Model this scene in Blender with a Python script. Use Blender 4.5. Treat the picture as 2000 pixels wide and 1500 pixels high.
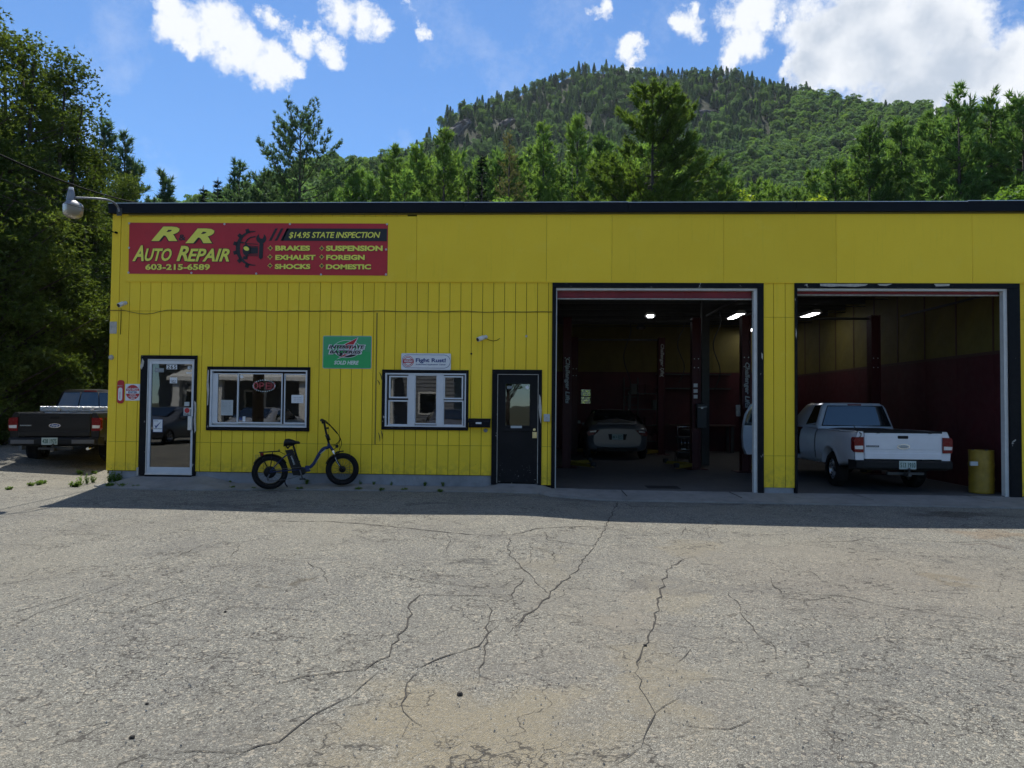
import bpy, math, random
import numpy as np
from mathutils import Vector, Matrix

S = bpy.context.scene
for o in list(bpy.data.objects):
    bpy.data.objects.remove(o)

# ------------------------------------------------------------------ camera
FP = 1387.0
YAW, PIT, ROL = math.radians(2.5), math.atan(42 / FP), math.radians(.55)
CAM = np.array([0, 0, 1.56])
Fv = np.array([-math.sin(YAW) * math.cos(PIT), math.cos(YAW) * math.cos(PIT), math.sin(PIT)])
R0 = np.array([math.cos(YAW), math.sin(YAW), 0])
U0 = np.cross(R0, Fv)
Rv = math.cos(ROL) * R0 + math.sin(ROL) * U0
Uv = -math.sin(ROL) * R0 + math.cos(ROL) * U0
cd = bpy.data.cameras.new('camera')
cam = bpy.data.objects.new('camera', cd)
S.collection.objects.link(cam)
S.camera = cam
cd.sensor_width = 36
cd.lens = FP / 2000 * 36
cd.clip_start = .05
cd.clip_end = 5000
cam.matrix_world = Matrix(((Rv[0], Uv[0], -Fv[0], CAM[0]), (Rv[1], Uv[1], -Fv[1], CAM[1]), (Rv[2], Uv[2], -Fv[2], CAM[2]), (0, 0, 0, 1)))
S.render.resolution_x, S.render.resolution_y = 1024, 768

def ray(px, py):
    return Fv + (px - 1000) / FP * Rv + (750 - py) / FP * Uv
WY = 13.15
def W(px, py, Y=WY):
    """world X, Z of the point of the vertical plane y=Y seen at photo position px, py"""
    d = ray(px, py); t = Y / d[1]
    return d[0] * t, CAM[2] + d[2] * t
def P3(px, py, Y):
    d = ray(px, py); return CAM + d * (Y / d[1])

# ------------------------------------------------------------------ light and sky
SUN = Vector((-.95, 3.0, 5.4)).normalized()
SEL = math.asin(SUN.z); SAZ = math.atan2(SUN.x, SUN.y)
ld = bpy.data.lights.new('sun', 'SUN')
ld.energy = 4.2; ld.angle = math.radians(.53); ld.color = (1, .95, .84)
sun = bpy.data.objects.new('sun', ld); S.collection.objects.link(sun)
sun.rotation_euler = SUN.to_track_quat('Z', 'Y').to_euler()
S.view_settings.view_transform = 'Standard'
S.view_settings.look = 'None'
S.view_settings.gamma = 1
S.view_settings.use_curve_mapping = False
S.view_settings.exposure = .6

S.cycles.max_bounces = 7; S.cycles.diffuse_bounces = 3; S.cycles.glossy_bounces = 3; S.cycles.transmission_bounces = 5
S.cycles.transparent_max_bounces = 8; S.cycles.volume_bounces = 0; S.cycles.caustics_reflective = False; S.cycles.caustics_refractive = False
Wd = bpy.data.worlds.new('World'); S.world = Wd; Wd.use_nodes = True
def world():
    nt = Wd.node_tree; N = nt.nodes; L = nt.links
    for n in list(N): N.remove(n)
    out = N.new('ShaderNodeOutputWorld'); bg = N.new('ShaderNodeBackground')
    sky = N.new('ShaderNodeTexSky'); sky.sky_type = 'NISHITA'; sky.sun_disc = False
    sky.sun_elevation = SEL; sky.sun_rotation = SAZ
    sky.air_density = 1.0; sky.dust_density = .05; sky.ozone_density = 3.5; sky.altitude = 300
    bg.inputs[1].default_value = .1
    tc = N.new('ShaderNodeTexCoord')
    def vm(op, a, b=None, val=None):
        n = N.new('ShaderNodeVectorMath'); n.operation = op
        for i, x in enumerate((a, b)):
            if x is None: continue
            if hasattr(x, 'links'): L.new(x, n.inputs[i])
            else: n.inputs[i].default_value = x
        if val is not None: n.inputs['Scale'].default_value = val
        return n
    def m(op, a, b=0., c=0., clamp=False):
        n = N.new('ShaderNodeMath'); n.operation = op; n.use_clamp = clamp
        for i, x in enumerate((a, b, c)):
            if hasattr(x, 'links'): L.new(x, n.inputs[i])
            else: n.inputs[i].default_value = x
        return n.outputs[0]
    d = vm('NORMALIZE', tc.outputs['Generated']).outputs[0]
    def noise(scale, det, rough, off=0):
        n = N.new('ShaderNodeTexNoise'); n.inputs['Scale'].default_value = scale
        n.inputs['Detail'].default_value = det; n.inputs['Roughness'].default_value = rough
        v = vm('ADD', d, (off, off * .7, off * 1.3)).outputs[0]
        L.new(v, n.inputs['Vector']); return n
    n1 = noise(7, 8, .62, 3.1)
    # warp the direction a little so that blob outlines are ragged
    w = noise(9, 9, .66, 9.)
    wv = vm('SUBTRACT', w.outputs['Color'], (.5, .5, .5)).outputs[0]
    dw = vm('ADD', d, vm('SCALE', wv, None, .105).outputs[0]).outputs[0]
    blobs = [(1640, 60, 95), (1720, 110, 125), (1800, 50, 140), (1850, 140, 120), (1950, 140, 110), (1600, 140, 70), (1700, 10, 95),
             (2010, 180, 100), (1890, 60, 70), (1780, 190, 70), (1540, 130, 26),
             (345, 40, 58), (415, 60, 62), (465, 90, 58), (525, 118, 50), (310, 15, 32), (365, 85, 30), (555, 125, 30),
             (530, 35, 34), (580, 65, 34), (628, 92, 34), (650, 15, 48), (700, 30, 50), (742, 42, 36), (825, 52, 26), (815, 5, 26),
             (1170, 8, 30), (1237, 92, 32), (1330, 35, 40), (1350, 12, 28), (1440, 22, 52), (1500, 22, 48), (1445, 82, 50),
             (1415, 122, 40), (1532, 40, 24), (1262, 118, 14)]
    field = None; big = None
    for (x, y, r) in blobs:
        c = ray(x, y); k = float(np.linalg.norm(c)); c = c / k
        dist = vm('DISTANCE', dw, tuple(c)).outputs['Value']
        v = m('MULTIPLY_ADD', dist, -1 / (r * (1.1 if r > 60 else .98) / FP / k), 1.0)
        field = v if field is None else m('SMOOTH_MAX', field, v, .25)
        if r >= 69: big = v if big is None else m('SMOOTH_MAX', big, v, .3)
    # the same kind of fair-weather clouds over the rest of the sky, outside the frame
    rnd = random.Random(5)
    for i in range(26):
        az = math.radians(rnd.uniform(48, 312)); el = math.radians(rnd.uniform(12, 65))
        c = (math.sin(az) * math.cos(el), math.cos(az) * math.cos(el), math.sin(el)); r = rnd.uniform(.06, .17)
        for q in range(2):
            cc = (c[0] + rnd.uniform(-.1, .1), c[1] + rnd.uniform(-.1, .1), c[2] + rnd.uniform(-.04, .04))
            v = m('MULTIPLY_ADD', vm('DISTANCE', dw, cc).outputs['Value'], -1 / r, 1.0)
            field = m('SMOOTH_MAX', field, v, .25)
            big = m('SMOOTH_MAX', big, v, .3)
    edge = noise(22, 11, .72, 1.7)
    f2 = m('ADD', field, m('MULTIPLY_ADD', edge.outputs['Fac'], 1.7, -.88))
    f2 = m('ADD', f2, m('MULTIPLY_ADD', n1.outputs['Fac'], .9, -.45))
    mask = N.new('ShaderNodeMapRange'); mask.interpolation_type = 'SMOOTHSTEP'
    L.new(f2, mask.inputs[0]); mask.inputs[1].default_value = -.06; mask.inputs[2].default_value = .55
    # thin wisps
    wis = noise(5, 7, .7, 14.)
    wm = N.new('ShaderNodeMapRange'); L.new(wis.outputs['Fac'], wm.inputs[0])
    wm.inputs[1].default_value = .55; wm.inputs[2].default_value = .85; wm.inputs[4].default_value = .35
    # grey bodies of the thick clouds
    th = N.new('ShaderNodeMapRange'); th.interpolation_type = 'SMOOTHSTEP'
    sh = noise(6.5, 8, .55, 21.)
    tf = m('ADD', big, m('MULTIPLY_ADD', sh.outputs['Fac'], 3.0, -1.35))
    L.new(tf, th.inputs[0]); th.inputs[1].default_value = .30; th.inputs[2].default_value = 1.15
    cc = N.new('ShaderNodeMix'); cc.data_type = 'RGBA'
    L.new(th.outputs[0], cc.inputs[0])
    cc.inputs[6].default_value = (6.3, 6.5, 6.8, 1); cc.inputs[7].default_value = (3.7, 4.2, 4.95, 1)
    # sky slightly deepened as the phone photograph shows it
    hs = N.new('ShaderNodeMix'); hs.data_type = 'RGBA'; hs.blend_type = 'MULTIPLY'; hs.inputs[0].default_value = 1
    L.new(sky.outputs[0], hs.inputs[6]); hs.inputs[7].default_value = SKYT
    mk = m('MAXIMUM', mask.outputs[0], wm.outputs[0])
    mx = N.new('ShaderNodeMix'); mx.data_type = 'RGBA'
    L.new(mk, mx.inputs[0]); L.new(hs.outputs[2], mx.inputs[6]); L.new(cc.outputs[2], mx.inputs[7])
    L.new(mx.outputs[2], bg.inputs[0]); L.new(bg.outputs[0], out.inputs[0])
SKYT = (.57, .785, .97, 1)
world()

# ------------------------------------------------------------------ materials
MATS = {}
def lin(c):
    return tuple(c) + (1,) if len(c) == 3 else c
class NT:
    def __init__(s, name):
        s.mat = bpy.data.materials.new(name); s.mat.use_nodes = True
        s.t = s.mat.node_tree; s.N = s.t.nodes; s.L = s.t.links
        s.b = s.N['Principled BSDF']; s.out = s.N['Material Output']
        MATS[name] = s.mat
    def tc(s, k='Object'):
        if not hasattr(s, '_tc'): s._tc = s.N.new('ShaderNodeTexCoord')
        return s._tc.outputs[k]
    def pos(s):
        if not hasattr(s, '_g'): s._g = s.N.new('ShaderNodeNewGeometry')
        return s._g.outputs['Position']
    def scl(s, v, sc):
        n = s.N.new('ShaderNodeVectorMath'); n.operation = 'MULTIPLY'
        s.L.new(v, n.inputs[0]); n.inputs[1].default_value = sc; return n.outputs[0]
    def noise(s, scale, det=3, rough=.55, v=None, dist=0):
        n = s.N.new('ShaderNodeTexNoise'); n.inputs['Scale'].default_value = scale
        n.inputs['Detail'].default_value = det; n.inputs['Roughness'].default_value = rough
        n.inputs['Distortion'].default_value = dist
        s.L.new(v if v is not None else s.pos(), n.inputs['Vector']); return n.outputs['Fac']
    def vor(s, scale, v=None, out='Color', feat='F1'):
        n = s.N.new('ShaderNodeTexVoronoi'); n.inputs['Scale'].default_value = scale; n.feature = feat
        s.L.new(v if v is not None else s.pos(), n.inputs['Vector']); return n.outputs[out]
    def math(s, op, a, b=0., c=0., clamp=False):
        n = s.N.new('ShaderNodeMath'); n.operation = op; n.use_clamp = clamp
        for i, x in enumerate((a, b, c)):
            if hasattr(x, 'links'): s.L.new(x, n.inputs[i])
            else: n.inputs[i].default_value = x
        return n.outputs[0]
    def mr(s, v, a, b, c=0., d=1., smooth=False):
        n = s.N.new('ShaderNodeMapRange')
        if smooth: n.interpolation_type = 'SMOOTHSTEP'
        s.L.new(v, n.inputs[0])
        for i, x in enumerate((a, b, c, d)): n.inputs[i + 1].default_value = x
        return n.outputs[0]
    def mix(s, f, a, b, mode='MIX'):
        n = s.N.new('ShaderNodeMix'); n.data_type = 'RGBA'; n.blend_type = mode
        for i, x in ((0, f), (6, a), (7, b)):
            if hasattr(x, 'links'): s.L.new(x, n.inputs[i])
            else: n.inputs[i].default_value = lin(x) if i else x
        return n.outputs[2]
    def set(s, k, v):
        if hasattr(v, 'links'): s.L.new(v, s.b.inputs[k])
        else: s.b.inputs[k].default_value = lin(v) if isinstance(v, tuple) else v
    def bump(s, h, dist=.01, strength=.5):
        n = s.N.new('ShaderNodeBump'); s.L.new(h, n.inputs['Height'])
        n.inputs['Distance'].default_value = dist; n.inputs['Strength'].default_value = strength
        s.L.new(n.outputs[0], s.b.inputs['Normal'])
    def rnd(s):
        if not hasattr(s, '_oi'): s._oi = s.N.new('ShaderNodeObjectInfo')
        return s._oi.outputs['Random']
    def isl(s):
        s.pos(); return s._g.outputs['Random Per Island']
def simple(name, col, rough=.6, metal=0., var=.12, nscale=9, coat=0., bump=0., spec=.5, emis=None, es=0.):
    n = NT(name)
    f = n.noise(nscale, 4, .6, n.tc())
    n.set('Base Color', n.mix(n.mr(f, .3, .7), tuple(c * (1 - var) for c in col), tuple(min(1, c * (1 + var)) for c in col)))
    n.set('Roughness', n.mr(n.noise(nscale * 3, 3, .6, n.tc()), .3, .7, max(0.02, rough - .08), min(1, rough + .08)))
    n.set('Metallic', metal); n.set('Specular IOR Level', spec)
    if coat: n.set('Coat Weight', coat); n.set('Coat Roughness', .06)
    if bump: n.bump(n.noise(nscale * 6, 4, .6, n.tc()), bump, .6)
    if emis: n.set('Emission Color', tuple(emis)); n.set('Emission Strength', es)
    return n.mat

def yellow_mat():
    n = NT('yellow_paint')
    p = n.pos()
    big = n.noise(.9, 4, .6)
    strk = n.noise(2.0, 5, .7, n.scl(p, (9, 9, .5)))
    c = n.mix(n.mr(big, .3, .7), (.88, .610, .034), (.93, .66, .042))
    c = n.mix(n.mr(strk, .58, .85, 0, .35), c, (.50, .41, .02))
    r = n.mr(n.rnd(), 0, 1, .93, 1.04)
    c = n.mix(1., c, n.comb(r), 'MULTIPLY')
    # splash dirt near the ground
    z = n.N.new('ShaderNodeSeparateXYZ'); n.L.new(p, z.inputs[0])
    low = n.math('MULTIPLY', n.mr(z.outputs[2], .22, .62, 1, 0), n.mr(n.noise(7, 5, .7), .42, .62))
    c = n.mix(n.math('MULTIPLY', low, .38), c, (.13, .11, .05))
    st2 = n.mr(n.noise(3.2, 6, .75, n.scl(p, (14, 14, .35))), .60, .80)
    c = n.mix(n.math('MULTIPLY', st2, n.mr(n.noise(.7, 3, .6), .42, .62, 0, .5)), c, (.36, .28, .03))
    c = n.mix(n.math('MULTIPLY', n.mr(n.noise(2.6, 5, .7), .56, .74), .3), c, (.92, .72, .10))
    spots = n.mr(n.noise(38, 2, .5), .74, .78)
    c = n.mix(n.math('MULTIPLY', spots, .5), c, (.12, .10, .04))
    n.set('Base Color', c); n.set('Roughness', .55); n.set('Specular IOR Level', .2)
    g = n.noise(30, 6, .7, n.scl(p, (3, 3, .35)))
    n.bump(g, .003, .55)
    return n.mat
def _comb(s, v):
    n = s.N.new('ShaderNodeCombineColor')
    for i in range(3): s.L.new(v, n.inputs[i])
    return n.outputs[0]
NT.comb = _comb

def leaf_mat(name, c1, c2, trans=.4, tint=(.5, .75, .1), clump=.6, isl=.55):
    n = NT(name)
    cl = n.noise(clump, 3, .6)
    col = n.mix(n.mr(cl, .35, .65), c1, c2)
    k = n.math('MULTIPLY', n.mr(n.isl(), 0, 1, 1 - isl, 1 + isl), n.mr(n.rnd(), 0, 1, .8, 1.2))
    col = n.mix(1., col, n.comb(k), 'MULTIPLY')
    d = n.N.new('ShaderNodeBsdfDiffuse'); t = n.N.new('ShaderNodeBsdfTranslucent'); g = n.N.new('ShaderNodeBsdfGlossy')
    g.inputs['Roughness'].default_value = .42; g.inputs['Color'].default_value = (.8, .85, .9, 1)
    n.L.new(col, d.inputs[0])
    tcol = n.mix(1., n.mix(.35, col, tuple(x * .35 for x in tint)), (1.5, 1.55, 1.2), 'MULTIPLY')
    n.L.new(tcol, t.inputs[0])
    ms = n.N.new('ShaderNodeMixShader'); ms.inputs[0].default_value = trans
    n.L.new(d.outputs[0], ms.inputs[1]); n.L.new(t.outputs[0], ms.inputs[2])
    m2 = n.N.new('ShaderNodeMixShader'); m2.inputs[0].default_value = .018
    n.L.new(ms.outputs[0], m2.inputs[1]); n.L.new(g.outputs[0], m2.inputs[2])
    n.N.remove(n.b); n.L.new(m2.outputs[0], n.out.inputs[0])
    return n.mat
def glass_mat(name, tint=(.55, .6, .6), refl=1.0, base=.06, wav=0.):
    n = NT(name)
    t = n.N.new('ShaderNodeBsdfTransparent'); t.inputs[0].default_value = lin(tint)
    g = n.N.new('ShaderNodeBsdfGlossy'); g.inputs['Roughness'].default_value = .015
    fr = n.N.new('ShaderNodeFresnel'); fr.inputs[0].default_value = 1.5
    f = n.math('MULTIPLY_ADD', fr.outputs[0], refl, base, clamp=True)
    if wav:
        b = n.N.new('ShaderNodeBump'); b.inputs['Distance'].default_value = wav; b.inputs['Strength'].default_value = 1
        n.L.new(n.noise(2.3, 2, .5), b.inputs['Height']); n.L.new(b.outputs[0], g.inputs['Normal'])
    ms = n.N.new('ShaderNodeMixShader')
    n.L.new(f, ms.inputs[0]); n.L.new(t.outputs[0], ms.inputs[1]); n.L.new(g.outputs[0], ms.inputs[2])
    n.N.remove(n.b); n.L.new(ms.outputs[0], n.out.inputs[0])
    return n.mat

# ------------------------------------------------------------------ mesh builder
COL = S.collection
class MB:
    def __init__(s): s.v = []; s.f = []; s.mi = []; s.sm = []; s.cur = 0; s.smooth = False
    def add(s, vs, fs, smooth=None):
        o = len(s.v); s.v += [tuple(map(float, p)) for p in vs]
        for f in fs:
            s.f.append(tuple(o + i for i in f)); s.mi.append(s.cur); s.sm.append(s.smooth if smooth is None else smooth)
        return s
    def box(s, x0, x1, y0, y1, z0, z1, bev=0.):
        if x1 < x0: x0, x1 = x1, x0
        if y1 < y0: y0, y1 = y1, y0
        if z1 < z0: z0, z1 = z1, z0
        if not bev:
            vs = [(x, y, z) for z in (z0, z1) for y in (y0, y1) for x in (x0, x1)]
            return s.add(vs, [(0, 2, 3, 1), (4, 5, 7, 6), (0, 1, 5, 4), (2, 6, 7, 3), (0, 4, 6, 2), (1, 3, 7, 5)])
        b = min(bev, (x1 - x0) / 2.1, (y1 - y0) / 2.1, (z1 - z0) / 2.1)
        import itertools
        vs = []; idx = {}
        for sx, sy, sz in itertools.product((0, 1), repeat=3):
            for ax in range(3):
                p = [x0 + b if not sx else x1 - b, y0 + b if not sy else y1 - b, z0 + b if not sz else z1 - b]
                p[ax] = ((x0, x1)[sx], (y0, y1)[sy], (z0, z1)[sz])[ax]
                idx[sx, sy, sz, ax] = len(vs); vs.append(p)
        fs = []
        for ax in range(3):
            a1, a2 = (ax + 1) % 3, (ax + 2) % 3
            for e in (0, 1):
                q = []
                for (u, w) in ((0, 0), (1, 0), (1, 1), (0, 1)):
                    t = [0, 0, 0]; t[ax] = e; t[a1] = u; t[a2] = w; q.append(idx[t[0], t[1], t[2], ax])
                fs.append(tuple(q if e else q[::-1]))
            for u in (0, 1):
                for w in (0, 1):   # edges along ax
                    t0 = [0, 0, 0]; t1 = [0, 0, 0]; t0[a1] = t1[a1] = u; t0[a2] = t1[a2] = w; t1[ax] = 1
                    q = [idx[t0[0], t0[1], t0[2], a1], idx[t0[0], t0[1], t0[2], a2], idx[t1[0], t1[1], t1[2], a2], idx[t1[0], t1[1], t1[2], a1]]
                    fs.append(tuple(q if u == w else q[::-1]) if u == 1 else tuple(q[::-1] if w else q))
        for sx, sy, sz in itertools.product((0, 1), repeat=3):
            fs.append(tuple(idx[sx, sy, sz, a] for a in range(3)))
        return s.add(vs, fs)
    def quad(s, a, b, c, d): return s.add([a, b, c, d], [(0, 1, 2, 3)])
    def tube(s, pts, r, n=8, cap=True, smooth=True):
        pts = [Vector(p) for p in pts]; rs = r if hasattr(r, '__len__') else [r] * len(pts)
        vs = []; fs = []; up = None
        for i, p in enumerate(pts):
            t = (pts[min(i + 1, len(pts) - 1)] - pts[max(i - 1, 0)])
            if t.length < 1e-9: t = Vector((0, 0, 1))
            t.normalize()
            if up is None:
                up = t.orthogonal().normalized()
            up = (up - t * up.dot(t)); up = up.normalized() if up.length > 1e-6 else t.orthogonal().normalized()
            w = t.cross(up)
            for k in range(n):
                a = 2 * math.pi * k / n; vs.append(p + (up * math.cos(a) + w * math.sin(a)) * rs[i])
        for i in range(len(pts) - 1):
            for k in range(n):
                k2 = (k + 1) % n; fs.append((i * n + k, i * n + k2, (i + 1) * n + k2, (i + 1) * n + k))
        s.add(vs, fs, smooth)
        if cap:
            o = len(s.v) - len(vs)
            s.f.append(tuple(o + k for k in reversed(range(n)))); s.mi.append(s.cur); s.sm.append(False)
            e = o + (len(pts) - 1) * n
            s.f.append(tuple(e + k for k in range(n))); s.mi.append(s.cur); s.sm.append(False)
        return s
    def cyl(s, c, r, h, axis='z', n=24, r2=None, smooth=True):
        c = Vector(c); d = {'x': Vector((1, 0, 0)), 'y': Vector((0, 1, 0)), 'z': Vector((0, 0, 1))}[axis]
        return s.tube([c, c + d * h], [r, r if r2 is None else r2], n, True, smooth)
    def lathe(s, c, prof, axis='z', n=24, smooth=True):
        """prof: (radius, offset along axis)"""
        vs = []; fs = []
        for (r, h) in prof:
            for k in range(n):
                a = 2 * math.pi * k / n; u, w = math.cos(a) * r, math.sin(a) * r
                p = {'z': (u, w, h), 'y': (u, h, -w), 'x': (h, u, w)}[axis]
                vs.append((c[0] + p[0], c[1] + p[1], c[2] + p[2]))
        for i in range(len(prof) - 1):
            for k in range(n):
                k2 = (k + 1) % n; fs.append((i * n + k, i * n + k2, (i + 1) * n + k2, (i + 1) * n + k))
        return s.add(vs, fs, smooth)
    def prism(s, pts, y0, y1, plane='xz'):
        """outline extruded between y0 and y1"""
        n = len(pts)
        def P(p, y): return {'xz': (p[0], y, p[1]), 'yz': (y, p[0], p[1]), 'xy': (p[0], p[1], y)}[plane]
        vs = [P(p, y0) for p in pts] + [P(p, y1) for p in pts]
        fs = [tuple(range(n)), tuple(reversed(range(n, 2 * n)))] + [(i, i + n, (i + 1) % n + n, (i + 1) % n) for i in range(n)]
        return s.add(vs, fs)
    def grid(s, rows, smooth=True, close=False):
        """rows: list of equally long point rows"""
        n = len(rows[0]); vs = [p for r in rows for p in r]; fs = []
        for i in range(len(rows) - 1):
            for k in range(n - (0 if close else 1)):
                k2 = (k + 1) % n; fs.append((i * n + k, i * n + k2, (i + 1) * n + k2, (i + 1) * n + k))
        return s.add(vs, fs, smooth)
    def mesh(s, name, mats):
        me = bpy.data.meshes.new(name); me.from_pydata(s.v, [], s.f)
        for m in (mats if isinstance(mats, (list, tuple)) else [mats]): me.materials.append(MATS[m] if isinstance(m, str) else m)
        me.polygons.foreach_set('material_index', s.mi); me.polygons.foreach_set('use_smooth', s.sm)
        me.update(); return me
    def build(s, name, mats, parent=None, off=None, fixn=False):
        me = s.mesh(name, mats)
        if fixn:
            import bmesh
            b = bmesh.new(); b.from_mesh(me); bmesh.ops.recalc_face_normals(b, faces=b.faces); b.to_mesh(me); b.free()
        return link(name, me, parent, off)
def link(name, data, parent=None, off=None):
    o = bpy.data.objects.new(name, data); COL.objects.link(o)
    if parent is not None:
        o.parent = parent
        if off is None: off = (0, 0, 0)
    if off is not None: o.location = off
    return o
def world_off(p):
    """offset that lets a part modelled in world coordinates sit under its unrotated parent"""
    l = Vector((0, 0, 0))
    while p is not None:
        l += Vector(p.location); p = p.parent
    return -l
def wb(mb, name, mats, parent):
    """build a part modelled in world coordinates; its origin moves to its own centre"""
    me = mb.mesh(name, mats)
    n = len(me.vertices); a = np.empty(n * 3); me.vertices.foreach_get('co', a); a = a.reshape(-1, 3)
    c = (a.min(0) + a.max(0)) / 2
    a -= c; me.vertices.foreach_set('co', a.ravel()); me.update()
    o = bpy.data.objects.new(name, me); COL.objects.link(o)
    if parent is not None:
        o.parent = parent; o.location = Vector(c) + world_off(parent)
    else: o.location = Vector(c)
    return o
def tag(o, label=None, cat=None, group=None, kind=None):
    if label: o['label'] = label
    if cat: o['category'] = cat
    if group: o['group'] = group
    if kind: o['kind'] = kind
    return o
def empty(name, loc, label, cat, group=None, rz=0):
    o = bpy.data.objects.new(name, None); COL.objects.link(o); o.location = loc; o.rotation_euler = (0, 0, rz)
    o.empty_display_size = .2
    return tag(o, label, cat, group)
def copy_tree(o, parent=None):
    c = o.copy(); COL.objects.link(c); c.parent = parent
    for ch in list(o.children): copy_tree(ch, c)
    return c
def text_mesh(name, body, mat, rect, y, parent, shear=0., bold=0., depth=.002, rot=0., keep=False, spacing=1.0):
    """lettering on a face that looks towards -Y; rect = x0, z0, x1, z1 in world metres"""
    cu = bpy.data.curves.new(name, 'FONT'); cu.body = body; cu.size = 1; cu.shear = shear; cu.offset = bold
    cu.extrude = .01; cu.align_x = 'CENTER'; cu.resolution_u = 3; cu.space_character = spacing; cu.space_line = .9
    ob = bpy.data.objects.new(name, cu); COL.objects.link(ob)
    bpy.context.view_layer.update()
    dg = bpy.context.evaluated_depsgraph_get()
    me = bpy.data.meshes.new_from_object(ob.evaluated_get(dg))
    bpy.data.objects.remove(ob)
    n = len(me.vertices); a = np.empty(n * 3); me.vertices.foreach_get('co', a); a = a.reshape(-1, 3)
    if rot == -90: a[:, :2] = np.stack([a[:, 1], -a[:, 0]], 1)
    mn, mx = a.min(0), a.max(0)
    x0, z0, x1, z1 = rect
    sx = (x1 - x0) / (mx[0] - mn[0]); sz = (z1 - z0) / (mx[1] - mn[1])
    if keep: sx = sz = min(sx, sz)
    X = (x0 + x1) / 2 + (a[:, 0] - (mn[0] + mx[0]) / 2) * sx
    Z = (z0 + z1) / 2 + (a[:, 1] - (mn[1] + mx[1]) / 2) * sz
    Y = y - np.where(a[:, 2] > 0, depth, 0)
    c = np.array([(x0 + x1) / 2, y, (z0 + z1) / 2])
    b = np.stack([X, Y, Z], 1) - c
    me.vertices.foreach_set('co', b.ravel()); me.update()
    me.materials.clear(); me.materials.append(MATS[mat])
    me.name = name
    o = bpy.data.objects.new(name, me); COL.objects.link(o); o.parent = parent
    o.location = Vector(c) + (world_off(parent) if parent else Vector((0, 0, 0)))
    return o

def smooth01(t):
    t = max(0., min(1., t)); return t * t * (3 - 2 * t)
def gz(x, y):
    """height of the ground"""
    z = -.07 * smooth01((x + .6) / 1.8) * smooth01((y - 5) / 4)
    z += .42 * smooth01((-8.6 - x) / 4.5) * smooth01((y - 11.5) / 4.5)
    z += .012 * math.sin(x * .9 + 1) * math.sin(y * .8) * smooth01((y + 5) / 5) * (1 if y < 12 else 0)
    if y > 30: z += .0
    return z
def G(px, py):
    d = ray(px, py); z = 0.
    for _ in range(8):
        t = (z - CAM[2]) / d[2]; p = CAM + d * t; z = gz(p[0], p[1])
    return Vector((p[0], p[1], z))

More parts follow.
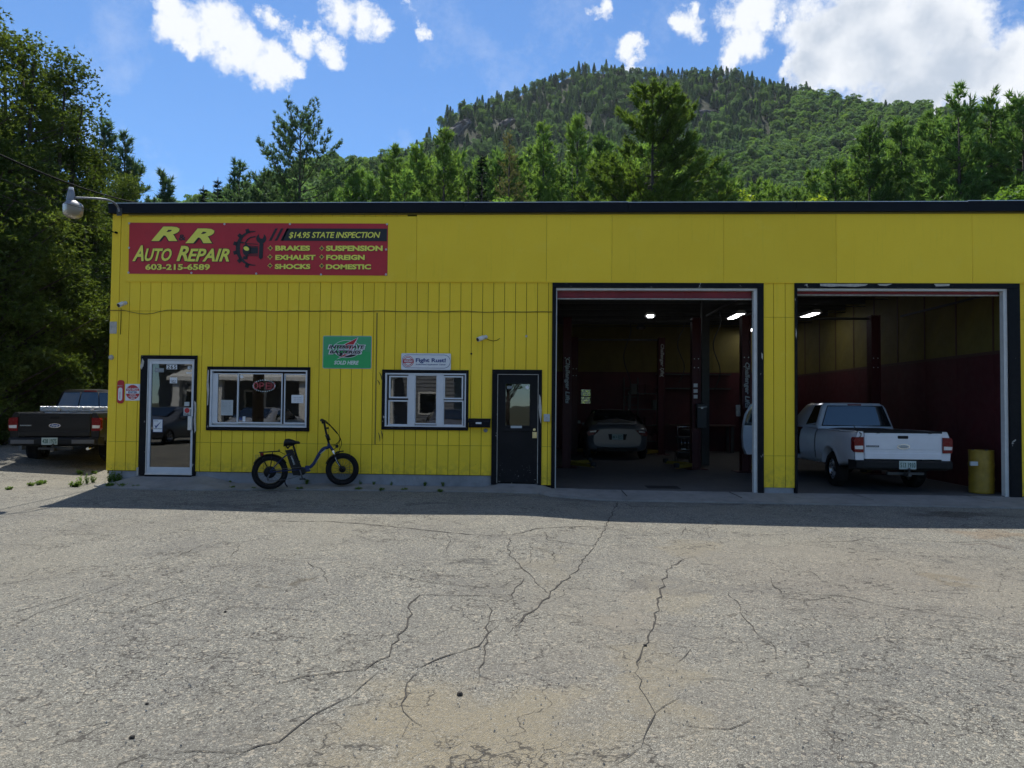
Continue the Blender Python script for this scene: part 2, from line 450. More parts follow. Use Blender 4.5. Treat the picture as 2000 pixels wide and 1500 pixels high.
# ================================================================== materials used by the structure
yellow_mat()
def _asphalt():
    n = NT('asphalt')
    p = n.pos()
    agg = n.vor(155, out='Color')
    sep = n.N.new('ShaderNodeSeparateColor'); n.L.new(agg, sep.inputs[0])
    agg2 = n.vor(62, out='Color'); sp2 = n.N.new('ShaderNodeSeparateColor'); n.L.new(agg2, sp2.inputs[0])
    base = n.mix(n.mr(sep.outputs[0], 0, 1), (.115, .111, .098), (.240, .233, .204))
    base = n.mix(n.mr(sep.outputs[1], .80, .90), base, (.44, .43, .375))
    base = n.mix(n.mr(sp2.outputs[0], .88, .93), base, (.40, .36, .29))
    base = n.mix(n.mr(sp2.outputs[1], .93, .96), base, (.075, .07, .068))
    base = n.mix(n.math('MULTIPLY', n.mr(n.noise(1.1, 5, .65), .42, .68), .42), base, (.13, .125, .12))
    base = n.mix(n.math('MULTIPLY', n.mr(n.noise(.45, 4, .6, n.scl(p, (1, .6, 1))), .45, .65), .35), base, (.26, .240, .19))
    # stains with a shape of their own: x, y, rx, ry, colour, strength
    warp = n.N.new('ShaderNodeTexNoise'); warp.inputs['Scale'].default_value = 2.2; warp.inputs['Detail'].default_value = 5
    n.L.new(p, warp.inputs['Vector'])
    w1 = n.N.new('ShaderNodeVectorMath'); w1.operation = 'SUBTRACT'; n.L.new(warp.outputs['Color'], w1.inputs[0]); w1.inputs[1].default_value = (.5, .5, .5)
    w2 = n.N.new('ShaderNodeVectorMath'); w2.operation = 'SCALE'; n.L.new(w1.outputs[0], w2.inputs[0]); w2.inputs['Scale'].default_value = 1.5
    w3 = n.N.new('ShaderNodeVectorMath'); w3.operation = 'ADD'; n.L.new(p, w3.inputs[0]); n.L.new(w2.outputs[0], w3.inputs[1])
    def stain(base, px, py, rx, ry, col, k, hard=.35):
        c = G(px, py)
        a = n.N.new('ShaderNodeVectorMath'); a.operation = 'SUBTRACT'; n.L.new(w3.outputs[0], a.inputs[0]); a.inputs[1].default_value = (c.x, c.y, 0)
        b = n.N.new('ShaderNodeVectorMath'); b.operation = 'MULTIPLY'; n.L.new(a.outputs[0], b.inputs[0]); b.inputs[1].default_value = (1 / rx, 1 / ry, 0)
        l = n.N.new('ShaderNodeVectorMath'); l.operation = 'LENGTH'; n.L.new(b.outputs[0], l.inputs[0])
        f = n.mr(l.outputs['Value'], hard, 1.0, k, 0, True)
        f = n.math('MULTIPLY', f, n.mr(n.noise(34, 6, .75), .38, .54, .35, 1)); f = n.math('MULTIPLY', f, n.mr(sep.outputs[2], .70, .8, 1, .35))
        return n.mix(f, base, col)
    sand = (.265, .232, .168)
    for s in ((1750, 1130, 3.6, 3.0, (.25, .215, .17), .45, .1), (1150, 1300, 1.6, 3.0, (.25, .22, .18), .3, .1), (905, 1450, 1.0, .85, (.28, .242, .17), 1.), (1275, 1335, .30, .75, sand, .8), (1235, 1190, .22, 1.1, (.30, .26, .2), .4), (1318, 1170, .35, .9, sand, .6),
              (1345, 1070, .5, .8, sand, .6), (1030, 1400, .6, .6, sand, .5), (1080, 1110, .3, 1.5, sand, .35), (1980, 1045, 1.0, .45, (.22, .15, .09), .6),
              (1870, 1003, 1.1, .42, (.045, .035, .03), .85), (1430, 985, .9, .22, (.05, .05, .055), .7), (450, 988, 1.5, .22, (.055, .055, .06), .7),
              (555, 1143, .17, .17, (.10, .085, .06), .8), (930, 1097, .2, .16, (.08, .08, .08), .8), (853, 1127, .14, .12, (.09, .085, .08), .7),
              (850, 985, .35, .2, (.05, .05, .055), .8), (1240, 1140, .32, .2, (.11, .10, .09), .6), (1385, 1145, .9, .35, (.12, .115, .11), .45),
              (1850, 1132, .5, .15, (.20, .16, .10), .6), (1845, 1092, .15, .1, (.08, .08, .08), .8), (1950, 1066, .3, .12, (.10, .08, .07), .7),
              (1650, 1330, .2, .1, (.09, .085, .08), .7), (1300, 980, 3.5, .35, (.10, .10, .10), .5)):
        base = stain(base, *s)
    # fine alligator cracking in worn areas
    for sc_, wd, lo, hi, k_ in ((1.5, .013, .44, .54, .85), (3.6, .022, .50, .58, .75), (.55, .0075, .0, .2, .8)):
        e_ = n.vor(sc_, w3.outputs[0], 'Distance', 'DISTANCE_TO_EDGE')
        ln = n.mr(e_, wd * .3, wd, 1, 0)
        ln = n.math('MULTIPLY', ln, n.mr(n.noise(.6, 3, .6, n.scl(p, (1, 1, 1))), lo, hi, 0, k_))
        ln = n.math('MULTIPLY', ln, n.mr(n.noise(4.2, 3, .6), .30, .46))
        base = n.mix(ln, base, (.055, .05, .045))
    n.set('Base Color', base)
    n.set('Roughness', .88); n.set('Specular IOR Level', .25)
    h = n.math('ADD', n.math('MULTIPLY', n.vor(155, out='Distance'), -1.), n.math('MULTIPLY', n.noise(170, 3, .7), .5))
    n.bump(h, .012, .8)
_asphalt()
def _concrete(name, c1, c2, stain=.5):
    n = NT(name)
    b = n.mix(n.mr(n.noise(1.7, 6, .65), .35, .65), c1, c2)
    b = n.mix(n.math('MULTIPLY', n.mr(n.noise(5, 6, .7), .5, .72), stain), b, (.06, .058, .055))
    b = n.mix(n.mr(n.noise(150, 2, .5), .3, .7, 0, .3), b, (.32, .31, .29))
    n.set('Base Color', b); n.set('Roughness', .85); n.bump(n.noise(60, 5, .7), .004, .6)
_concrete('concrete', (.17, .165, .155), (.25, .24, .225))
_concrete('foundation_concrete', (.19, .20, .22), (.30, .31, .33), .35)
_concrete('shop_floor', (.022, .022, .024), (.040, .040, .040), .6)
simple('crack_dark', (.035, .031, .027), .95)
def _peel():
    n = NT('black_trim')
    p = n.pos()
    f = n.math('MULTIPLY', n.mr(n.noise(5.5, 5, .65, n.scl(p, (1, 1, .7))), .665, .68), 1)
    c = n.mix(n.mr(n.noise(14, 4, .6), .3, .7), (.004, .0045, .007), (.009, .010, .013)); n.set('Specular IOR Level', .12)
    n.set('Base Color', n.mix(f, c, (.42, .40, .37))); n.set('Roughness', .5); n.bump(n.noise(40, 5, .7), .002, .5)
_peel()
simple('roof_edge_black', (.005, .006, .010), .5, var=.2, nscale=3, spec=.15)
simple('olive_backing', (.12, .095, .006), .8)  # yellow paint darkened: shade of the board grooves put into the colour
simple('white_paint', (.62, .62, .60), .45, var=.08, bump=.001)
simple('white_vinyl', (.60, .62, .65), .35, var=.04)
simple('aluminium', (.62, .63, .64), .38, metal=.55, var=.06)
simple('dirty_white', (.42, .40, .36), .7, var=.25, nscale=14)
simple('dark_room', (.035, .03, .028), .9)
simple('office_wood', (.07, .028, .018), .6)
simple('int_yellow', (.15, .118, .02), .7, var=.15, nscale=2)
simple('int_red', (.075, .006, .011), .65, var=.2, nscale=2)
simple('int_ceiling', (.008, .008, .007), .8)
simple('steel_dark', (.06, .06, .06), .5, metal=.6)
simple('roll_door_red', (.20, .006, .014), .45, var=.2, nscale=5)
simple('roofing', (.08, .08, .085), .9)
simple('pitch_black', (.004, .004, .004), .9)
glass_mat('window_glass', (.30, .32, .33), 1.4, .10, .0004)
glass_mat('door_glass', (.25, .27, .28), 1.3, .10, .0006)

# ================================================================== ground
def sheet(name, xs, ys, fn, mat):
    mb = MB(); mb.grid([[(x, y, fn(x, y)) for x in xs] for y in ys])
    o = mb.build(name, mat); tag(o, kind='structure'); return o
def axis(a, b, fine0, fine1, step, coarse):
    l = []; x = a
    while x < b:
        l.append(x)
        x += step if fine0 <= x < fine1 else coarse
    l.append(b); return l
def _grass():
    n = NT('dirt_grass')
    b = n.mix(n.mr(n.noise(.5, 6, .65), .4, .6), (.045, .055, .02), (.09, .075, .045))
    b = n.mix(n.mr(n.noise(9, 5, .7), .4, .65, 0, .6), b, (.03, .045, .012))
    n.set('Base Color', b); n.set('Roughness', .95); n.bump(n.noise(12, 6, .7), .05, .8)
_grass()
sheet('parking_lot', axis(-30, 26, -10, 10, .25, 1.), axis(-14, 20, 1, 17, .25, 1.), gz, 'asphalt')
sheet('ground', axis(-900, 900, -40, 40, 4., 60.), axis(-700, 900, -40, 40, 4., 60.), lambda x, y: gz(x, y) - .2 if (-29 < x < 25 and -13 < y < 19) else (gz(x, y) - .03), 'dirt_grass')
sheet('road', [-60, -30.01], [-13, -10, -5, 0, 5], lambda x, y: .0, 'asphalt')

rnd = random.Random(3)
LOT = bpy.data.objects['parking_lot']
CR = []
def crack(crop, pts, w=.011):
    ox = 0 if crop == 'L' else 1000
    P = [G(ox + x / 2, 900 + y / 2) for x, y in pts]
    # subdivide with jitter
    out = []
    for a, b in zip(P, P[1:]):
        L = (b - a).length; k = max(1, int(L / .09))
        nrm = Vector((-(b - a).y, (b - a).x, 0)).normalized() if L > 0 else Vector((1, 0, 0))
        for i in range(k):
            t = i / k; j = 0 if i == 0 else rnd.uniform(-.022, .022) * (1 if k > 2 else .3)
            out.append(a.lerp(b, t) + nrm * j)
    out.append(P[-1])
    mb = MB(); vs = []; fs = []
    for i, p in enumerate(out):
        t = (out[min(i + 1, len(out) - 1)] - out[max(0, i - 1)]); nr = Vector((-t.y, t.x, 0))
        nr = nr.normalized() if nr.length > 0 else Vector((1, 0, 0))
        e = min(i, len(out) - 1 - i) / 5.
        ww = w * .78 * rnd.uniform(.25, 1.25) * min(1, .25 + e) * .5
        z = gz(p.x, p.y) + .0045
        vs += [(p.x + nr.x * ww, p.y + nr.y * ww, z), (p.x - nr.x * ww, p.y - nr.y * ww, z)]
        if i: fs.append((2 * i - 2, 2 * i - 1, 2 * i + 1, 2 * i))
    mb.add(vs, fs, False); o = wb(mb, 'crack', 'crack_dark', LOT); CR.append(o)
for c, p, w in [
    ('L', [(460,1190),(560,1150),(760,1135),(940,1145),(1010,1115),(1090,1100),(1150,1050),(1230,990),(1370,920),(1450,850),(1480,825)], .012),
    ('L', [(800,1200),(900,1160),(990,1140),(1090,1100)], .012),
    ('L', [(1000,893),(1080,875),(1180,845),(1300,830),(1430,815),(1470,785),(1520,765),(1530,720),(1590,650),(1610,600),(1600,560),(1640,525),(1800,528),(2000,535)], .015),
    ('L', [(1520,785),(1600,800),(1640,810),(1700,780),(1790,750),(1870,725),(1900,680),(1950,645)], .018),
    ('L', [(1600,830),(1700,840),(1850,850)], .009), ('L', [(1640,800),(1580,835)], .012),
    ('L', [(1640,820),(1590,870),(1575,980),(1610,1015),(1650,1040)], .012), ('L', [(1600,1020),(1570,1080)], .01),
    ('L', [(1870,860),(1890,790),(1900,690),(1915,600),(1905,560)], .014), ('L', [(1600,930),(1750,945)], .008),
    ('L', [(560,412),(700,370),(790,330),(1000,310),(1110,290)], .012), ('L', [(1050,235),(1300,238),(1500,255),(1700,275),(1850,290),(1990,295)], .03),
    ('L', [(960,378),(1100,385),(1200,395),(1260,430),(1285,480)], .012), ('L', [(300,590),(480,597),(660,540),(780,510)], .012),
    ('L', [(780,555),(950,575),(1200,585),(1350,600)], .01), ('L', [(0,600),(120,575),(230,545),(360,505)], .014),
    ('L', [(1350,430),(1500,435),(1650,470),(1800,490),(1920,500),(2000,490)], .009), ('L', [(0,108),(120,104),(250,107),(330,108)], .03),
    ('L', [(0,330),(80,328),(160,332),(150,350)], .012), ('L', [(1750,275),(1755,330),(1735,380)], .009), ('L', [(930,320),(930,350),(880,390)], .01),
    ('L', [(470,310),(520,290),(560,300)], .012), ('L', [(560,450),(420,500),(200,580),(0,650)], .009), ('L', [(100,450),(160,420)], .012),
    ('R', [(415,160),(370,250),(310,350),(240,440),(170,500),(110,560),(40,620),(-40,690)], .022),
    ('R', [(720,375),(660,390),(605,425),(580,520),(560,610),(530,690),(500,770),(480,830)], .02), ('R', [(480,830),(520,920),(560,990),(520,1070),(505,1120),(400,1190)], .012),
    ('R', [(0,290),(100,265),(250,258),(345,255)], .03), ('R', [(-10,300),(-12,370),(50,430),(90,475),(135,515),(150,520)], .016),
    ('R', [(560,985),(640,935),(660,915)], .012), ('R', [(640,795),(680,760),(700,735),(590,730)], .012), ('R', [(700,737),(800,735)], .012),
    ('R', [(590,540),(680,520),(740,510),(830,505),(880,550),(920,630),(960,680),(1010,710),(1030,780)], .009),
    ('R', [(1000,450),(1050,520),(1300,530),(1420,560),(1600,590),(1800,615),(1960,640),(2000,630)], .012),
    ('R', [(1150,425),(1220,475),(1300,490),(1390,545)], .01), ('R', [(1300,750),(1460,760),(1560,780),(1700,830),(1780,860),(2000,865)], .009),
    ('R', [(1130,320),(1330,315),(1380,300),(1500,305),(1700,320),(1850,315),(1990,360)], .016), ('R', [(600,1020),(740,1045),(850,1050),(960,1000)], .011),
    ('R', [(850,1055),(1020,1075)], .009), ('R', [(1090,980),(1160,955),(1280,935)], .010), ('R', [(520,1085),(640,1085),(720,1060)], .011),
    ('R', [(120,275),(140,310),(330,335)], .016), ('R', [(20,330),(110,345),(160,355),(165,400)], .012), ('R', [(60,310),(200,325),(190,350)], .012),
    ('R', [(20,385),(100,372),(220,402)], .012), ('R', [(60,425),(180,437)], .012), ('R', [(80,330),(70,400),(30,420)], .01),
    ('R', [(-60,500),(0,470),(50,460),(20,490),(-10,560)], .012), ('R', [(1000,860),(1200,880),(1500,905)], .007), ('R', [(640,850),(850,860),(1060,870)], .008),
    ('R', [(1780,950),(2000,975)], .009), ('R', [(1650,1080),(1740,1150),(1760,1190)], .01), ('R', [(170,845),(380,850)], .009),
    ('R', [(440,165),(470,180),(560,178),(640,182),(800,175)], .03), ('R', [(680,255),(660,290)], .018), ('R', [(800,250),(760,270),(770,300),(820,320)], .01),
    ('R', [(760,460),(850,450),(960,445)], .009), ('R', [(950,500),(1000,535),(1180,545),(1300,520)], .009), ('R', [(850,690),(780,700),(700,690)], .008),
    ('R', [(1120,840),(1350,825),(1355,805)], .008), ('R', [(1040,580),(1150,580),(1200,590)], .008), ('R', [(590,700),(800,712),(1000,705)], .007)]:
    crack(c, p, w)

# ================================================================== the building
def X_(px, py): return W(px, py)[0]
def Z_(px, py): return W(px, py)[1]
BX, BZ = -8.262, .263
shop = empty('repair_shop', (.0, WY, 0), 'long flat roofed yellow repair shop with two open garage bays', 'building')
def part(mb, name, mat, parent=None): return wb(mb, name, mat, shop if parent is None else parent)
def rect(xl, yt, xr, yb):
    ym, xm = (yt + yb) / 2, (xl + xr) / 2
    return (X_(xl, ym), Z_(xm, yb), X_(xr, ym), Z_(xm, yt))
R_door = rect(273.6, 694.3, 383.5, 928.5)
R_slide = rect(404.4, 716.6, 605.3, 841.5)
R_win = rect(746, 722.5, 914.8, 840)
R_bdoor = rect(960.4, 722.2, 1057.9, 946.5)
R_bay1 = (X_(1078, 760), .0, X_(1490.5, 760), 3.835)
R_bay2 = (X_(1552.5, 760), .0, X_(1992, 765), 3.838)
OPEN = [R_door, R_slide, R_win, R_bdoor, R_bay1, R_bay2]
def subtract(r, holes):
    """rectangle minus holes as a list of rectangles"""
    out = [r]
    for h in holes:
        nx = []
        for (a, b, c, d) in out:
            if h[0] >= c or h[2] <= a or h[1] >= d or h[3] <= b: nx.append((a, b, c, d)); continue
            if b < h[1]: nx.append((a, b, c, h[1]))
            if h[3] < d: nx.append((a, h[3], c, d))
            lo, hi = max(b, h[1]), min(d, h[3])
            if a < h[0]: nx.append((a, lo, h[0], hi))
            if h[2] < c: nx.append((h[2], lo, c, hi))
        out = nx
    return [q for q in out if q[2] - q[0] > .012 and q[3] - q[1] > .012]
xs = [BX, -8.09, -7.885]
while xs[-1] < R_bay1[0] - .001: xs.append(min(xs[-1] + .2045, R_bay1[0]))
rows = [(BZ, .806), (.811, 3.290), (3.295, 3.862)]
def board(x0, x1, z0, z1, k=0):
    g = .0045; y = WY + rnd.uniform(-.0012, .0012)
    for (a, b, c, d) in subtract((x0 + g, z0, x1 - g, z1), OPEN):
        mb = MB(); mb.box(a, c, y, WY + .02, b, d, .0018); part(mb, 'siding_board', 'yellow_paint')
# merge pieces of one board that are split sideways by a trim edge: keep the widest per height band
for i in range(len(xs) - 1):
    for (z0, z1) in rows:
        zb = z0
        if z0 == BZ and xs[i] > R_bdoor[2] - .15: zb = .10
        if i < 2 and z1 > 3.8: z1 = 5.148
        board(xs[i], xs[i + 1], zb, z1)
x = -7.885
while x < -2.7:
    board(x, x + .2045, 5.093, 5.148); x += .2045
pil = [R_bay1[2], R_bay1[2] + .19, R_bay1[2] + .40, R_bay2[0]]
for a, b in zip(pil, pil[1:]):
    for z0, z1 in ((.115, .688), (.693, 3.218), (3.223, 3.862)): board(a, b, z0, z1)
x = R_bay2[2]
while x < 13.5:
    for z0, z1 in ((.02, .62), (.625, 3.2), (3.205, 3.862)): board(x, x + .2045, z0, z1)
    x += .2045
# fascia panels above the openings
fx = [X_(247.7, 480), -2.39, .045, 1.255, 3.30, 5.33, 7.75, 10.2, 13.6]
for i, (a, b) in enumerate(zip(fx, fx[1:])):
    mb = MB(); mb.box(a + .002, b - .002, WY - .014 - (.004 if i == 0 else 0) - .001 * (i % 2), WY + .012, 3.866, 5.09 if i == 0 else 5.148, .0025); part(mb, 'fascia_panel', 'yellow_paint')
mb = MB(); mb.box(fx[0] - .004, 13.6, WY - .022, WY - .005, 3.846, 3.864, .002); part(mb, 'drip_edge', 'yellow_paint')
# wall core behind the siding
mb = MB()
for (a, b, c, d) in subtract((-8.24, .2, 13.5, 5.2), OPEN): mb.box(a, c, WY + .0205, WY + .14, b, d)
part(mb, 'wall_core', 'olive_backing')
# left side wall with boards, right and back walls
for k in range(60):
    y = WY + .025 + k * .2045
    if y > 25.4: break
    mb = MB(); mb.box(BX, BX + .02, y + .005, y + .2, .25, 5.148); part(mb, 'side_board', 'yellow_paint')
mb = MB(); mb.box(BX + .0205, BX + .12, WY + .141, 25.6, .1, 5.2); mb.box(13.3, 13.5, WY + .141, 25.6, -.1, 5.2); part(mb, 'side_wall', 'olive_backing')
bw = rect(0, 0, 1, 1)
def WB(px, py, Y): return W(px, py, Y)
wx0, wz1 = WB(1135.2, 760.5, 25.5); wx1, wz0 = WB(1154.8, 788.5, 25.5)
mb = MB()
for (a, b, c, d) in subtract((-8.24, -.1, 13.5, 5.2), [(wx0, wz0, wx1, wz1)]): mb.box(a, c, 25.52, 25.7, b, d)
part(mb, 'back_wall', 'olive_backing')
mb = MB()
for (a, b, c, d) in subtract((-.1, .02, 8.6, 2.79), [(wx0, wz0, wx1, wz1)]): mb.box(a, c, 25.46, 25.518, b, d)
part(mb, 'lower_wall_lining', 'int_red')
for i in range(7):
    mb = MB(); mb.box(-.1 + i * 1.22, 1.11 + i * 1.22, 25.47, 25.518, 2.80, 4.42); part(mb, 'wall_panel', 'int_yellow')
mb = MB()
mb.box(wx0 - .03, wx1 + .03, 25.44, 25.47, (wz0 + wz1) / 2 - .015, (wz0 + wz1) / 2 + .015)
for xx in (wx0, wx1): mb.box(xx - .03, xx + .002, 25.44, 25.5, wz0, wz1)
glass_mat('clear_glass', (.9, .92, .9), .6, .01)
bf = part(mb, 'window', 'steel_dark')
mb = MB(); mb.box(wx0, wx1, 25.55, 25.556, wz0, wz1); part(mb, 'pane', 'clear_glass', bf)
# foundation
mb = MB(); mb.box(-8.22, R_door[0], WY + .02, WY + .13, -.12, BZ - .003, .008); mb.box(R_door[2], R_bdoor[0], WY + .02, WY + .13, -.12, BZ - .003, .008)
mb.box(-8.22, -8.1, WY + .131, 25.4, -.1, .6, 0)
part(mb, 'foundation', 'foundation_concrete')
mb = MB(); mb.box(R_bay1[2] + .02, R_bay2[0] - .02, WY + .006, WY + .13, -.1, .112, .008); part(mb, 'pillar_footing', 'foundation_concrete')
# apron in front of the wall: one sheet with height, laid on the lot
ast = [(-8.22, 12.75, .02), (-7.75, 12.5, .15), (-7.5, 12.40, .175), (-6.3, 12.38, .175), (-5.75, 12.42, .06), (-4.6, 12.66, .05), (-4.1, 12.66, .078), (-3.2, 12.68, .078), (-2.7, 12.7, .055), (-1.1, 12.74, .055), (-.8, 12.72, .12), (-.05, 12.70, .115), (.15, 12.5, .05),
       (1.2, 12.36, .03), (4.2, 12.30, .02), (8.5, 12.16, .01), (13, 12.1, .0)]
mb = MB(); rws = []
for t in (0, .5, 1.):
    rws.append([(x, WY + .03 - (WY + .03 - yf) * t, z * (1 - t) + (gz(x, yf) + .022) * t) for (x, yf, z) in ast])
rws.append([(x, yf - .012, gz(x, yf) - .05) for (x, yf, z) in ast])
mb.grid(rws, smooth=False); part(mb, 'concrete_apron', 'concrete')
# joints in the apron in front of the bays
for x in (1.45, 3.4, 5.6, 7.6):
    mb = MB(); yf = 12.3; mb.box(x, x + .012, 12.33, WY, .021, .034 - .002 * x); part(mb, 'slab_joint', 'crack_dark')
# floors, ceiling, roof, inner walls
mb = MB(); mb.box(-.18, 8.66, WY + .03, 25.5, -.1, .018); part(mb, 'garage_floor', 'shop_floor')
mb = MB(); mb.box(2.0, 2.62, 13.6, 14.05, .0181, .0215); part(mb, 'floor_drain', 'pitch_black')
mb = MB(); mb.box(-8.1, -.31, WY + .14, 25.5, .02, .17); part(mb, 'office_floor', 'office_wood')
mb = MB(); mb.box(-8.24, 13.5, WY + .02, 25.7, 5.2, 5.3); part(mb, 'roof', 'roofing')
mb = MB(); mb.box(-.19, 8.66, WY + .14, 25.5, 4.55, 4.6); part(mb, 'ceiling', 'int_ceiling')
mb = MB(); mb.box(-.3, -.18, WY + .14, 25.5, -.05, 5.2); part(mb, 'partition_wall', 'dark_room')
mb = MB(); mb.box(-8.1, -.3, 17.0, 17.1, .17, 3.2); mb.box(-8.1, -.3, WY + .14, 17, 2.75, 2.82); part(mb, 'office_wall', 'office_wood')
mb = MB(); mb.box(R_bay1[0] - .1, R_bay1[0] + .0, WY + .14, WY + .2, 0, 4.5); part(mb, 'inner_jamb', 'dark_room')
rb = [13.2, 13.93, 15.15, 16.37, 17.59, 18.81, 20.03, 21.25, 22.47, 23.69, 25.4]
zb_ = W(1960, 684.6, 13.4)[1]
for a, b in zip(rb, rb[1:]):
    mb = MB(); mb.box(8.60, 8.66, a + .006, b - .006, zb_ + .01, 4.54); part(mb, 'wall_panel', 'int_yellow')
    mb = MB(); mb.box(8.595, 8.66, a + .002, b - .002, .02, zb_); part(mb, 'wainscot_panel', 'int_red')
mb = MB()
for b in rb[1:-1]: mb.box(8.585, 8.598, b - .02, b + .02, zb_, 4.54)
mb.box(8.585, 8.594, 13.2, 25.4, zb_ - .03, zb_ + .03); part(mb, 'batten', 'office_wood')
mb = MB(); mb.box(8.661, 8.8, WY + .14, 25.5, -.05, 5.2); part(mb, 'bay_wall', 'dark_room')
for i in range(9):
    mb = MB(); y = 14.3 + i * 1.25; mb.box(-.17, 8.59, y, y + .05, 4.36, 4.54); mb.tube([(-.17, y + .02, 4.3), (8.59, y + .02, 4.3)], .012, 6); part(mb, 'ceiling_joist', 'steel_dark')
mb = MB(); mb.box(4.25, 4.45, 19.2, 19.4, .02, 4.5); mb.box(7.15, 7.33, 21.6, 21.8, .02, 4.5); part(mb, 'steel_column', 'steel_dark')
# roof edge: black metal fascia in lengths with a thin light top lip
ex = [BX - .045, -4.6, -1.5, 1.55, 4.6, 7.65, 10.7, 13.6]
for i, (a, b) in enumerate(zip(ex, ex[1:])):
    mb = MB(); dz = [.0, .0, -.005, -.012, -.012, 0, .01, .01][i]
    mb.box(a + .001, b - .001, WY - .075 - .002 * (i % 2), WY + .1, 5.150, 5.335 + dz, .004); part(mb, 'roof_edge', 'roof_edge_black')
    mb = MB(); mb.box(a + .001, b - .001, WY - .081, WY + .3, 5.336 + dz, 5.346 + dz); part(mb, 'edge_flashing', 'aluminium')
mb = MB(); mb.box(BX - .045, BX - .001, WY + .101, 25.7, 5.15, 5.335); part(mb, 'roof_edge', 'roof_edge_black')
mb = MB(); mb.box(-7.93, 13.5, WY - .035, WY - .02, 5.118, 5.149); part(mb, 'dark_edge_trim', 'olive_backing')  # dark olive strip running just below the roof edge

# ---- horizontal cable stapled along the siding seam
def cable(name, pts, r, mat, parent=None, n=6):
    mb = MB(); mb.tube(pts, r, n); return wb(mb, name, mat, parent)
simple('cable_black', (.010, .010, .010), .8, spec=.05)
simple('cable_yellow', (.22, .17, .02), .6)
cp = []
for i in range(60):
    t = i / 59; x = BX + t * (X_(1078, 612) - BX); cp.append((x, WY - .012, 3.30 + .012 * math.sin(i * .9) * math.sin(i * .23) - (.10 * math.sin(math.pi * min(1, max(0, (x + 8.0) / .8))) * .6 if x < -7.2 else 0)))
tag(cable('wall_cable', cp, .006, 'cable_yellow'), 'thin yellow painted cable stapled along the siding seam above windows', 'cable')
# conduit like vertical joint right of the green sign
mb = MB(); mb.box(X_(735.5, 700) - .012, X_(735.5, 700) + .006, WY - .012, WY - .001, Z_(731, 868), Z_(737, 611)); part(mb, 'vertical_batten', 'cable_yellow')

# ---- doors and windows
def trim(r, w, name_parent, mat='black_trim', y0=.028, bottom=True, wl=None, wr=None, wt=None):
    x0, z0, x1, z1 = r
    wl = w if wl is None else wl; wr = w if wr is None else wr; wt = w if wt is None else wt
    for q in ([(x0, x0 + wl, z0 + (w + .001 if bottom else 0), z1 - wt - .001), (x1 - wr, x1, z0 + (w + .001 if bottom else 0), z1 - wt - .001), (x0, x1, z1 - wt, z1)] + ([(x0, x1, z0, z0 + w)] if bottom else [])):
        mb = MB(); mb.box(q[0], q[1], WY - y0, WY + .06, q[2], q[3], .004); part(mb, 'trim_board', mat, name_parent)
def frame_box(mb, r, w, y0, y1, bev=.003):
    x0, z0, x1, z1 = r
    mb.box(x0, x0 + w, y0, y1, z0, z1, bev); mb.box(x1 - w, x1, y0, y1, z0, z1, bev)
    mb.box(x0 + w, x1 - w, y0 + .001, y1, z1 - w, z1, bev); mb.box(x0 + w, x1 - w, y0 + .001, y1, z0, z0 + w, bev)
def pane(r, parent, mat='window_glass', y=.03):
    mb = MB(); mb.box(r[0], r[2], WY + y, WY + y + .005, r[1], r[3]); return part(mb, 'pane', mat, parent)
# glass entrance door (265)
mb = MB(); x0, z0, x1, z1 = R_door; mb.box(x0 + .14, x1 - .06, WY - .045, WY + .1, z0 - .02, z0 - .004)
ed = tag(part(mb, 'entrance_door', 'black_trim'), 'aluminium framed glass entrance door numbered 265')
def sub(parent_obj):  # third level pieces are joined into one part per look
    return parent_obj
mb = MB(); x0, z0, x1, z1 = R_door
mb.box(x0, x0 + .135, WY - .03, WY + .08, z0, z1 - .071, .004); mb.box(x1 - .05, x1, WY - .03, WY + .08, z0, z1 - .071, .004); mb.box(x0, x1, WY - .03, WY + .08, z1 - .07, z1, .004)
part(mb, 'door_trim', 'black_trim', ed)
rf = rect(286.5, 701.5, 380.5, 927.5)
mb = MB(); frame_box(mb, (rf[0], rf[1] + .02, rf[2], rf[3]), .022, WY - .022, WY + .06)
mb.box(rf[0], rf[2], WY - .03, WY + .06, rf[1], rf[1] + .022, .003); part(mb, 'door_frame', 'aluminium', ed)
rg = rect(294.5, 711, 373.5, 912.5)
mb = MB(); l = (rf[0] + .026, rf[1] + .03, rf[2] - .026, rf[3] - .026)
mb.box(l[0], rg[0], WY - .012, WY + .035, l[1], l[3], .003); mb.box(rg[2], l[2], WY - .012, WY + .035, l[1], l[3], .003)
mb.box(rg[0], rg[2], WY - .011, WY + .035, rg[3], l[3], .003); mb.box(rg[0], rg[2], WY - .011, WY + .035, l[1], rg[1], .003)
part(mb, 'door_leaf', 'white_vinyl', ed)
pane(rg, ed, 'door_glass', .01)
mb = MB(); hx0, hz1 = W(369, 812.5); hx1, hz0 = W(376.5, 840)
mb.box(hx0, hx1, WY - .05, WY - .015, hz0, hz1, .006); mb.cyl((hx0 + .045, WY - .02, hz1 + .145), .016, .012, 'y', 12); part(mb, 'handle', 'aluminium', ed)
simple('paper_white', (.70, .72, .74), .6, var=.05)
simple('paper_grey', (.42, .45, .46), .6, var=.08)
simple('ink_black', (.012, .012, .014), .5)
simple('ink_blue', (.03, .06, .2), .5)
simple('sign_red', (.44, .012, .02), .42, var=.06)
simple('banner_red', (.46, .016, .024), .45, var=.07, nscale=4)
simple('sign_yellow', (.82, .78, .10), .45, var=.03)
simple('sign_green', (.02, .38, .11), .35, var=.04)
simple('sign_green_light', (.05, .36, .15), .35, var=.04)
simple('grey_print', (.22, .24, .25), .6)
def card(name, px, mat, y, parent, bev=.0, th=.003):
    r = rect(*px); mb = MB(); mb.box(r[0], r[2], WY + y - th, WY + y, r[1], r[3], bev); return part(mb, name, mat, parent), r
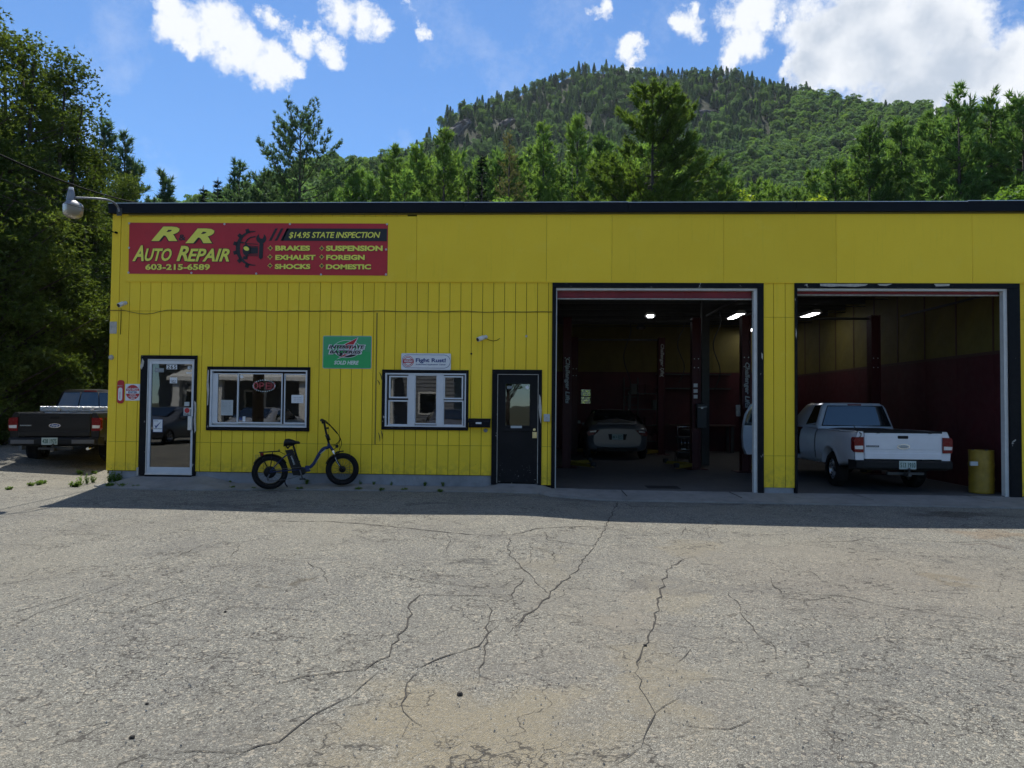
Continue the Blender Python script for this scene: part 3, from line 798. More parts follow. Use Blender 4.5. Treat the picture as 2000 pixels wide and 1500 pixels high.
def letters(body, px, mat, y, parent, shear=0., bold=0., keep=False, name='lettering', sp=1., depth=.0015, rot=0.):
    return text_mesh(name, body, mat, rect(*px), WY + y, parent, shear, bold, depth, rot, keep, sp)
GY = .010
c, r = card('number_plate', (325, 711.8, 345.5, 721.2), 'paper_white', GY - .001, ed)
letters('265', (326.5, 713, 344, 720.4), 'ink_black', GY - .0045, ed, bold=.02, sp=1.2)
card('door_sticker', (302.5, 718.8, 319.8, 727), 'grey_print', GY - .001, ed)
letters('SECURITY', (303.5, 721, 318.8, 724.3), 'paper_grey', GY - .0045, ed, bold=.02)
card('door_notice', (331.5, 737.3, 345.6, 748.6), 'paper_white', GY - .001, ed)
letters('Cash or\nCheck', (333.3, 742.2, 343.8, 747.6), 'ink_black', GY - .0045, ed, bold=.02)
mb = MB(); c_ = W(369.8, 718.5); mb.cyl((c_[0], WY + GY - .004, c_[1]), .043, .003, 'y', 20); part(mb, 'door_sticker', 'grey_print', ed)
letters('K', (367, 715.6, 372.6, 721.4), 'paper_white', GY - .0065, ed, bold=.03)
card('door_sticker', (363.6, 726.8, 374, 729.6), 'paper_white', GY - .001, ed)
card('door_sticker', (359.8, 785, 369.3, 793.2), 'paper_grey', GY - .001, ed)
c, r = card('pull_sticker', (358.2, 796, 371.8, 811.6), 'paper_grey', GY - .001, ed)
mb = MB(); mb.cyl(((r[0] + r[2]) / 2, WY + GY - .007, r[3] - .055), .048, .003, 'y', 20); part(mb, 'door_sticker', 'sign_red', ed)
letters('PULL', (359.6, 807.6, 370.6, 811), 'ink_black', GY - .0045, ed, bold=.03)
c, r = card('check_sticker', (298.4, 818.7, 317.4, 844.2), 'ink_blue', GY - .001, ed, th=.0025)
c, r = card('check_sticker', (299.2, 819.5, 316.6, 843.4), 'paper_white', GY - .0045, ed, th=.0025)
def poly(name, pts, mat, y, parent, th=.002):
    mb = MB(); P = [W(*p) for p in pts]; mb.prism(P, WY + y - th, WY + y); return part(mb, name, mat, parent)
poly('check_mark', [(301.8, 829.6), (304.6, 832), (314.8, 823), (305, 836), (303.6, 836)], 'ink_blue', GY - .008, ed)
letters('Open for Business', (299.9, 836.2, 315.9, 838.2), 'ink_black', GY - .0075, ed, bold=.02)
letters('LOCAL', (301, 821, 309, 823), 'grey_print', GY - .0075, ed, bold=.02)
card('mail_slip', (326, 804.6, 347.2, 810.4), 'paper_white', GY + .03, ed)

# sliding window
sw = tag(part(MB().box(R_slide[0] + .1, R_slide[2] - .1, WY + .055, WY + .06, R_slide[1] + .1, R_slide[1] + .13), 'sliding_window', 'white_vinyl'), 'wide white vinyl sliding window with neon open sign')
mb = MB(); x0, z0, x1, z1 = R_slide; w_ = .058
mb.box(x0, x0 + w_, WY - .028, WY + .06, z0 + .071, z1 - w_ - .001, .004); mb.box(x1 - .05, x1, WY - .028, WY + .06, z0 + .071, z1 - w_ - .001, .004); mb.box(x0, x1, WY - .028, WY + .06, z1 - w_, z1, .004); mb.box(x0, x1, WY - .028, WY + .06, z0, z0 + .07, .004)
part(mb, 'window_trim', 'black_trim', sw)
r = rect(410.5, 722, 600.5, 834.8); mb = MB(); frame_box(mb, r, .035, WY - .022, WY + .06); part(mb, 'window_frame', 'white_vinyl', sw)
ri = (r[0] + .036, r[1] + .036, r[2] - .036, r[3] - .036)
pr = [rect(424.8, 731, 462.5, 824.5), rect(466, 731, 549.5, 824.5), rect(556.5, 732, 595.8, 825.5)]
for i, q in enumerate(pr):
    lo = (q[0] - .02 if i else ri[0], q[1] - .028, q[2] + (.018 if i < 2 else .02), q[3] + .02)
    mb = MB(); y0 = WY - .012 if i == 1 else WY + .004
    mb.box(lo[0], q[0], y0, y0 + .03, lo[1], lo[3], .002); mb.box(q[2], lo[2], y0, y0 + .03, lo[1], lo[3], .002)
    mb.box(q[0], q[2], y0 + .001, y0 + .03, q[3], lo[3], .002); mb.box(q[0], q[2], y0 + .001, y0 + .03, lo[1], q[1], .002); part(mb, 'sash', 'white_vinyl', sw)
    pane(q, sw, 'window_glass', .012 if i == 1 else .022)
card('posted_notice', (430.6, 781.3, 454.2, 811.2), 'paper_grey', .020, sw)
for k in range(7): letters('Inspection    00', (432.3, 785 + k * 2.9, 449, 786.3 + k * 2.9), 'grey_print', .0165, sw)
card('posted_notice', (568.6, 771.4, 592.2, 787.2), 'paper_white', .020, sw)
for k in range(3): letters('Please call ahead', (573, 775.5 + k * 3.4, 588, 777 + k * 3.4), 'grey_print', .0165, sw)
mb = MB(); c_ = W(471.8, 735.5); mb.cyl((c_[0], WY + .006, c_[1]), .033, .004, 'y', 16); part(mb, 'window_sticker', 'paper_white', sw)
card('window_sticker', (473.6, 813.3, 479, 823), 'paper_white', .010, sw); card('window_sticker', (466.5, 815.5, 472, 820.8), 'ink_blue', .010, sw)
# picture window with two double hung sides
tw = tag(part(MB().box(R_win[0] + .1, R_win[2] - .1, WY + .055, WY + .06, R_win[1] + .1, R_win[1] + .12), 'triple_window', 'white_vinyl'), 'white triple window with two double hung sides')
mb = MB(); x0, z0, x1, z1 = R_win; w_ = .06
mb.box(x0, x0 + .062, WY - .028, WY + .06, z0 + .062, z1 - w_ - .001, .004); mb.box(x1 - .045, x1, WY - .028, WY + .06, z0 + .062, z1 - w_ - .001, .004); mb.box(x0, x1, WY - .028, WY + .06, z1 - w_, z1, .004); mb.box(x0, x1, WY - .028, WY + .06, z0, z0 + .061, .004)
part(mb, 'window_trim', 'black_trim', tw)
r = rect(752.2, 729, 910.5, 834); mb = MB(); frame_box(mb, r, .03, WY - .024, WY + .06)
for a, b in ((797.5, 810), (853.5, 866)):
    mb.box(X_(a, 780), X_(b, 780), WY - .022, WY + .06, r[1] + .03, r[3] - .03, .003)
part(mb, 'window_frame', 'white_vinyl', tw)
for k, q in enumerate(((762.7, 737, 795.2, 775.6), (760.9, 784.5, 795.5, 829), (812, 734.8, 851.5, 826.8), (869, 737.5, 901.8, 777.6), (867, 785, 902.3, 830))):
    q = rect(*q); mb = MB(); frame_box(mb, (q[0] - .028, q[1] - .022, q[2] + .028, q[3] + .03), .0285 if k != 2 else .024, WY - .01 + (.012 if k in (1, 4) else 0), WY + .04, .002); part(mb, 'sash', 'white_vinyl', tw)
    pane(q, tw, 'window_glass', .02)
r_ = rect(763, 768.5, 795, 769.6); mb = MB(); mb.box(r_[0], r_[2], WY + .05, WY + .1, r_[1], r_[3]); part(mb, 'inner_ledge', 'dirty_white', tw)
r_ = rect(767, 812, 775, 824); mb = MB(); mb.box(r_[0], r_[2], WY + .035, WY + .04, r_[1], r_[3]); part(mb, 'window_sticker', 'paper_grey', tw)
letters('TIRES', (764, 770.5, 781, 775), 'paper_grey', .05, tw, bold=.02)
# black service door
bd = tag(part(MB().box(R_bdoor[0] + .12, R_bdoor[2] - .12, WY + .05, WY + .055, R_bdoor[1], R_bdoor[1] + .03), 'service_door', 'black_trim'), 'black steel door with small window beside first bay')
x0, z0, x1, z1 = R_bdoor; mb = MB()
mb.box(x0, x0 + .10, WY - .03, WY + .06, z0, z1 - .082, .004); mb.box(x1 - .065, x1, WY - .03, WY + .06, z0 - .04, z1 - .082, .004); mb.box(x0, x1, WY - .03, WY + .06, z1 - .08, z1, .004); part(mb, 'door_trim', 'black_trim', bd)
r = rect(971, 731, 1051, 943.5); mb = MB(); mb.box(r[0], r[0] + .008, WY - .034, WY + .03, r[1], r[3]); mb.box(r[2] - .01, r[2], WY - .034, WY + .03, r[1], r[3]); mb.box(r[0] + .008, r[2] - .01, WY - .0335, WY + .03, r[3] - .008, r[3]); part(mb, 'weatherstrip', 'dirty_white', bd)
gl = rect(987.5, 750, 1034.5, 831)
mb = MB()
for q in subtract((r[0] + .01, r[1] + .01, r[2] - .012, r[3] - .01), [gl]): mb.box(q[0], q[2], WY - .004, WY + .04, q[1], q[3])
def _bd():
    n = NT('door_black')
    z = n.N.new('ShaderNodeSeparateXYZ'); n.L.new(n.pos(), z.inputs[0])
    low = n.mr(z.outputs[2], .15, .75, 1, 0)
    f = n.math('MULTIPLY', low, n.mr(n.noise(24, 5, .7), .64, .68))
    n.set('Base Color', n.mix(f, n.mix(n.mr(n.noise(4, 4, .6), .3, .7), (.005, .0055, .008), (.010, .0105, .014)), (.4, .4, .4))); n.set('Roughness', .4); n.set('Specular IOR Level', .15)
_bd()
part(mb, 'door_leaf', 'door_black', bd)
mb = MB(); q = rect(984.6, 746.3, 1038.5, 842.5); frame_box(mb, (gl[0] - .03, q[1] + .07, gl[2] + .03, gl[3] + .03), .03, WY - .02, WY + .0); mb.box(gl[0] - .03, gl[2] + .03, WY - .03, WY - .005, q[1], q[1] + .06, .004); part(mb, 'window_surround', 'door_black', bd)
pane(gl, bd, 'door_glass', .005)
card('door_sticker', (997.5, 831.5, 1019.3, 837.2), 'paper_grey', -.0205, bd)
card('door_sticker', (990.2, 754, 1000, 759), 'grey_print', .004, bd)
mb = MB(); c_ = W(1030, 756.5); mb.cyl((c_[0], WY, c_[1]), .034, .004, 'y', 16); part(mb, 'door_sticker', 'paper_white', bd)
simple('brass', (.55, .45, .25), .3, metal=.8)
mb = MB(); c_ = W(1043.6, 839); mb.cyl((c_[0], WY - .03, c_[1]), .025, .026, 'y', 16); q = rect(1039.8, 843.5, 1048.8, 855.8); mb.box(q[0], q[2], WY - .016, WY - .004, q[1], q[3], .003); mb.cyl(((q[0] + q[2]) / 2, WY - .055, (q[1] + q[3]) / 2), .032, .045, 'y', 16); part(mb, 'door_lock', 'brass', bd)
# black flaking strip left of the triple window
for k, (xa, ya, xb, yb) in enumerate(((741, 727, 745.5, 742), (737, 742, 741.5, 752), (739, 845, 742, 862), (744, 840, 746, 858))):
    mb = MB(); a = P3(xa, ya, WY - .002); b = P3(xb, yb, WY - .002); mb.tube([a, (a + b) / 2 + np.array([.012, 0, 0]), b], [.003, .009, .003], 5); part(mb, 'paint_flake', 'crack_dark')
# utility slot plate
q = rect(929.5, 782.5, 936.3, 807.5); mb = MB(); frame_box(mb, q, .018, WY - .008, WY + .003, .002); mb.box(q[0] + .018, q[2] - .018, WY - .003, WY, q[1] + .018, q[3] - .018); part(mb, 'slot_cover', 'yellow_paint')
mb = MB(); c_ = W(920.5, 691); mb.cyl((c_[0], WY - .004, c_[1]), .018, .004, 'y', 14); part(mb, 'drilled_hole', 'pitch_black')
mb = MB(); c_ = W(1028, 656.5); mb.cyl((c_[0], WY - .006, c_[1]), .022, .006, 'y', 14); part(mb, 'hole_plug', 'dirty_white')
# garage openings: black casing, white stops, raised red doors
for bi, (R, wt) in enumerate(((R_bay1, 1), (R_bay2, 2))):
    x0, z0, x1, z1 = R
    go = tag(part(MB().box(x0 + .2, x1 - .2, WY + .09, WY + .1, z1 - .03, z1 - .02), 'garage_opening', 'black_trim'), ['first garage opening with black casing, next to the black door', 'second garage opening with black casing, at the right edge'][bi])
    lw, rw = (.065, .10) if bi == 0 else (.04, .20)
    mb = MB(); mb.box(x0 - .005, x0 + lw, WY - .03, WY + .14, .02, z1 - .082, .004); mb.box(x1 - rw, x1 + .005, WY - .03, WY + .14, -.02, z1 - .082, .004); mb.box(x0 - .005, x1 + .005, WY - .03, WY + .14, z1 - .081, z1 + .01, .004); part(mb, 'door_casing', 'black_trim', go)
    mb = MB(); ww = .018 if bi == 0 else .0
    if ww: mb.box(x0 + lw, x0 + lw + ww, WY + .01, WY + .12, .02, z1 - .125, .002)
    mb.box(x1 - rw - .065, x1 - rw, WY + .01, WY + .12, 0, z1 - .125, .002); mb.box(x0 + lw, x1 - rw, WY + .01, WY + .12, z1 - .124, z1 - .082, .002); part(mb, 'door_stop', 'white_paint', go)
    mb = MB(); zt = z1 - .126
    zb = zt - (.13 if bi == 0 else .05)
    k = (x1 - rw - x0 - lw) / 3
    mb.box(x0 + lw + .02, x1 - rw - .066, WY + .14, WY + .19, zb, zt + .2, .004)
    for j in range(3): mb.box(x0 + lw + j * k + .04, x0 + lw + (j + 1) * k - .09, WY + .13, WY + .145, zb + .03, zt + .1, .003)
    part(mb, 'raised_door', 'roll_door_red', go)
    mb = MB(); mb.box(x0 + lw + .02, x1 - rw - .066, WY + .12, WY + .2, zb - .02, zb, .003); part(mb, 'bottom_seal', 'dirty_white', go)
    mb = MB()
    for xx in (x0 + .12, x1 - rw - .12): mb.box(xx, xx + .04, WY + .25, WY + 3.6, z1 - .15, z1 - .11)
    mb.tube([(x0 + .2, WY + .5, z1 + .2), (x1 - .3, WY + .5, z1 + .2)], .02, 8); part(mb, 'door_track', 'steel_dark', go)
# peeled patches on the header of the second opening and on the trims
def peel(pts, y=-.0335):
    poly('peeled_paint', pts, 'dirty_white', y, None and shop or shop, .0015)
peel([(1600, 554.8), (1618, 554.6), (1640, 555.2), (1672, 555), (1694, 555.3), (1688, 559), (1668, 560.8), (1640, 559.6), (1622, 560.6), (1601, 559.3)])
peel([(1712, 555.4), (1741, 555), (1730, 559), (1716, 558.4)]); peel([(1822, 555), (1853, 555.4), (1852, 559.2), (1826, 560)])
peel([(279.6, 700), (283.5, 706), (282, 715), (278, 722), (275.5, 716), (278, 708)]); peel([(268.3, 913), (272.6, 912), (272, 928), (269, 929)])
peel([(407.5, 722), (410, 724), (409, 745), (410.2, 762), (408, 790), (405.8, 793), (406.5, 770), (405, 752)])
peel([(381, 783), (384.6, 786), (385, 800), (384, 815), (384.8, 840), (381.4, 846), (380, 820), (381.5, 800)], -.0315)
peel([(1053.5, 770), (1056, 776), (1058.2, 800), (1056.5, 828), (1054, 815), (1052.2, 795)], -.0315)
peel([(1553, 640), (1555, 650), (1554, 662), (1552.6, 655)]); peel([(1486, 689), (1489, 692), (1488.4, 703), (1486.4, 699)])

# ================================================================== signs on the wall
def thing(mb, name, mat, label, cat, group=None):
    return tag(wb(mb, name, mat, None), label, cat, group)
q0 = rect(252, 435.5, 757.5, 536.5)
ban = empty('banner_sign', ((q0[0] + q0[2]) / 2, WY - .02, q0[1]), 'wide red vinyl banner reading R&R Auto Repair under the roof edge', 'sign')
BY = -.024
pts = [(252.6, 434.8), (505, 436.2), (757.8, 436.8), (756.6, 538.4), (500, 537.2), (250.8, 534.6)]
mb = MB(); rws = []
for j in range(5):
    row = []
    for i in range(41):
        t = i / 40; v = j / 4
        xt = 252.6 + t * 505.2; xb = 250.8 + t * 505.8; yt = 434.8 + 2 * t; yb = 534.6 + 3.8 * t
        p = P3(xt * (1 - v) + xb * v, yt * (1 - v) + yb * v, WY + BY)
        p[1] += .0035 * math.sin(i * .8) * math.sin(v * 3.1) ; row.append(tuple(p))
    rws.append(row)
mb.grid(rws); mb.grid([[(x, y + .003, z) for x, y, z in r] for r in rws]); part(mb, 'banner_sheet', 'banner_red', ban)
BF = BY - .0045
def C3(x, y): return (240 + x / 3.774, 420 + y / 3.774)
def bl(body, x0, y0, x1, y1, mat='sign_yellow', y=BF, shear=0., bold=0., sp=1., name='lettering', depth=.0015):
    a = C3(x0, y0); b = C3(x1, y1)
    return letters(body, (a[0], a[1], b[0], b[1]), mat, y, ban, shear, bold, False, name, sp, depth)
def outlined(body, x0, y0, x1, y1, shear, bold, e=4, sp=1.):
    bl(body, x0 - e + 2, y0 - e + 1, x1 + e, y1 + e, 'ink_black', BF, shear, bold + .035, sp, 'letter_outline')
    bl(body, x0, y0, x1, y1, 'sign_yellow', BF - .0022, shear, bold, sp)
outlined('R', 217, 88, 424, 194, .38, .045); outlined('R', 468, 102, 680, 210, .38, .045)
bl('&', 418, 146, 470, 190, 'ink_black', BF, 0, .02)
outlined('A', 78, 226, 162, 342, .32, .03); outlined('UTO', 168, 248, 366, 342, .32, .03)
outlined('R', 402, 230, 492, 342, .32, .03); outlined('EPAIR', 480, 250, 792, 345, .32, .03)
outlined('603-215-6589', 172, 363, 648, 408, 0., .035, 2)
a = [C3(*p) for p in ((1215, 101), (1950, 103), (1948, 196), (1175, 192))]
poly('black_bar', a, 'ink_black', BF, ban)
for k in range(3):
    d = k * 42; poly('slash_stripe', [C3(*p) for p in ((1128 + d, 101), (1146 + d, 101), (1100 + d, 192), (1080 + d, 192))], 'ink_black', BF, ban)
bl('$14.95 STATE INSPECTION', 1228, 128, 1900, 178, 'sign_yellow', BF - .0025, .22, .018, .95)
for body, x0, y0, x1, y1 in (('BRAKES', 1128, 228, 1384, 266), ('SUSPENSION', 1500, 228, 1918, 268), ('EXHAUST', 1128, 296, 1424, 334), ('FOREIGN', 1502, 296, 1786, 334), ('SHOCKS', 1124, 363, 1386, 401), ('DOMESTIC', 1500, 365, 1832, 403)):
    bl(body, x0 + 2, y0 + 2, x1 + 3, y1 + 3, 'ink_black', BF, 0, .06, name='letter_outline'); bl(body, x0, y0, x1, y1, 'sign_yellow', BF - .0022, 0, .05)
for x, y in ((1091, 246), (1089, 311), (1089, 375), (1470, 247), (1469, 311), (1469, 377)):
    def star(r, rr): return [C3(x + (r if k % 2 == 0 else rr) * math.cos(math.pi / 4 * k) , y + (r if k % 2 == 0 else rr) * math.sin(math.pi / 4 * k)) for k in range(8)]
    poly('diamond_star', star(20, 11), 'sign_yellow', BF, ban); poly('diamond_star', star(15, 7), 'ink_black', BF - .0022, ban)
# gear, car and wrench emblem
cx, cy = 965, 248
go_, gi_ = [], []
for k in range(25):
    a = math.radians(82 + k * (196 / 24.)); th = 1 - abs(k - 12) / 12.
    go_.append((cx + 128 * math.cos(a) , cy - 128 * math.sin(a))); gi_.append((cx + (128 - 6 - 26 * th) * math.cos(a), cy - (128 - 6 - 26 * th) * math.sin(a)))
for k in range(24): poly('gear_rim', [C3(*p) for p in (go_[k], go_[k + 1], gi_[k + 1], gi_[k])], 'ink_black', BF, ban) if False else None
mb = MB()
for k in range(24):
    mb.prism([W(*C3(*p)) for p in (go_[k], go_[k + 1], gi_[k + 1], gi_[k])], WY + BF - .002, WY + BF)
for k in range(6):
    a = math.radians(108 + k * 28.5); 
    pp = []
    for (r, da) in ((124, -6.6), (150, -5.2), (150, 5.2), (124, 6.6)):
        b = a + math.radians(da); pp.append(W(*C3(cx + r * math.cos(b), cy - r * math.sin(b))))
    mb.prism(pp, WY + BF - .002, WY + BF)
part(mb, 'gear_emblem', 'ink_black', ban)
mb = MB()
def strip(pts, w):
    for a, b in zip(pts, pts[1:]):
        d = (b[0] - a[0], b[1] - a[1]); l = math.hypot(*d); n_ = (-d[1] / l * w / 2, d[0] / l * w / 2); e = (d[0] / l * w * .25, d[1] / l * w * .25)
        mb.prism([W(*C3(*p)) for p in ((a[0] + n_[0] - e[0], a[1] + n_[1] - e[1]), (b[0] + n_[0] + e[0], b[1] + n_[1] + e[1]), (b[0] - n_[0] + e[0], b[1] - n_[1] + e[1]), (a[0] - n_[0] - e[0], a[1] - n_[1] - e[1]))], WY + BF - .002, WY + BF)
strip([(905, 210), (925, 182), (945, 168), (980, 162)], 9); strip([(912, 212), (1000, 218)], 5); strip([(940, 232), (1000, 236)], 5); strip([(930, 290), (1000, 292)], 5); strip([(925, 302), (1000, 303)], 5)
for P_ in ([(892, 232), (912, 212), (930, 226), (950, 240), (945, 282), (930, 292), (918, 312), (893, 290), (886, 265)], [(945, 240), (1000, 240), (1000, 286), (940, 286)], [(890, 306), (924, 306), (922, 330), (892, 330)], [(870, 203), (884, 198), (898, 204), (896, 212), (876, 213)]):
    mb.prism([W(*C3(*p)) for p in P_], WY + BF - .002, WY + BF)
part(mb, 'car_emblem', 'ink_black', ban)
el = [C3(915 + 21 * math.cos(a) * .95 + 5 * math.sin(a), 250 - 14 * math.sin(a) + 8 * math.cos(a)) for a in [k * math.pi / 8 for k in range(16)]]
poly('headlight_emblem', el, 'sign_yellow', BF - .0025, ban)
mb = MB(); hd = []
for k in range(15):
    a = math.radians(118 + k * 304 / 14.); hd.append((1025 + 37 * math.cos(a), 176 - 37 * math.sin(a)))
body_ = hd[:7] + [(1012, 212), (1006, 316), (1020, 331), (1036, 316), (1040, 212)] + hd[8:]
body_ = body_ + [(1044, 158), (1036, 176), (1016, 176), (1008, 160)]
mb.prism([W(*C3(*p)) for p in body_], WY + BF - .004, WY + BF - .0005); part(mb, 'wrench_emblem', 'ink_black', ban)
mb = MB()
for x, y in ((254.4, 437), (440, 438.5), (567.5, 438.5), (756.5, 439), (254, 484.7), (253, 533), (375.5, 533.6), (501.8, 535), (628, 536.8), (754.6, 536.6), (754.8, 488)):
    c_ = W(x, y); mb = MB(); mb.lathe((c_[0], WY + BF - .001, c_[1]), [(.007, 0), (.018, -.001), (.02, -.004), (.016, -.007), (.007, -.005)], 'y', 12); part(mb, 'grommet', 'aluminium', ban)

# green battery sign
def rr_(px, r, n=4):
    x0, z0, x1, z1 = rect(*px); o = []
    for cx_, cz_, a0 in ((x1 - r, z1 - r, 0), (x0 + r, z1 - r, 90), (x0 + r, z0 + r, 180), (x1 - r, z0 + r, 270)):
        for k in range(n + 1):
            a = math.radians(a0 + 90 * k / n); o.append((cx_ + r * math.cos(a), cz_ + r * math.sin(a)))
    return o
def plate(name, px, r, mat, y, parent, th=.003):
    mb = MB(); mb.prism(rr_(px, r), WY + y - th, WY + y); return part(mb, name, mat, parent)
gs = empty('battery_sign', (X_(678, 690), WY, Z_(678, 720)), 'green and white metal sign reading Interstate Batteries sold here', 'sign')
plate('sign_plate', (630.7, 656, 726, 720), .03, 'paper_grey', -.004, gs, .004); plate('sign_face', (631.9, 657.2, 724.8, 718.8), .026, 'sign_green', -.0085, gs, .002)
def C4(x, y): return (620 + x / 6.818, 640 + y / 6.818)
def epoly(name, cx, cy, rx, ry, mat, y, parent, C, a0=0, a1=360, n=28):
    return poly(name, [C(cx + rx * math.cos(math.radians(a0 + (a1 - a0) * k / n)), cy - ry * math.sin(math.radians(a0 + (a1 - a0) * k / n))) for k in range(n + (0 if a1 - a0 == 360 else 1))], mat, y, parent)
poly('light_swoosh', [C4(*p) for p in ((85, 118), (712, 118), (712, 330), (560, 300), (330, 330), (85, 385))], 'sign_green_light', -.0108, gs, .001)
epoly('emblem_oval', 396, 285, 186, 118, 'paper_white', -.012, gs, C4); epoly('emblem_oval', 396, 285, 180, 112, 'sign_green', -.0143, gs, C4)
epoly('emblem_oval', 396, 285, 178, 112, 'ink_black', -.0145, gs, C4, 205, 335)
poly('lightning_bolt', [C4(*p) for p in ((550, 128), (335, 232), (430, 300), (262, 422), (480, 345), (500, 230))], 'paper_white', -.017, gs)
poly('lightning_bolt', [C4(*p) for p in ((538, 138), (352, 232), (440, 302), (290, 405), (470, 340), (482, 228))], 'sign_red', -.0192, gs)
def gl_(body, x0, y0, x1, y1, mat, y, shear, bold):
    a = C4(x0, y0); b = C4(x1, y1); letters(body, (a[0], a[1], b[0], b[1]), mat, y, gs, shear, bold)
gl_('INTERSTATE', 140, 226, 650, 292, 'paper_white', -.0215, .25, .06); gl_('INTERSTATE', 156, 235, 630, 280, 'ink_black', -.0235, .25, .04)
gl_('BATTERIES', 150, 294, 606, 358, 'paper_white', -.0215, .25, .06); gl_('BATTERIES', 166, 303, 588, 347, 'ink_black', -.0235, .25, .04)
gl_('SOLD HERE', 224, 440, 552, 492, 'paper_white', -.011, .2, .03)
# white rust sign
ws = empty('rust_sign', (X_(832, 706), WY, Z_(832, 722)), 'white sign reading Fight Rust! mounted above the triple window', 'sign')
plate('sign_plate', (784.4, 690.4, 881, 722.6), .02, 'paper_white', -.034, ws, .004)
plate('oval_border', (785.6, 693, 880.2, 719.4), .115, 'ink_blue', -.0385, ws, .0012); plate('oval_face', (786.3, 693.8, 879.5, 718.6), .11, 'paper_white', -.040, ws, .0012)
def C5(x, y): return (620 + x / 6.818, 640 + y / 6.818)
for rx, m_, y in ((73, 'sign_red', -.0416), (66, 'paper_white', -.043), (56, 'sign_red', -.0444), (48, 'paper_white', -.0458)): epoly('emblem_ring', 1215, 450, rx, rx, m_, y, ws, C5, n=32)
poly('emblem_band', [C5(*p) for p in ((1145, 425), (1287, 425), (1282, 472), (1150, 472))], 'sign_red', -.0484, ws, .0015)
def wl_(body, x0, y0, x1, y1, mat, y, bold, shear=0): a = C5(x0, y0); b = C5(x1, y1); letters(body, (a[0], a[1], b[0], b[1]), mat, y, ws, shear, bold)
wl_('WOOLWAX', 1158, 434, 1276, 464, 'paper_white', -.0502, .04)
wl_('Fight Rust!', 1314, 408, 1714, 478, 'ink_blue', -.0415, .035); wl_('Authorized Application Center', 1312, 483, 1714, 506, 'ink_blue', -.0415, .03)
# do not enter sign
dn = empty('do_not_enter_sign', (X_(259.5, 767), WY, Z_(259.5, 783)), 'square white sign with red disc reading DO NOT ENTER, left of glass door', 'sign')
plate('sign_plate', (245, 750, 275.2, 782.4), .006, 'paper_white', -.004, dn, .003)
def C2(x, y): return (x / 4.688, 680 + y / 4.688)
epoly('red_disc', 1217, 404, 63, 67, 'sign_red', -.0075, dn, C2, n=32)
poly('white_band', [C2(*p) for p in ((1156, 390), (1280, 390), (1280, 417), (1156, 417))], 'paper_white', -.010, dn)
for body, x0, y0, x1, y1, m_ in (('DO NOT', 1170, 364, 1266, 386, 'paper_white'), ('ENTER', 1178, 395, 1260, 413, 'ink_blue'), ('UNLESS', 1190, 422, 1246, 433, 'paper_white'), ('YOU HAVE', 1178, 437, 1258, 448, 'paper_white'), ('BEEN', 1200, 452, 1236, 464, 'paper_white')):
    a = C2(x0, y0); b = C2(x1, y1); letters(body, (a[0], a[1], b[0], b[1]), m_, -.0125 if body == 'ENTER' else -.010, dn, 0, .03)
# thermometer
th_ = empty('thermometer', (X_(236, 765), WY, Z_(236, 787)), 'narrow red wall thermometer at left end of the yellow wall', 'thermometer')
plate('thermometer_body', (229.6, 742.4, 242.8, 788), .055, 'sign_red', -.004, th_, .012)
plate('dial', (231.8, 757, 239.8, 782.5), .036, 'paper_white', -.0165, th_, .002)
mb = MB(); c_ = W(235.6, 765); c2 = W(235.6, 779); mb.box(c_[0] - .004, c_[0] + .004, WY - .022, WY - .019, c2[1], c_[1]); part(mb, 'mercury_tube', 'sign_red', th_)
letters('PINGO', (230.6, 752, 240, 754.6), 'dirty_white', -.0163, th_, 0, .02)
# white patch on the corner
q = rect(214.5, 628.3, 228.3, 651.5); mb = MB(); mb.box(q[0], q[2], WY - .008, WY - .002, q[1], q[3], .002); mb.box(q[0] + .02, q[0] + .05, WY - .02, WY - .008, q[1] + .08, q[1] + .12, .003)
thing(mb, 'cover_plate', 'dirty_white', 'blank white cover plate on the left corner of the wall', 'plate')
mb = MB(); mb.lathe((X_(217.5, 698), WY - .001, Z_(217.5, 698)), [(.0, -.05), (.03, -.045), (.045, -.02), (.05, 0)], 'y', 12)
thing(mb, 'pipe_cap', 'dirty_white', 'small pale pipe stub on the left corner below the cover plate', 'pipe')
# doorbell / key box
kb = empty('keypad_box', (X_(1068, 823), WY, Z_(1068, 823)), 'small pale intercom box between black door and first bay', 'intercom')
q = rect(1062, 808.7, 1074, 823.4); mb = MB(); mb.box(q[0], q[2], WY - .045, WY, q[1], q[3], .008); part(mb, 'housing', 'paper_grey', kb)
mb = MB(); mb.cyl(((q[0] + q[2]) / 2, WY - .055, (q[1] + q[3]) / 2 - .01), .022, .012, 'y', 16); part(mb, 'button', 'dirty_white', kb)
# mailbox
mbx = empty('mailbox', (X_(937, 826), WY, Z_(937, 835)), 'black wall mailbox between triple window and black door', 'mailbox')
q = rect(916.5, 818.3, 957.8, 834.6); mb = MB(); mb.prism([(WY, q[1]), (WY - .10, q[1]), (WY - .12, q[1] + .02), (WY - .12, q[3] - .05), (WY - .08, q[3] - .01), (WY, q[3])], q[0], q[2], 'yz'); part(mb, 'box_body', 'roof_edge_black', mbx)
mb = MB(); mb.prism([(WY, q[3]), (WY - .085, q[3] - .006), (WY - .128, q[3] - .05), (WY - .128, q[3] - .07), (WY - .124, q[3] - .07), (WY - .08, q[3] + .004), (WY, q[3] + .01)], q[0] - .008, q[2] + .008, 'yz'); part(mb, 'lid', 'roof_edge_black', mbx)
q2 = rect(930.5, 824.3, 941.5, 827.6); mb = MB(); mb.box(q2[0], q2[2], WY - .134, WY - .129, q2[1], q2[3]); part(mb, 'name_plate', 'paper_white', mbx)
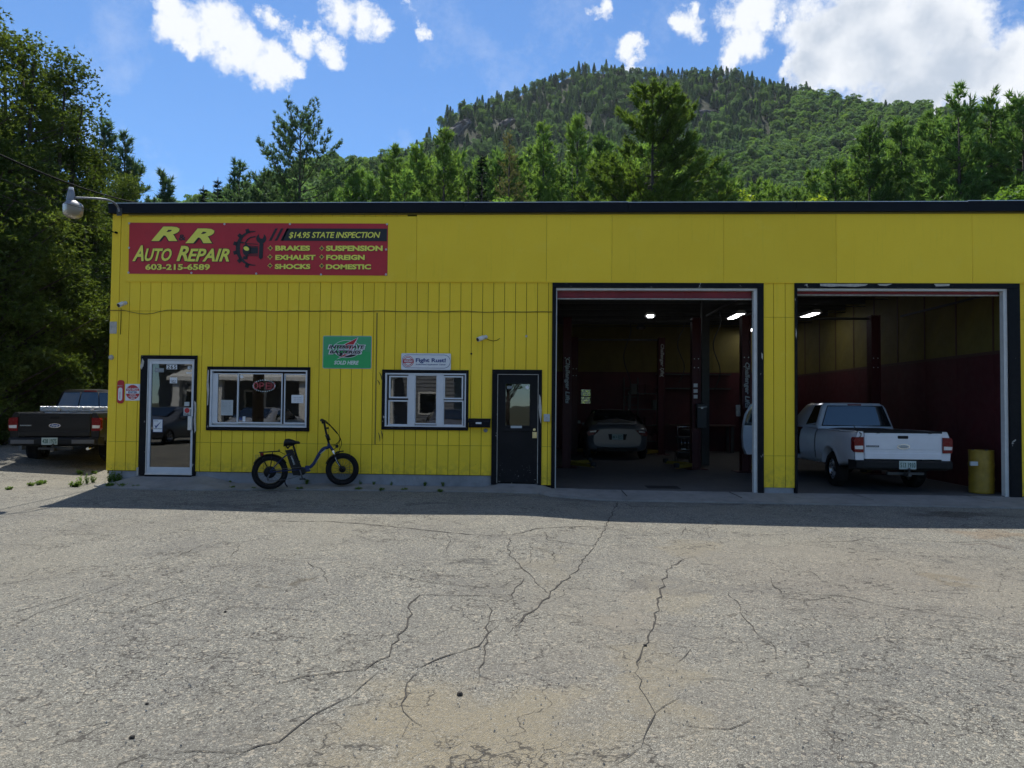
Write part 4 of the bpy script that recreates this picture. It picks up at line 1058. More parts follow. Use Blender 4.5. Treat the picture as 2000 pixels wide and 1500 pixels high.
# round grey junction under the mailbox
mb = MB(); c_ = W(948.5, 840.5); mb.lathe((c_[0], WY, c_[1]), [(.0, -.035), (.02, -.034), (.036, -.02), (.038, 0)], 'y', 14); thing(mb, 'hose_cover', 'foundation_concrete', 'small round grey cap under the right end of the mailbox', 'cap')
# cameras
simple('camera_white', (.62, .62, .62), .35)
def bullet(px, py, label, dx, L=.13):
    c_ = W(px, py, WY - .08); r = empty('security_camera', (c_[0], WY, c_[1]), label, 'camera', 'white security cameras on the wall')
    mb = MB(); mb.cyl((c_[0] + dx * .8, WY - .03, c_[1] + .03), .035, .03, 'y', 14); mb.tube([(c_[0] + dx * .8, WY - .03, c_[1] + .03), (c_[0] + dx * .5, WY - .07, c_[1] + .02)], .012, 8); part(mb, 'mount', 'camera_white', r)
    a = Vector((c_[0] + dx * .5, WY - .06, c_[1] + .02)); b = Vector((c_[0] - dx * .7, WY - .16, c_[1] - .035))
    mb = MB(); mb.tube([a, a.lerp(b, .1), b], [.03, .042, .042], 14); part(mb, 'housing', 'camera_white', r)
    d = (b - a).normalized(); mb = MB(); mb.tube([b + d * .001, b + d * .006], [.034, .034], 14); part(mb, 'lens', 'ink_black', r); return r
bullet(940.5, 660.5, 'white bullet camera with a loose cable, above and left of black door', .09)
r = bullet(238.5, 594, 'white camera at left end of the wall under the banner', .03)
A_ = [P3(946, 659.5, WY - .03), P3(955, 664, WY - .02), P3(963, 666, WY - .012), P3(971, 664.5, WY - .01), P3(976, 660.8, WY - .004)]
tag(cable('camera_cable', A_, .005, 'cable_black'), 'short black cable curling right from the camera above the black door', 'cable')
tag(cable('camera_cable', [P3(236.5, 602, WY - .015), P3(236.3, 620, WY - .008), P3(235.5, 640, WY - .006), P3(235, 653, WY - .006)], .005, 'cable_black'), 'thin cable hanging down from the left end camera', 'cable')
# wall plug bits
mb = MB(); c_ = W(220.5, 455); mb.tube([(c_[0] - .06, WY - .02, c_[1] - .05), (c_[0], WY - .06, c_[1] + .01), (c_[0] + .09, WY - .015, c_[1])], .008, 6); mb.lathe((c_[0] + .08, WY - .002, c_[1]), [(0, -.05), (.02, -.05), (.02, 0)], 'y', 10)
thing(mb, 'cable_hook', 'cable_black', 'small black hook holding overhead wires on the left wall corner', 'hook')
# barn lamp on a curved arm
simple('lamp_metal', (.22, .23, .25), .5, metal=.3)
def _lens():
    n = NT('lamp_lens'); n.set('Base Color', (.36, .31, .23)); n.set('Roughness', .35); n.set('Transmission Weight', .35)
_lens()
LY = WY - .9
lp = empty('yard_lamp', tuple(P3(228, 400, WY - .08)), 'old barn light on a curved pipe arm at left roof corner', 'lamp')
a = [P3(233, 414, WY - .085), P3(231, 406, WY - .1), P3(225, 398, WY - .2), P3(212, 391, WY - .4), P3(195, 388.3, WY - .62), P3(172, 387, WY - .78), P3(147, 386, LY)]
mb = MB(); 
def smoothpts(P, k=5):
    P = [Vector(p) for p in P]; out = []
    for i in range(len(P) - 1):
        p0, p1, p2, p3 = P[max(0, i - 1)], P[i], P[i + 1], P[min(len(P) - 1, i + 2)]
        for j in range(k):
            t = j / k; out.append(.5 * ((2 * p1) + (p2 - p0) * t + (2 * p0 - 5 * p1 + 4 * p2 - p3) * t * t + (3 * p1 - p0 - 3 * p2 + p3) * t ** 3))
    return out + [P[-1]]
mb.tube(smoothpts(a), .019, 8); part(mb, 'lamp_arm', 'lamp_metal', lp)
mb = MB(); c_ = P3(233, 414, WY - .08); mb.box(c_[0] - .05, c_[0] + .05, WY - .082, WY - .075, c_[2] - .07, c_[2] + .08); part(mb, 'wall_bracket', 'steel_dark', lp)
s_ = 1387 / 12.6
c_ = P3(138.5, 386, LY); cz = lambda y: c_[2] - (y - 386) / s_
mb = MB(); mb.lathe((c_[0], c_[1], 0), [(0, cz(371)), (.045, cz(371.5)), (.052, cz(373)), (.056, cz(376)), (.07, cz(388)), (.075, cz(394))], 'z', 20); part(mb, 'ballast_housing', 'lamp_metal', lp)
mb = MB(); mb.lathe((c_[0], c_[1], 0), [(0, cz(365.8)), (.04, cz(366)), (.04, cz(370)), (.046, cz(371))], 'z', 16); part(mb, 'photocell', 'camera_white', lp)
mb = MB(); x2 = P3(143, 400, LY); mb.lathe((x2[0], x2[1], 0), [(.05, cz(392)), (.10, cz(394.5)), (.145, cz(399)), (.165, cz(403))], 'z', 28); part(mb, 'reflector', 'lamp_metal', lp)
mb = MB(); mb.lathe((x2[0], x2[1], 0), [(.165, cz(403)), (.162, cz(412)), (.155, cz(420)), (.10, cz(426)), (0, cz(428))], 'z', 28); part(mb, 'lens', 'lamp_lens', lp)
# overhead wires
def wire(px0, py0, Y0, px1, py1, Y1, ext, sag, r, label):
    a = Vector(P3(px0, py0, Y0)); b = Vector(P3(px1, py1, Y1)); d = b - a; b2 = a + d * ext
    pts = []
    for i in range(25):
        t = i / 24; p = a.lerp(b2, t); p.z -= sag * 4 * t * (1 - t); pts.append(p)
    tag(cable('overhead_wire', pts, r, 'cable_black', n=5), label, 'wire', 'overhead wires running left from the roof corner')
wire(282, 399, 15.5, 0, 258, 10.5, 1.9, .35, .015, 'thick black overhead cable rising left from the roof, topmost wire')
wire(222, 421, WY, 0, 318, 9.8, 1.9, .22, .0045, 'thin overhead wire ending just under the roof edge')
wire(221, 452, WY, 0, 350, 9.8, 1.9, .22, .0045, 'thin overhead wire ending at the hook on the corner, lowest wire')
# pole far left carrying the wires
pc = Vector(P3(0, 300, 10.)) + (Vector(P3(0, 300, 10.)) - Vector(P3(222, 430, WY))) * .9
simple('pole_wood', (.12, .085, .055), .9, bump=.004)
mb = MB(); mb.tube([(pc.x, pc.y, -.5), (pc.x, pc.y, 10.8)], [.16, .11], 12); up_ = thing(mb, 'utility_pole', 'pole_wood', 'wooden utility pole beyond the left edge that carries the wires', 'pole')

# neon open sign inside the sliding window
simple('neon_red', (.4, .02, .02), .4, emis=(1, .22, .34, 1), es=.8)
simple('neon_blue', (.3, .4, .6), .4, emis=(.55, .75, 1, 1), es=1.6)
ne = empty('neon_open_sign', (X_(517, 754), WY + .08, Z_(517, 766)), 'red neon OPEN sign ringed with blue dots inside the sliding window', 'sign')
def nd(cx, cy): return P3(380 + cx / 4.687, 640 + cy / 4.687, WY + .08)
E_ = {'O': [[(543 + 18 + 18 * math.cos(a), 530 + 27 * math.sin(a)) for a in [k * math.pi / 8 for k in range(17)]]],
      'P': [[(598, 558), (598, 505), (624, 506), (632, 520), (622, 533), (600, 534)]], 'E': [[(690, 507), (656, 507), (656, 560), (692, 560)], [(656, 533), (686, 533)]], 'N': [[(700, 560), (700, 506), (730, 558), (730, 503)]]}
for k_, st in E_.items():
    mb = MB()
    for s__ in st: mb.tube([nd(*p) for p in s__], .011, 6)
    part(mb, 'neon_letter', 'neon_red', ne)
mb = MB()
for k in range(30):
    a = 2 * math.pi * k / 30; p = nd(636 + 100 * math.cos(a), 532 + 52 * math.sin(a)); mb.lathe((p[0], p[1], p[2]), [(0, -.010), (.012, 0), (0, .010)], 'y', 6)
part(mb, 'dot_ring', 'neon_blue', ne)
p0 = nd(532, 478); p1 = nd(742, 590)
# inside the office: counter, chair and wall papers seen dimly
mb = MB(); mb.box(-7.9, -3.6, 15.9, 16.5, .17, 1.2, .02); mb.box(-7.95, -3.55, 15.85, 16.55, 1.2, 1.25, .01); thing(mb, 'office_counter', 'office_wood', 'dark wooden counter inside the office behind the glass door', 'counter')
mb = MB(); mb.box(-3.1, -2.5, 14.2, 14.8, .55, .62, .02); mb.box(-3.1, -2.5, 14.75, 14.82, .62, 1.1, .02)
for a in (-3.06, -2.56):
    for b in (14.25, 14.75): mb.box(a, a + .04, b, b + .04, .17, .55)
thing(mb, 'office_chair', 'int_red', 'red chair inside the office behind the triple window', 'chair')

# ================================================================== garage equipment
simple('lift_red', (.055, .004, .007), .45, var=.12, spec=.25)
simple('lift_yellow', (.22, .15, .01), .5)
simple('rubber', (.02, .02, .02), .8)
simple('tube_glow', (.9, .9, .9), .5, emis=(.95, .97, 1, 1), es=6)
def post(root, x, y, h, side, text=None, box=False, body=None):
    n_ = .105
    mb = MB(); mb.box(x - n_, x + n_, y - .12, y + .12, .03, h, .012); mb.box(x - n_ - .001, x - n_ + .03, y - .15, y - .12, .03, h); mb.box(x + n_ - .03, x + n_, y - .15, y - .12, .03, h); p = part(mb, 'lift_post', 'lift_red', root)
    mb = MB(); mb.box(x - .26, x + .26, y - .25, y + .25, .018, .034, .004); part(mb, 'base_plate', 'lift_red', root)
    mb = MB()
    for k in (0, 1):
        for xx in (-.05, .05): mb.cyl((x + xx, y - .13, 2.55 + k * .22), .013, .012, 'y', 8)
    part(mb, 'bolt_heads', 'aluminium', root)
    for k in (-1, 1):
        mb = MB(); e = Vector((x + side * .62, y + k * .75 - .1, .13)); s0 = Vector((x + side * .12, y + k * .1, .13))
        mb.tube([s0, e], [.06, .05], 4, smooth=False); part(mb, 'lift_arm', 'lift_yellow', root)
        mb = MB(); mb.cyl((e.x, e.y, .12), .07, .10, 'z', 12); part(mb, 'arm_pad', 'rubber', root)
    if text:
        z0, z1 = text; tt = text_mesh('lettering', 'Challenger Lifts', 'paper_grey', (x - .07, z0, x + .07, z1), y - .156, root, .18, .03, .002, -90)
    if box:
        mb = MB(); mb.box(x - .02, x + .22, y - .3, y - .12, 1.05, 1.65, .01); part(mb, 'control_box', 'ink_black', root)
        for k in range(3): mb = MB(); mb.box(x - .09, x + .03, y - .125, y - .121, 1.78 + k * .14, 1.87 + k * .14); part(mb, 'safety_label', 'paper_white', root)
        mb = MB(); mb.cyl((x + .1, y - .32, 1.55), .03, .03, 'y', 10); mb.tube([(x + .0, y - .31, 1.56), (x + .22, y - .33, 1.57)], .012, 6); part(mb, 'lever', 'aluminium', root)
def lift(px1, px2, Y, label, t1, t2, box2, cross=True):
    xa = W(px1, 760, Y)[0]; xb = W(px2, 760, Y)[0]
    r = empty('two_post_lift', ((xa + xb) / 2, Y, .018), label, 'car lift', 'red two post lifts')
    post(r, xa, Y, 3.8, 1, t1, False); post(r, xb, Y - .0, 3.8, -1, t2, box2)
    if cross: mb = MB(); mb.box(xa - .1, xb + .1, Y - .03, Y + .03, 3.70, 3.76, .01); part(mb, 'overhead_bar', 'steel_dark', r)
    return r
tz = lambda px, y, Y: W(px, y, Y)[1]
lift(1107, 1358, 18.0, 'red two post lift nearest the first opening, with control box on its right post', (tz(1107, 788, 17.85), tz(1107, 700, 17.85)), None, True)
lift(1455, 1706, 17.4, 'red two post lift with lettered post behind the door jamb', (tz(1455, 797, 17.25), tz(1455, 708, 17.25)), None, False)
lift(1122, 1291, 23.2, 'red two post lift deep in the garage behind the silver car', None, (tz(1291, 735, 23.05), tz(1291, 672, 23.05)), False)
def tube_light(px, py, z, label, lit=True):
    d = ray(px, py); t = (z - CAM[2]) / d[2]; p = CAM + d * t
    r = empty('ceiling_light', (p[0], p[1], z), label, 'ceiling light', 'fluorescent lights hanging in the garage')
    rzz = -math.atan2(p[0], p[1]) if px < 1300 else 0.
    mb = MB(); mb.prism([(p[0] - .07, z + .10), (p[0] + .07, z + .10), (p[0] + .15, z + .02), (p[0] + .15, z), (p[0] - .15, z), (p[0] - .15, z + .02)], p[1] - .6, p[1] + .6); part(mb, 'shade', 'camera_white' if lit else 'steel_dark', r)
    mb = MB(); mb.box(p[0] - .085, p[0] + .085, p[1] - .57, p[1] + .57, z - .022, z - .004, .004)
    part(mb, 'lamp_lens', 'tube_glow' if lit else 'dirty_white', r)
    mb = MB()
    for s__ in (-.4, .4): mb.tube([(p[0], p[1] + s__, z + .1), (p[0], p[1] + s__, 4.54)], .006, 5)
    part(mb, 'hanger', 'steel_dark', r)
    r.rotation_euler = (0, 0, rzz)
    if px < 1300: r.scale = (1, .45, 1)
for a in ((1270, 617, 4.22, 'lit ceiling light seen end on, centre of the first bay'), (1437, 617.5, 4.22, 'lit ceiling light slanting, upper right of first bay'), (1466, 645, 4.22, 'lit ceiling light half hidden by the white door stop of first bay'),
          (1580, 616, 4.22, 'lit ceiling light in the upper left of the second bay'), (1252, 641, 4.22, 'unlit ceiling light deep in the first bay', False)): tube_light(*a)
# cart, drum, rag
simple('drum_yellow', (.30, .195, .02), .45, var=.2, bump=.003)
simple('chrome', (.7, .7, .7), .15, metal=1.0)
dY = 13.62; dx_, dz_ = W(1917, 957, dY)
dr = empty('oil_drum', (dx_, dY, .02), 'dented yellow drum standing right of the white pickup', 'drum')
s_ = (1387 / 13.3); R_ = 21.6 / s_; H_ = 83 / s_
mb = MB(); pf = [(0, .02), (R_ * .97, .02), (R_, .04)]
for k in range(1, 12):
    z = .02 + H_ * k / 12.; pf.append((R_ * (1.03 if k in (4, 8) else .995), z))
pf += [(R_, .02 + H_ * .985), (R_ * 1.01, .02 + H_), (R_ * .95, .02 + H_), (R_ * .94, H_ - .01), (0, H_ - .01)]
mb.lathe((dx_, dY, 0), pf, 'z', 32); part(mb, 'drum_body', 'drum_yellow', dr)
q = (W(1903, 905, dY - R_)[0]); mb = MB(); mb.box(q - .07, q + .06, dY - R_ - .012, dY - R_ + .03, W(1903, 909.5, dY - R_)[1], W(1903, 901.5, dY - R_)[1]); part(mb, 'drum_label', 'paper_grey', dr)
mb = MB(); mb.cyl((dx_ + .1, dY, .02 + H_ - .02), .03, .03, 'z', 10); mb.cyl((dx_ - .15, dY, .02 + H_ - .02), .02, .03, 'z', 10); part(mb, 'bung', 'steel_dark', dr)
cY = 19.; ca = empty('hand_cart', (W(1332, 900, cY)[0], cY, .02), 'small silver tube frame cart standing left of the lift control post', 'cart')
a = [P3(1324, 877, cY), P3(1323.5, 834, cY), P3(1352, 833, cY), P3(1352, 878, cY)]
mb = MB(); mb.tube([a[0], a[1], a[2], a[3]], .02, 8); mb.tube([a[0], a[3]], .015, 8)
for k in range(1, 4): mb.tube([Vector(a[0]).lerp(Vector(a[3]), k / 4), Vector(a[0]).lerp(Vector(a[3]), k / 4) + Vector((0, 0, .3))], .008, 6)
part(mb, 'cart_frame', 'chrome', ca)
mb = MB(); mb.box(a[0][0], a[3][0], cY, cY + .4, .35, .38, .005); mb.box(a[0][0], a[3][0], cY, cY + .4, .75, .78, .005); part(mb, 'tray', 'steel_dark', ca)
for xx in (a[0][0], a[3][0]):
    for yy in (cY, cY + .4): mb = MB(); mb.tube([(xx, yy, .36), (xx, yy, .1)], .012, 6); mb.cyl((xx - .02, yy, .08), .06, .04, 'x', 12); part(mb, 'caster', 'rubber', ca)
# folded cloth hung on the lettered post
mb = MB(); rws = []
for j in range(6):
    rws.append([tuple(P3(1437.5 + i * 1.7 + (.8 if j == 5 else 0), 791 + j * 4.4, 17.2 - .015 * math.sin(i * 2.1 + j * .4))) for i in range(6)])
mb.grid(rws); mb.grid([[(x, y + .02, z) for x, y, z in r] for r in rws]); thing(mb, 'hanging_cloth', 'dirty_white', 'pale cloth hanging beside the lettered lift post', 'cloth')
# workbench, shelf and tyre rack in the dark rear
wbn = empty('workbench', (5.2, 24.9, .02), 'dark workbench against the back wall of the garage', 'workbench')
mb = MB(); mb.box(4.0, 6.6, 24.6, 25.4, .9, .96, .01); part(mb, 'bench_top', 'office_wood', wbn)
for xx in (4.05, 6.45):
    for yy in (24.65, 25.3): mb = MB(); mb.box(xx, xx + .1, yy, yy + .1, .02, .9); part(mb, 'leg', 'steel_dark', wbn)
mb = MB(); mb.box(4.0, 6.6, 25.2, 25.44, 2.2, 2.24); mb.box(4.0, 6.6, 25.2, 25.44, 2.7, 2.74); part(mb, 'shelf', 'steel_dark', wbn)
tc_ = empty('tool_chest', (2.3, 25., .02), 'dark red tool chest against the back wall', 'tool chest')
mb = MB(); mb.box(1.85, 2.75, 24.8, 25.4, .12, 1.25, .015); part(mb, 'chest_body', 'lift_red', tc_)
for k in range(6): mb = MB(); mb.box(1.9, 2.7, 24.785, 24.8, .18 + k * .175, .33 + k * .175, .004); part(mb, 'drawer', 'lift_red', tc_)
rgc = random.Random(8)
for sx, lab in ((3.0, 'left'), (6.9, 'right')):
    sh_ = empty('shelving', (sx + .5, 24.9, .02), 'dark steel shelving loaded with boxes at the back wall, %s unit' % lab, 'shelving', 'loaded shelves at the back of the garage')
    mb = MB()
    for xx in (sx, sx + 1.0):
        for yy in (24.7, 25.2): mb.box(xx, xx + .04, yy, yy + .04, .02, 2.1)
    part(mb, 'uprights', 'steel_dark', sh_)
    for k in range(4):
        mb = MB(); mb.box(sx, sx + 1.04, 24.7, 25.24, .35 + k * .55, .38 + k * .55); part(mb, 'shelf', 'steel_dark', sh_)
for i in range(16):
    xx = rgc.choice([3.0, 6.9]) + .05 + (i % 4) * .25; zz = .38 + (i // 4) * .55; hh = rgc.uniform(.15, .4)
    mb = MB(); mb.box(xx, xx + .21, 24.75, 25.05, zz + .001, zz + hh, .004)
    thing(mb, 'storage_box', rgc.choice(['dirty_white', 'lift_yellow', 'office_wood', 'plastic_crate']), 'dim box on the garage back shelves', 'box', 'boxes on the back shelves') if False else thing(mb, 'storage_box', rgc.choice(['lift_red', 'steel_dark', 'office_wood']), 'dim box standing on the shelves at the back of the garage', 'box', 'boxes on the back shelves')
for i, (px, yy, z0) in enumerate(((1225, 22.5, 3.2), (1400, 20.5, 3.4), (1330, 21.5, 3.5))):
    X0 = W(px, 700, yy)[0]; pts = [(X0, yy, 4.5)] + [(X0 + .12 * math.sin(k * .9), yy + .1 * math.cos(k * .7), 4.5 - (4.5 - z0) * k / 8 * 1.6) for k in range(1, 12)]
    tag(cable('hanging_hose', smoothpts(pts, 3), .016, 'rubber'), ['black hose hanging from the ceiling above the silver car', 'black hose hanging right of the lift control post', 'black hose hanging left of the lift control post'][i], 'hose')
mb = MB()
for k in range(7): mb.box(2.9 + k * .0, 2.9 + .45, 25.38, 25.42, .4 + k * .3, .43 + k * .3)
mb.box(2.86, 2.9, 25.36, 25.42, .02, 2.6); mb.box(3.35, 3.39, 25.36, 25.42, .02, 2.6)
thing(mb, 'ladder', 'steel_dark', 'dark ladder leaning at the dark back wall beside the shelves', 'ladder')
tr = []
for k in range(4):
    mb = MB(); mb.lathe((4.35 + .1 * (k % 2), 21.6, .04 + k * .22), [(.2, 0), (.32, .01), (.335, .05), (.335, .16), (.32, .2), (.2, .21), (.19, .1), (.2, 0)], 'z', 24)
    thing(mb, 'tyre', 'rubber', ['bottom', 'second', 'third', 'top'][k] + ' tyre of the stack behind the lift control post', 'tyre', 'stacked tyres')

# ================================================================== vehicles (local: x right, y forward, rear bumper at y=0)
def paint(name, col, rough=.28, metal=0., coat=.8):
    n = NT(name)
    n.set('Base Color', n.mix(n.mr(n.noise(6, 4, .6, n.tc()), .3, .75, 0, .35), col, tuple(c * .75 + .01 for c in col)))
    n.set('Roughness', rough); n.set('Metallic', metal); n.set('Coat Weight', coat); n.set('Coat Roughness', .05); n.set('Specular IOR Level', .3)
paint('car_white', (.66, .68, .72)); paint('car_black', (.002, .0022, .003), .35, 0., .08); paint('car_silver', (.12, .125, .14), .3, .1, .5); paint('car_grey', (.10, .11, .13), .3, .4); paint('car_light', (.45, .46, .47), .3, .3)
simple('plastic_black', (.010, .010, .011), .55, spec=.2); simple('plastic_grey', (.09, .09, .095), .5)
simple('tyre_rubber', (.010, .010, .011), .85, bump=.003, spec=.2)
simple('rim_silver', (.40, .40, .41), .3, metal=.8)
simple('lamp_red', (.17, .002, .004), .25, spec=.25); simple('lamp_clear', (.62, .60, .58), .15, coat=1.)
simple('car_interior', (.012, .012, .013), .9)
simple('plate_green', (.40, .47, .44), .5); simple('plate_ink', (.02, .09, .06), .5)
def _cg():
    n = NT('car_glass'); n.set('Base Color', (.01, .013, .016)); n.set('Roughness', .03); n.set('Specular IOR Level', .9); n.set('Coat Weight', 1.); n.set('Coat Roughness', .02)
_cg()
def _dp():
    n = NT('diamond_plate')
    v = n.scl(n.tc(), (1, 1, 1)); n.set('Base Color', (.55, .56, .58)); n.set('Metallic', .9); n.set('Roughness', .3)
    n.bump(n.vor(38, v, 'Distance'), .02, 1.)
_dp()
def lpart(mb, name, mat, parent, label=None, fixn=True):
    o = mb.build(name, mat, parent, fixn=fixn)
    if label: o['label'] = label
    return o
def wheel(parent, x, y, r, w, side, rim='rim_silver', spokes=5, rr=.62):
    mb = MB(); ww = w / 2; s = side
    prof = [(r * rr, -ww), (r * .88, -ww), (r * .965, -ww * .8), (r, -ww * .55), (r, ww * .55), (r * .965, ww * .8), (r * .88, ww), (r * rr, ww), (r * rr, ww * .6)]
    mb.lathe((0, 0, 0), prof, 'x', 36)
    # tread grooves as thin raised lugs
    for k in range(36):
        a = 2 * math.pi * k / 36
        c_, s__ = math.cos(a), math.sin(a)
        mb.tube([(-ww * .55, c_ * r, s__ * r), (ww * .55, math.cos(a + .05) * r, math.sin(a + .05) * r)], .008, 4, smooth=False)
    t = lpart(mb, 'wheel', 'tyre_rubber', parent, fixn=False); t.location = (x, y, r)
    mb = MB(); q = r * rr
    mb.lathe((0, 0, 0), [(q, -ww * .6), (q * 1.0, ww * .62), (q * .95, ww * .72), (q * .9, ww * .55), (q * .86, ww * .2), (q * .3, ww * .1)] if s > 0 else [(q, ww * .6), (q, -ww * .62), (q * .95, -ww * .72), (q * .9, -ww * .55), (q * .86, -ww * .2), (q * .3, -ww * .1)], 'x', 36)
    for k in range(spokes):
        a = 2 * math.pi * k / spokes + .3
        A = Vector((s * ww * .45, math.cos(a) * q * .15, math.sin(a) * q * .15)); B = Vector((s * ww * .5, math.cos(a) * q * .92, math.sin(a) * q * .92))
        mb.tube([A, A.lerp(B, .5) + Vector((s * ww * .08, 0, 0)), B], [q * .17, q * .12, q * .16], 6)
    mb.lathe((0, 0, 0), [(0, s * ww * .62), (q * .13, s * ww * .6), (q * .2, s * ww * .5), (q * .24, s * ww * .2)], 'x', 16)
    o = lpart(mb, 'rim', rim, t, fixn=False); return t
def prof_x(z, tab):
    for (a, xa), (b, xb) in zip(tab, tab[1:]):
        if z <= b: t = (z - a) / (b - a); return xa + (xb - xa) * max(0, t)
    return tab[-1][1]
def body_side(mb, ys, s, ztop, zrock, tab, arches, taper, nz=10, flip=False, flare=0.):
    rows = []
    for y in ys:
        zb = zrock(y); fl = 0
        for (ay, az, ar) in arches:
            if abs(y - ay) < ar: zb = max(zb, az + math.sqrt(ar * ar - (y - ay) ** 2))
        row = [(s * (prof_x(zb, tab) * taper(y) - .14), y, zb - .0)]
        zt = ztop(y)
        for k in range(nz + 1):
            z = zb + (zt - zb) * k / nz; x = prof_x(z, tab) * taper(y)
            for (ay, az, ar) in arches:
                d = math.hypot(y - ay, z - az) - ar
                if d < .12 and flare: x += flare * (1 - max(0, d) / .12) ** 2
            row.append((s * x, y, z))
        rows.append(row)
    mb.grid(rows)
def plate(parent, x, y, z, text, w=.305, h=.152):
    mb = MB(); mb.box(x - w / 2, x + w / 2, y, y + .006, z - h / 2, z + h / 2, .004); p = lpart(mb, 'license_plate', 'plate_green', parent)
    t = text_mesh('plate_number', text, 'plate_ink', (x - w * .44, z - h * .30, x + w * .44, z + h * .30), y - .001, None, 0, .02, .002); t.parent = p
    return p
def badge_text(name, body, mat, x0, z0, x1, z1, y, parent, shear=0, bold=.03):
    t = text_mesh(name, body, mat, (x0, z0, x1, z1), y, None, shear, bold, .003); t.parent = parent; return t
TAB = [(.38, .82), (.50, .862), (.70, .885), (.82, .888), (.95, .878), (1.04, .862), (1.10, .835), (1.13, .80)]
def pickup(label, loc, rz, pm, plate_no, cover=True, black=False, door_open=False, zoff=0.):
    r = empty('pickup_truck', loc, label, 'pickup truck', None, rz)
    ZT = 1.12
    AR, FR = 1.18, 4.30; ar = .415
    def lin_(a, b, n): return [a + (b - a) * i / n for i in range(n + 1)]
    ysb = sorted(set([.09, .13, .2, .35, .5, .65] + [AR + ar * math.cos(math.pi * k / 16) for k in range(17)] + [1.7, 1.8, 1.93]))
    rock = lambda y: .50 if y < .75 else .44
    tb = lambda y: 1 - .035 * max(0, 1 - y / .35) ** 2
    mb = MB()
    for s in (-1, 1):
        body_side(mb, ysb, s, lambda y: ZT, rock, TAB, [(AR, .37, ar)], tb, flare=.02 if not black else .0)
        mb.grid([[(s * .82 * tb(y), y, ZT), (s * .80 * tb(y), y, ZT + .012), (s * .74, y, ZT + .012), (s * .72, y, ZT), (s * .72, y, .68)] for y in ysb])
    mb.box(-.72, .72, .1, 1.93, .64, .68); mb.box(-.74, .74, 1.90, 1.93, .6, ZT)
    for s in (-1, 1): mb.prism([(s * .70, .50), (s * .845, .52), (s * .862, .80), (s * .85, 1.0), (s * .80, 1.125), (s * .72, 1.13), (s * .70, 1.1)], .075, .1)
    lpart(mb, 'truck_bed', pm, r)
    mb = MB()
    for s in (-1, 1):
        mb.box(s * .50, s * .80, AR - .5, AR + .5, .4, .41); mb.box(s * .50, s * .52, AR - .5, AR + .5, .4, .95)
        mb.box(s * .50, s * .84, FR - .5, FR + .5, .9, .92); mb.box(s * .5, s * .52, FR - .5, FR + .5, .4, .9)
    mb.box(-.55, .55, .25, 4.8, .40, .50); lpart(mb, 'chassis', 'car_interior', r)
    # tailgate
    mb = MB(); tg = [(-.70, .615), (.70, .615), (.70, 1.115), (-.70, 1.115)]
    mb.box(-.695, .695, .055, .11, .62, 1.12, .012); mb.box(-.69, .69, .045, .06, .62, .735, .008); mb.box(-.66, .66, .050, .056, .80, 1.05, .003)
    g = lpart(mb, 'tailgate', pm, r)
    mb = MB(); mb.box(-.10, .09, .038, .06, 1.0, 1.055, .01); lpart(mb, 'tailgate_handle', 'plastic_black', g)
    mb = MB(); mb.prism([(.09 * math.cos(k * math.pi / 14) * 1.25, .855 + .045 * math.sin(k * math.pi / 14)) for k in range(28)], .040, .052)
    e = lpart(mb, 'oval_badge', 'chrome', g)
    mb = MB(); mb.prism([(.078 * math.cos(k * math.pi / 14) * 1.25, .855 + .036 * math.sin(k * math.pi / 14)) for k in range(28)], .036, .041); 
    if black: lpart(mb, 'oval_badge', 'ink_blue', g)
    else: lpart(mb, 'oval_badge', 'paper_grey', g)
    badge_text('badge_lettering', 'Ford', 'paper_white' if black else 'dirty_white', -.06, .835, .06, .878, .0345, g, .3, .01)
    mb = MB(); mb.box(-.665, -.44, .040, .052, .842, .872, .002)
    lpart(mb, 'name_badge', 'plastic_black' if not black else 'plastic_grey', g)
    badge_text('badge_lettering', 'RANGER', 'paper_grey', -.655, .848, -.45, .866, .0385, g)
    for s in (-1, 1):
        mb = MB(); mb.prism([(s * .712, .74), (s * .872, .745), (s * .884, .80), (s * .884, .98), (s * .865, 1.02), (s * .712, 1.025)], .05, .19)
        t = lpart(mb, 'tail_light', 'lamp_red', r); mb = MB(); mb.prism([(s * .725, .80), (s * .868, .802), (s * .876, .86), (s * .725, .865)], .044, .052); lpart(mb, 'reversing_lamp', 'lamp_clear', t)
    # bumper
    mb = MB(); 
    prf = [(.0, .44), (-.03, .47), (-.03, .57), (.0, .60), (.12, .60), (.12, .42)]
    st = [(-.90, .16), (-.86, .04), (-.75, 0.), (-.2, -.01), (.2, -.01), (.75, 0), (.86, .04), (.90, .16)]
    mb.grid([[(x, y0 + a, z) for a, z in prf] for x, y0 in st], smooth=False); mb.box(-.8, .8, .06, .3, .45, .56)
    b = lpart(mb, 'rear_bumper', 'plastic_black', r)
    if black:
        for s in (-1, 1): mb = MB(); mb.box(s * .36, s * .8, -.042, -.028, .47, .555, .004); lpart(mb, 'bumper_pad', 'plastic_grey', b)
    plate(b, .03 if not black else -.06, -.048, .525, plate_no)
    mb = MB(); mb.box(-.3, .36, .02, .1, .34, .39, .005); mb.box(.0, .06, -.12, .3, .32, .38, .004); mb.cyl((.03, -.10, .38), .015, .06, 'z', 10); mb.lathe((.03, -.10, .455), [(0, -.025), (.02, -.018), (.026, 0), (.02, .018), (0, .025)], 'z', 12)
    lpart(mb, 'tow_hitch', 'steel_dark', r)
    if black: mb = MB(); mb.tube([(.66, -.0, .36), (.60, .5, .36)], .03, 12); lpart(mb, 'exhaust_pipe', 'chrome', r)
    # cab and front end
    ysc = lin_(1.97, 3.72, 10)
    ysf = sorted(set([3.74, 3.82] + [FR + ar * math.cos(math.pi * k / 12) for k in range(13)] + [4.78, 4.9, 5.0]))
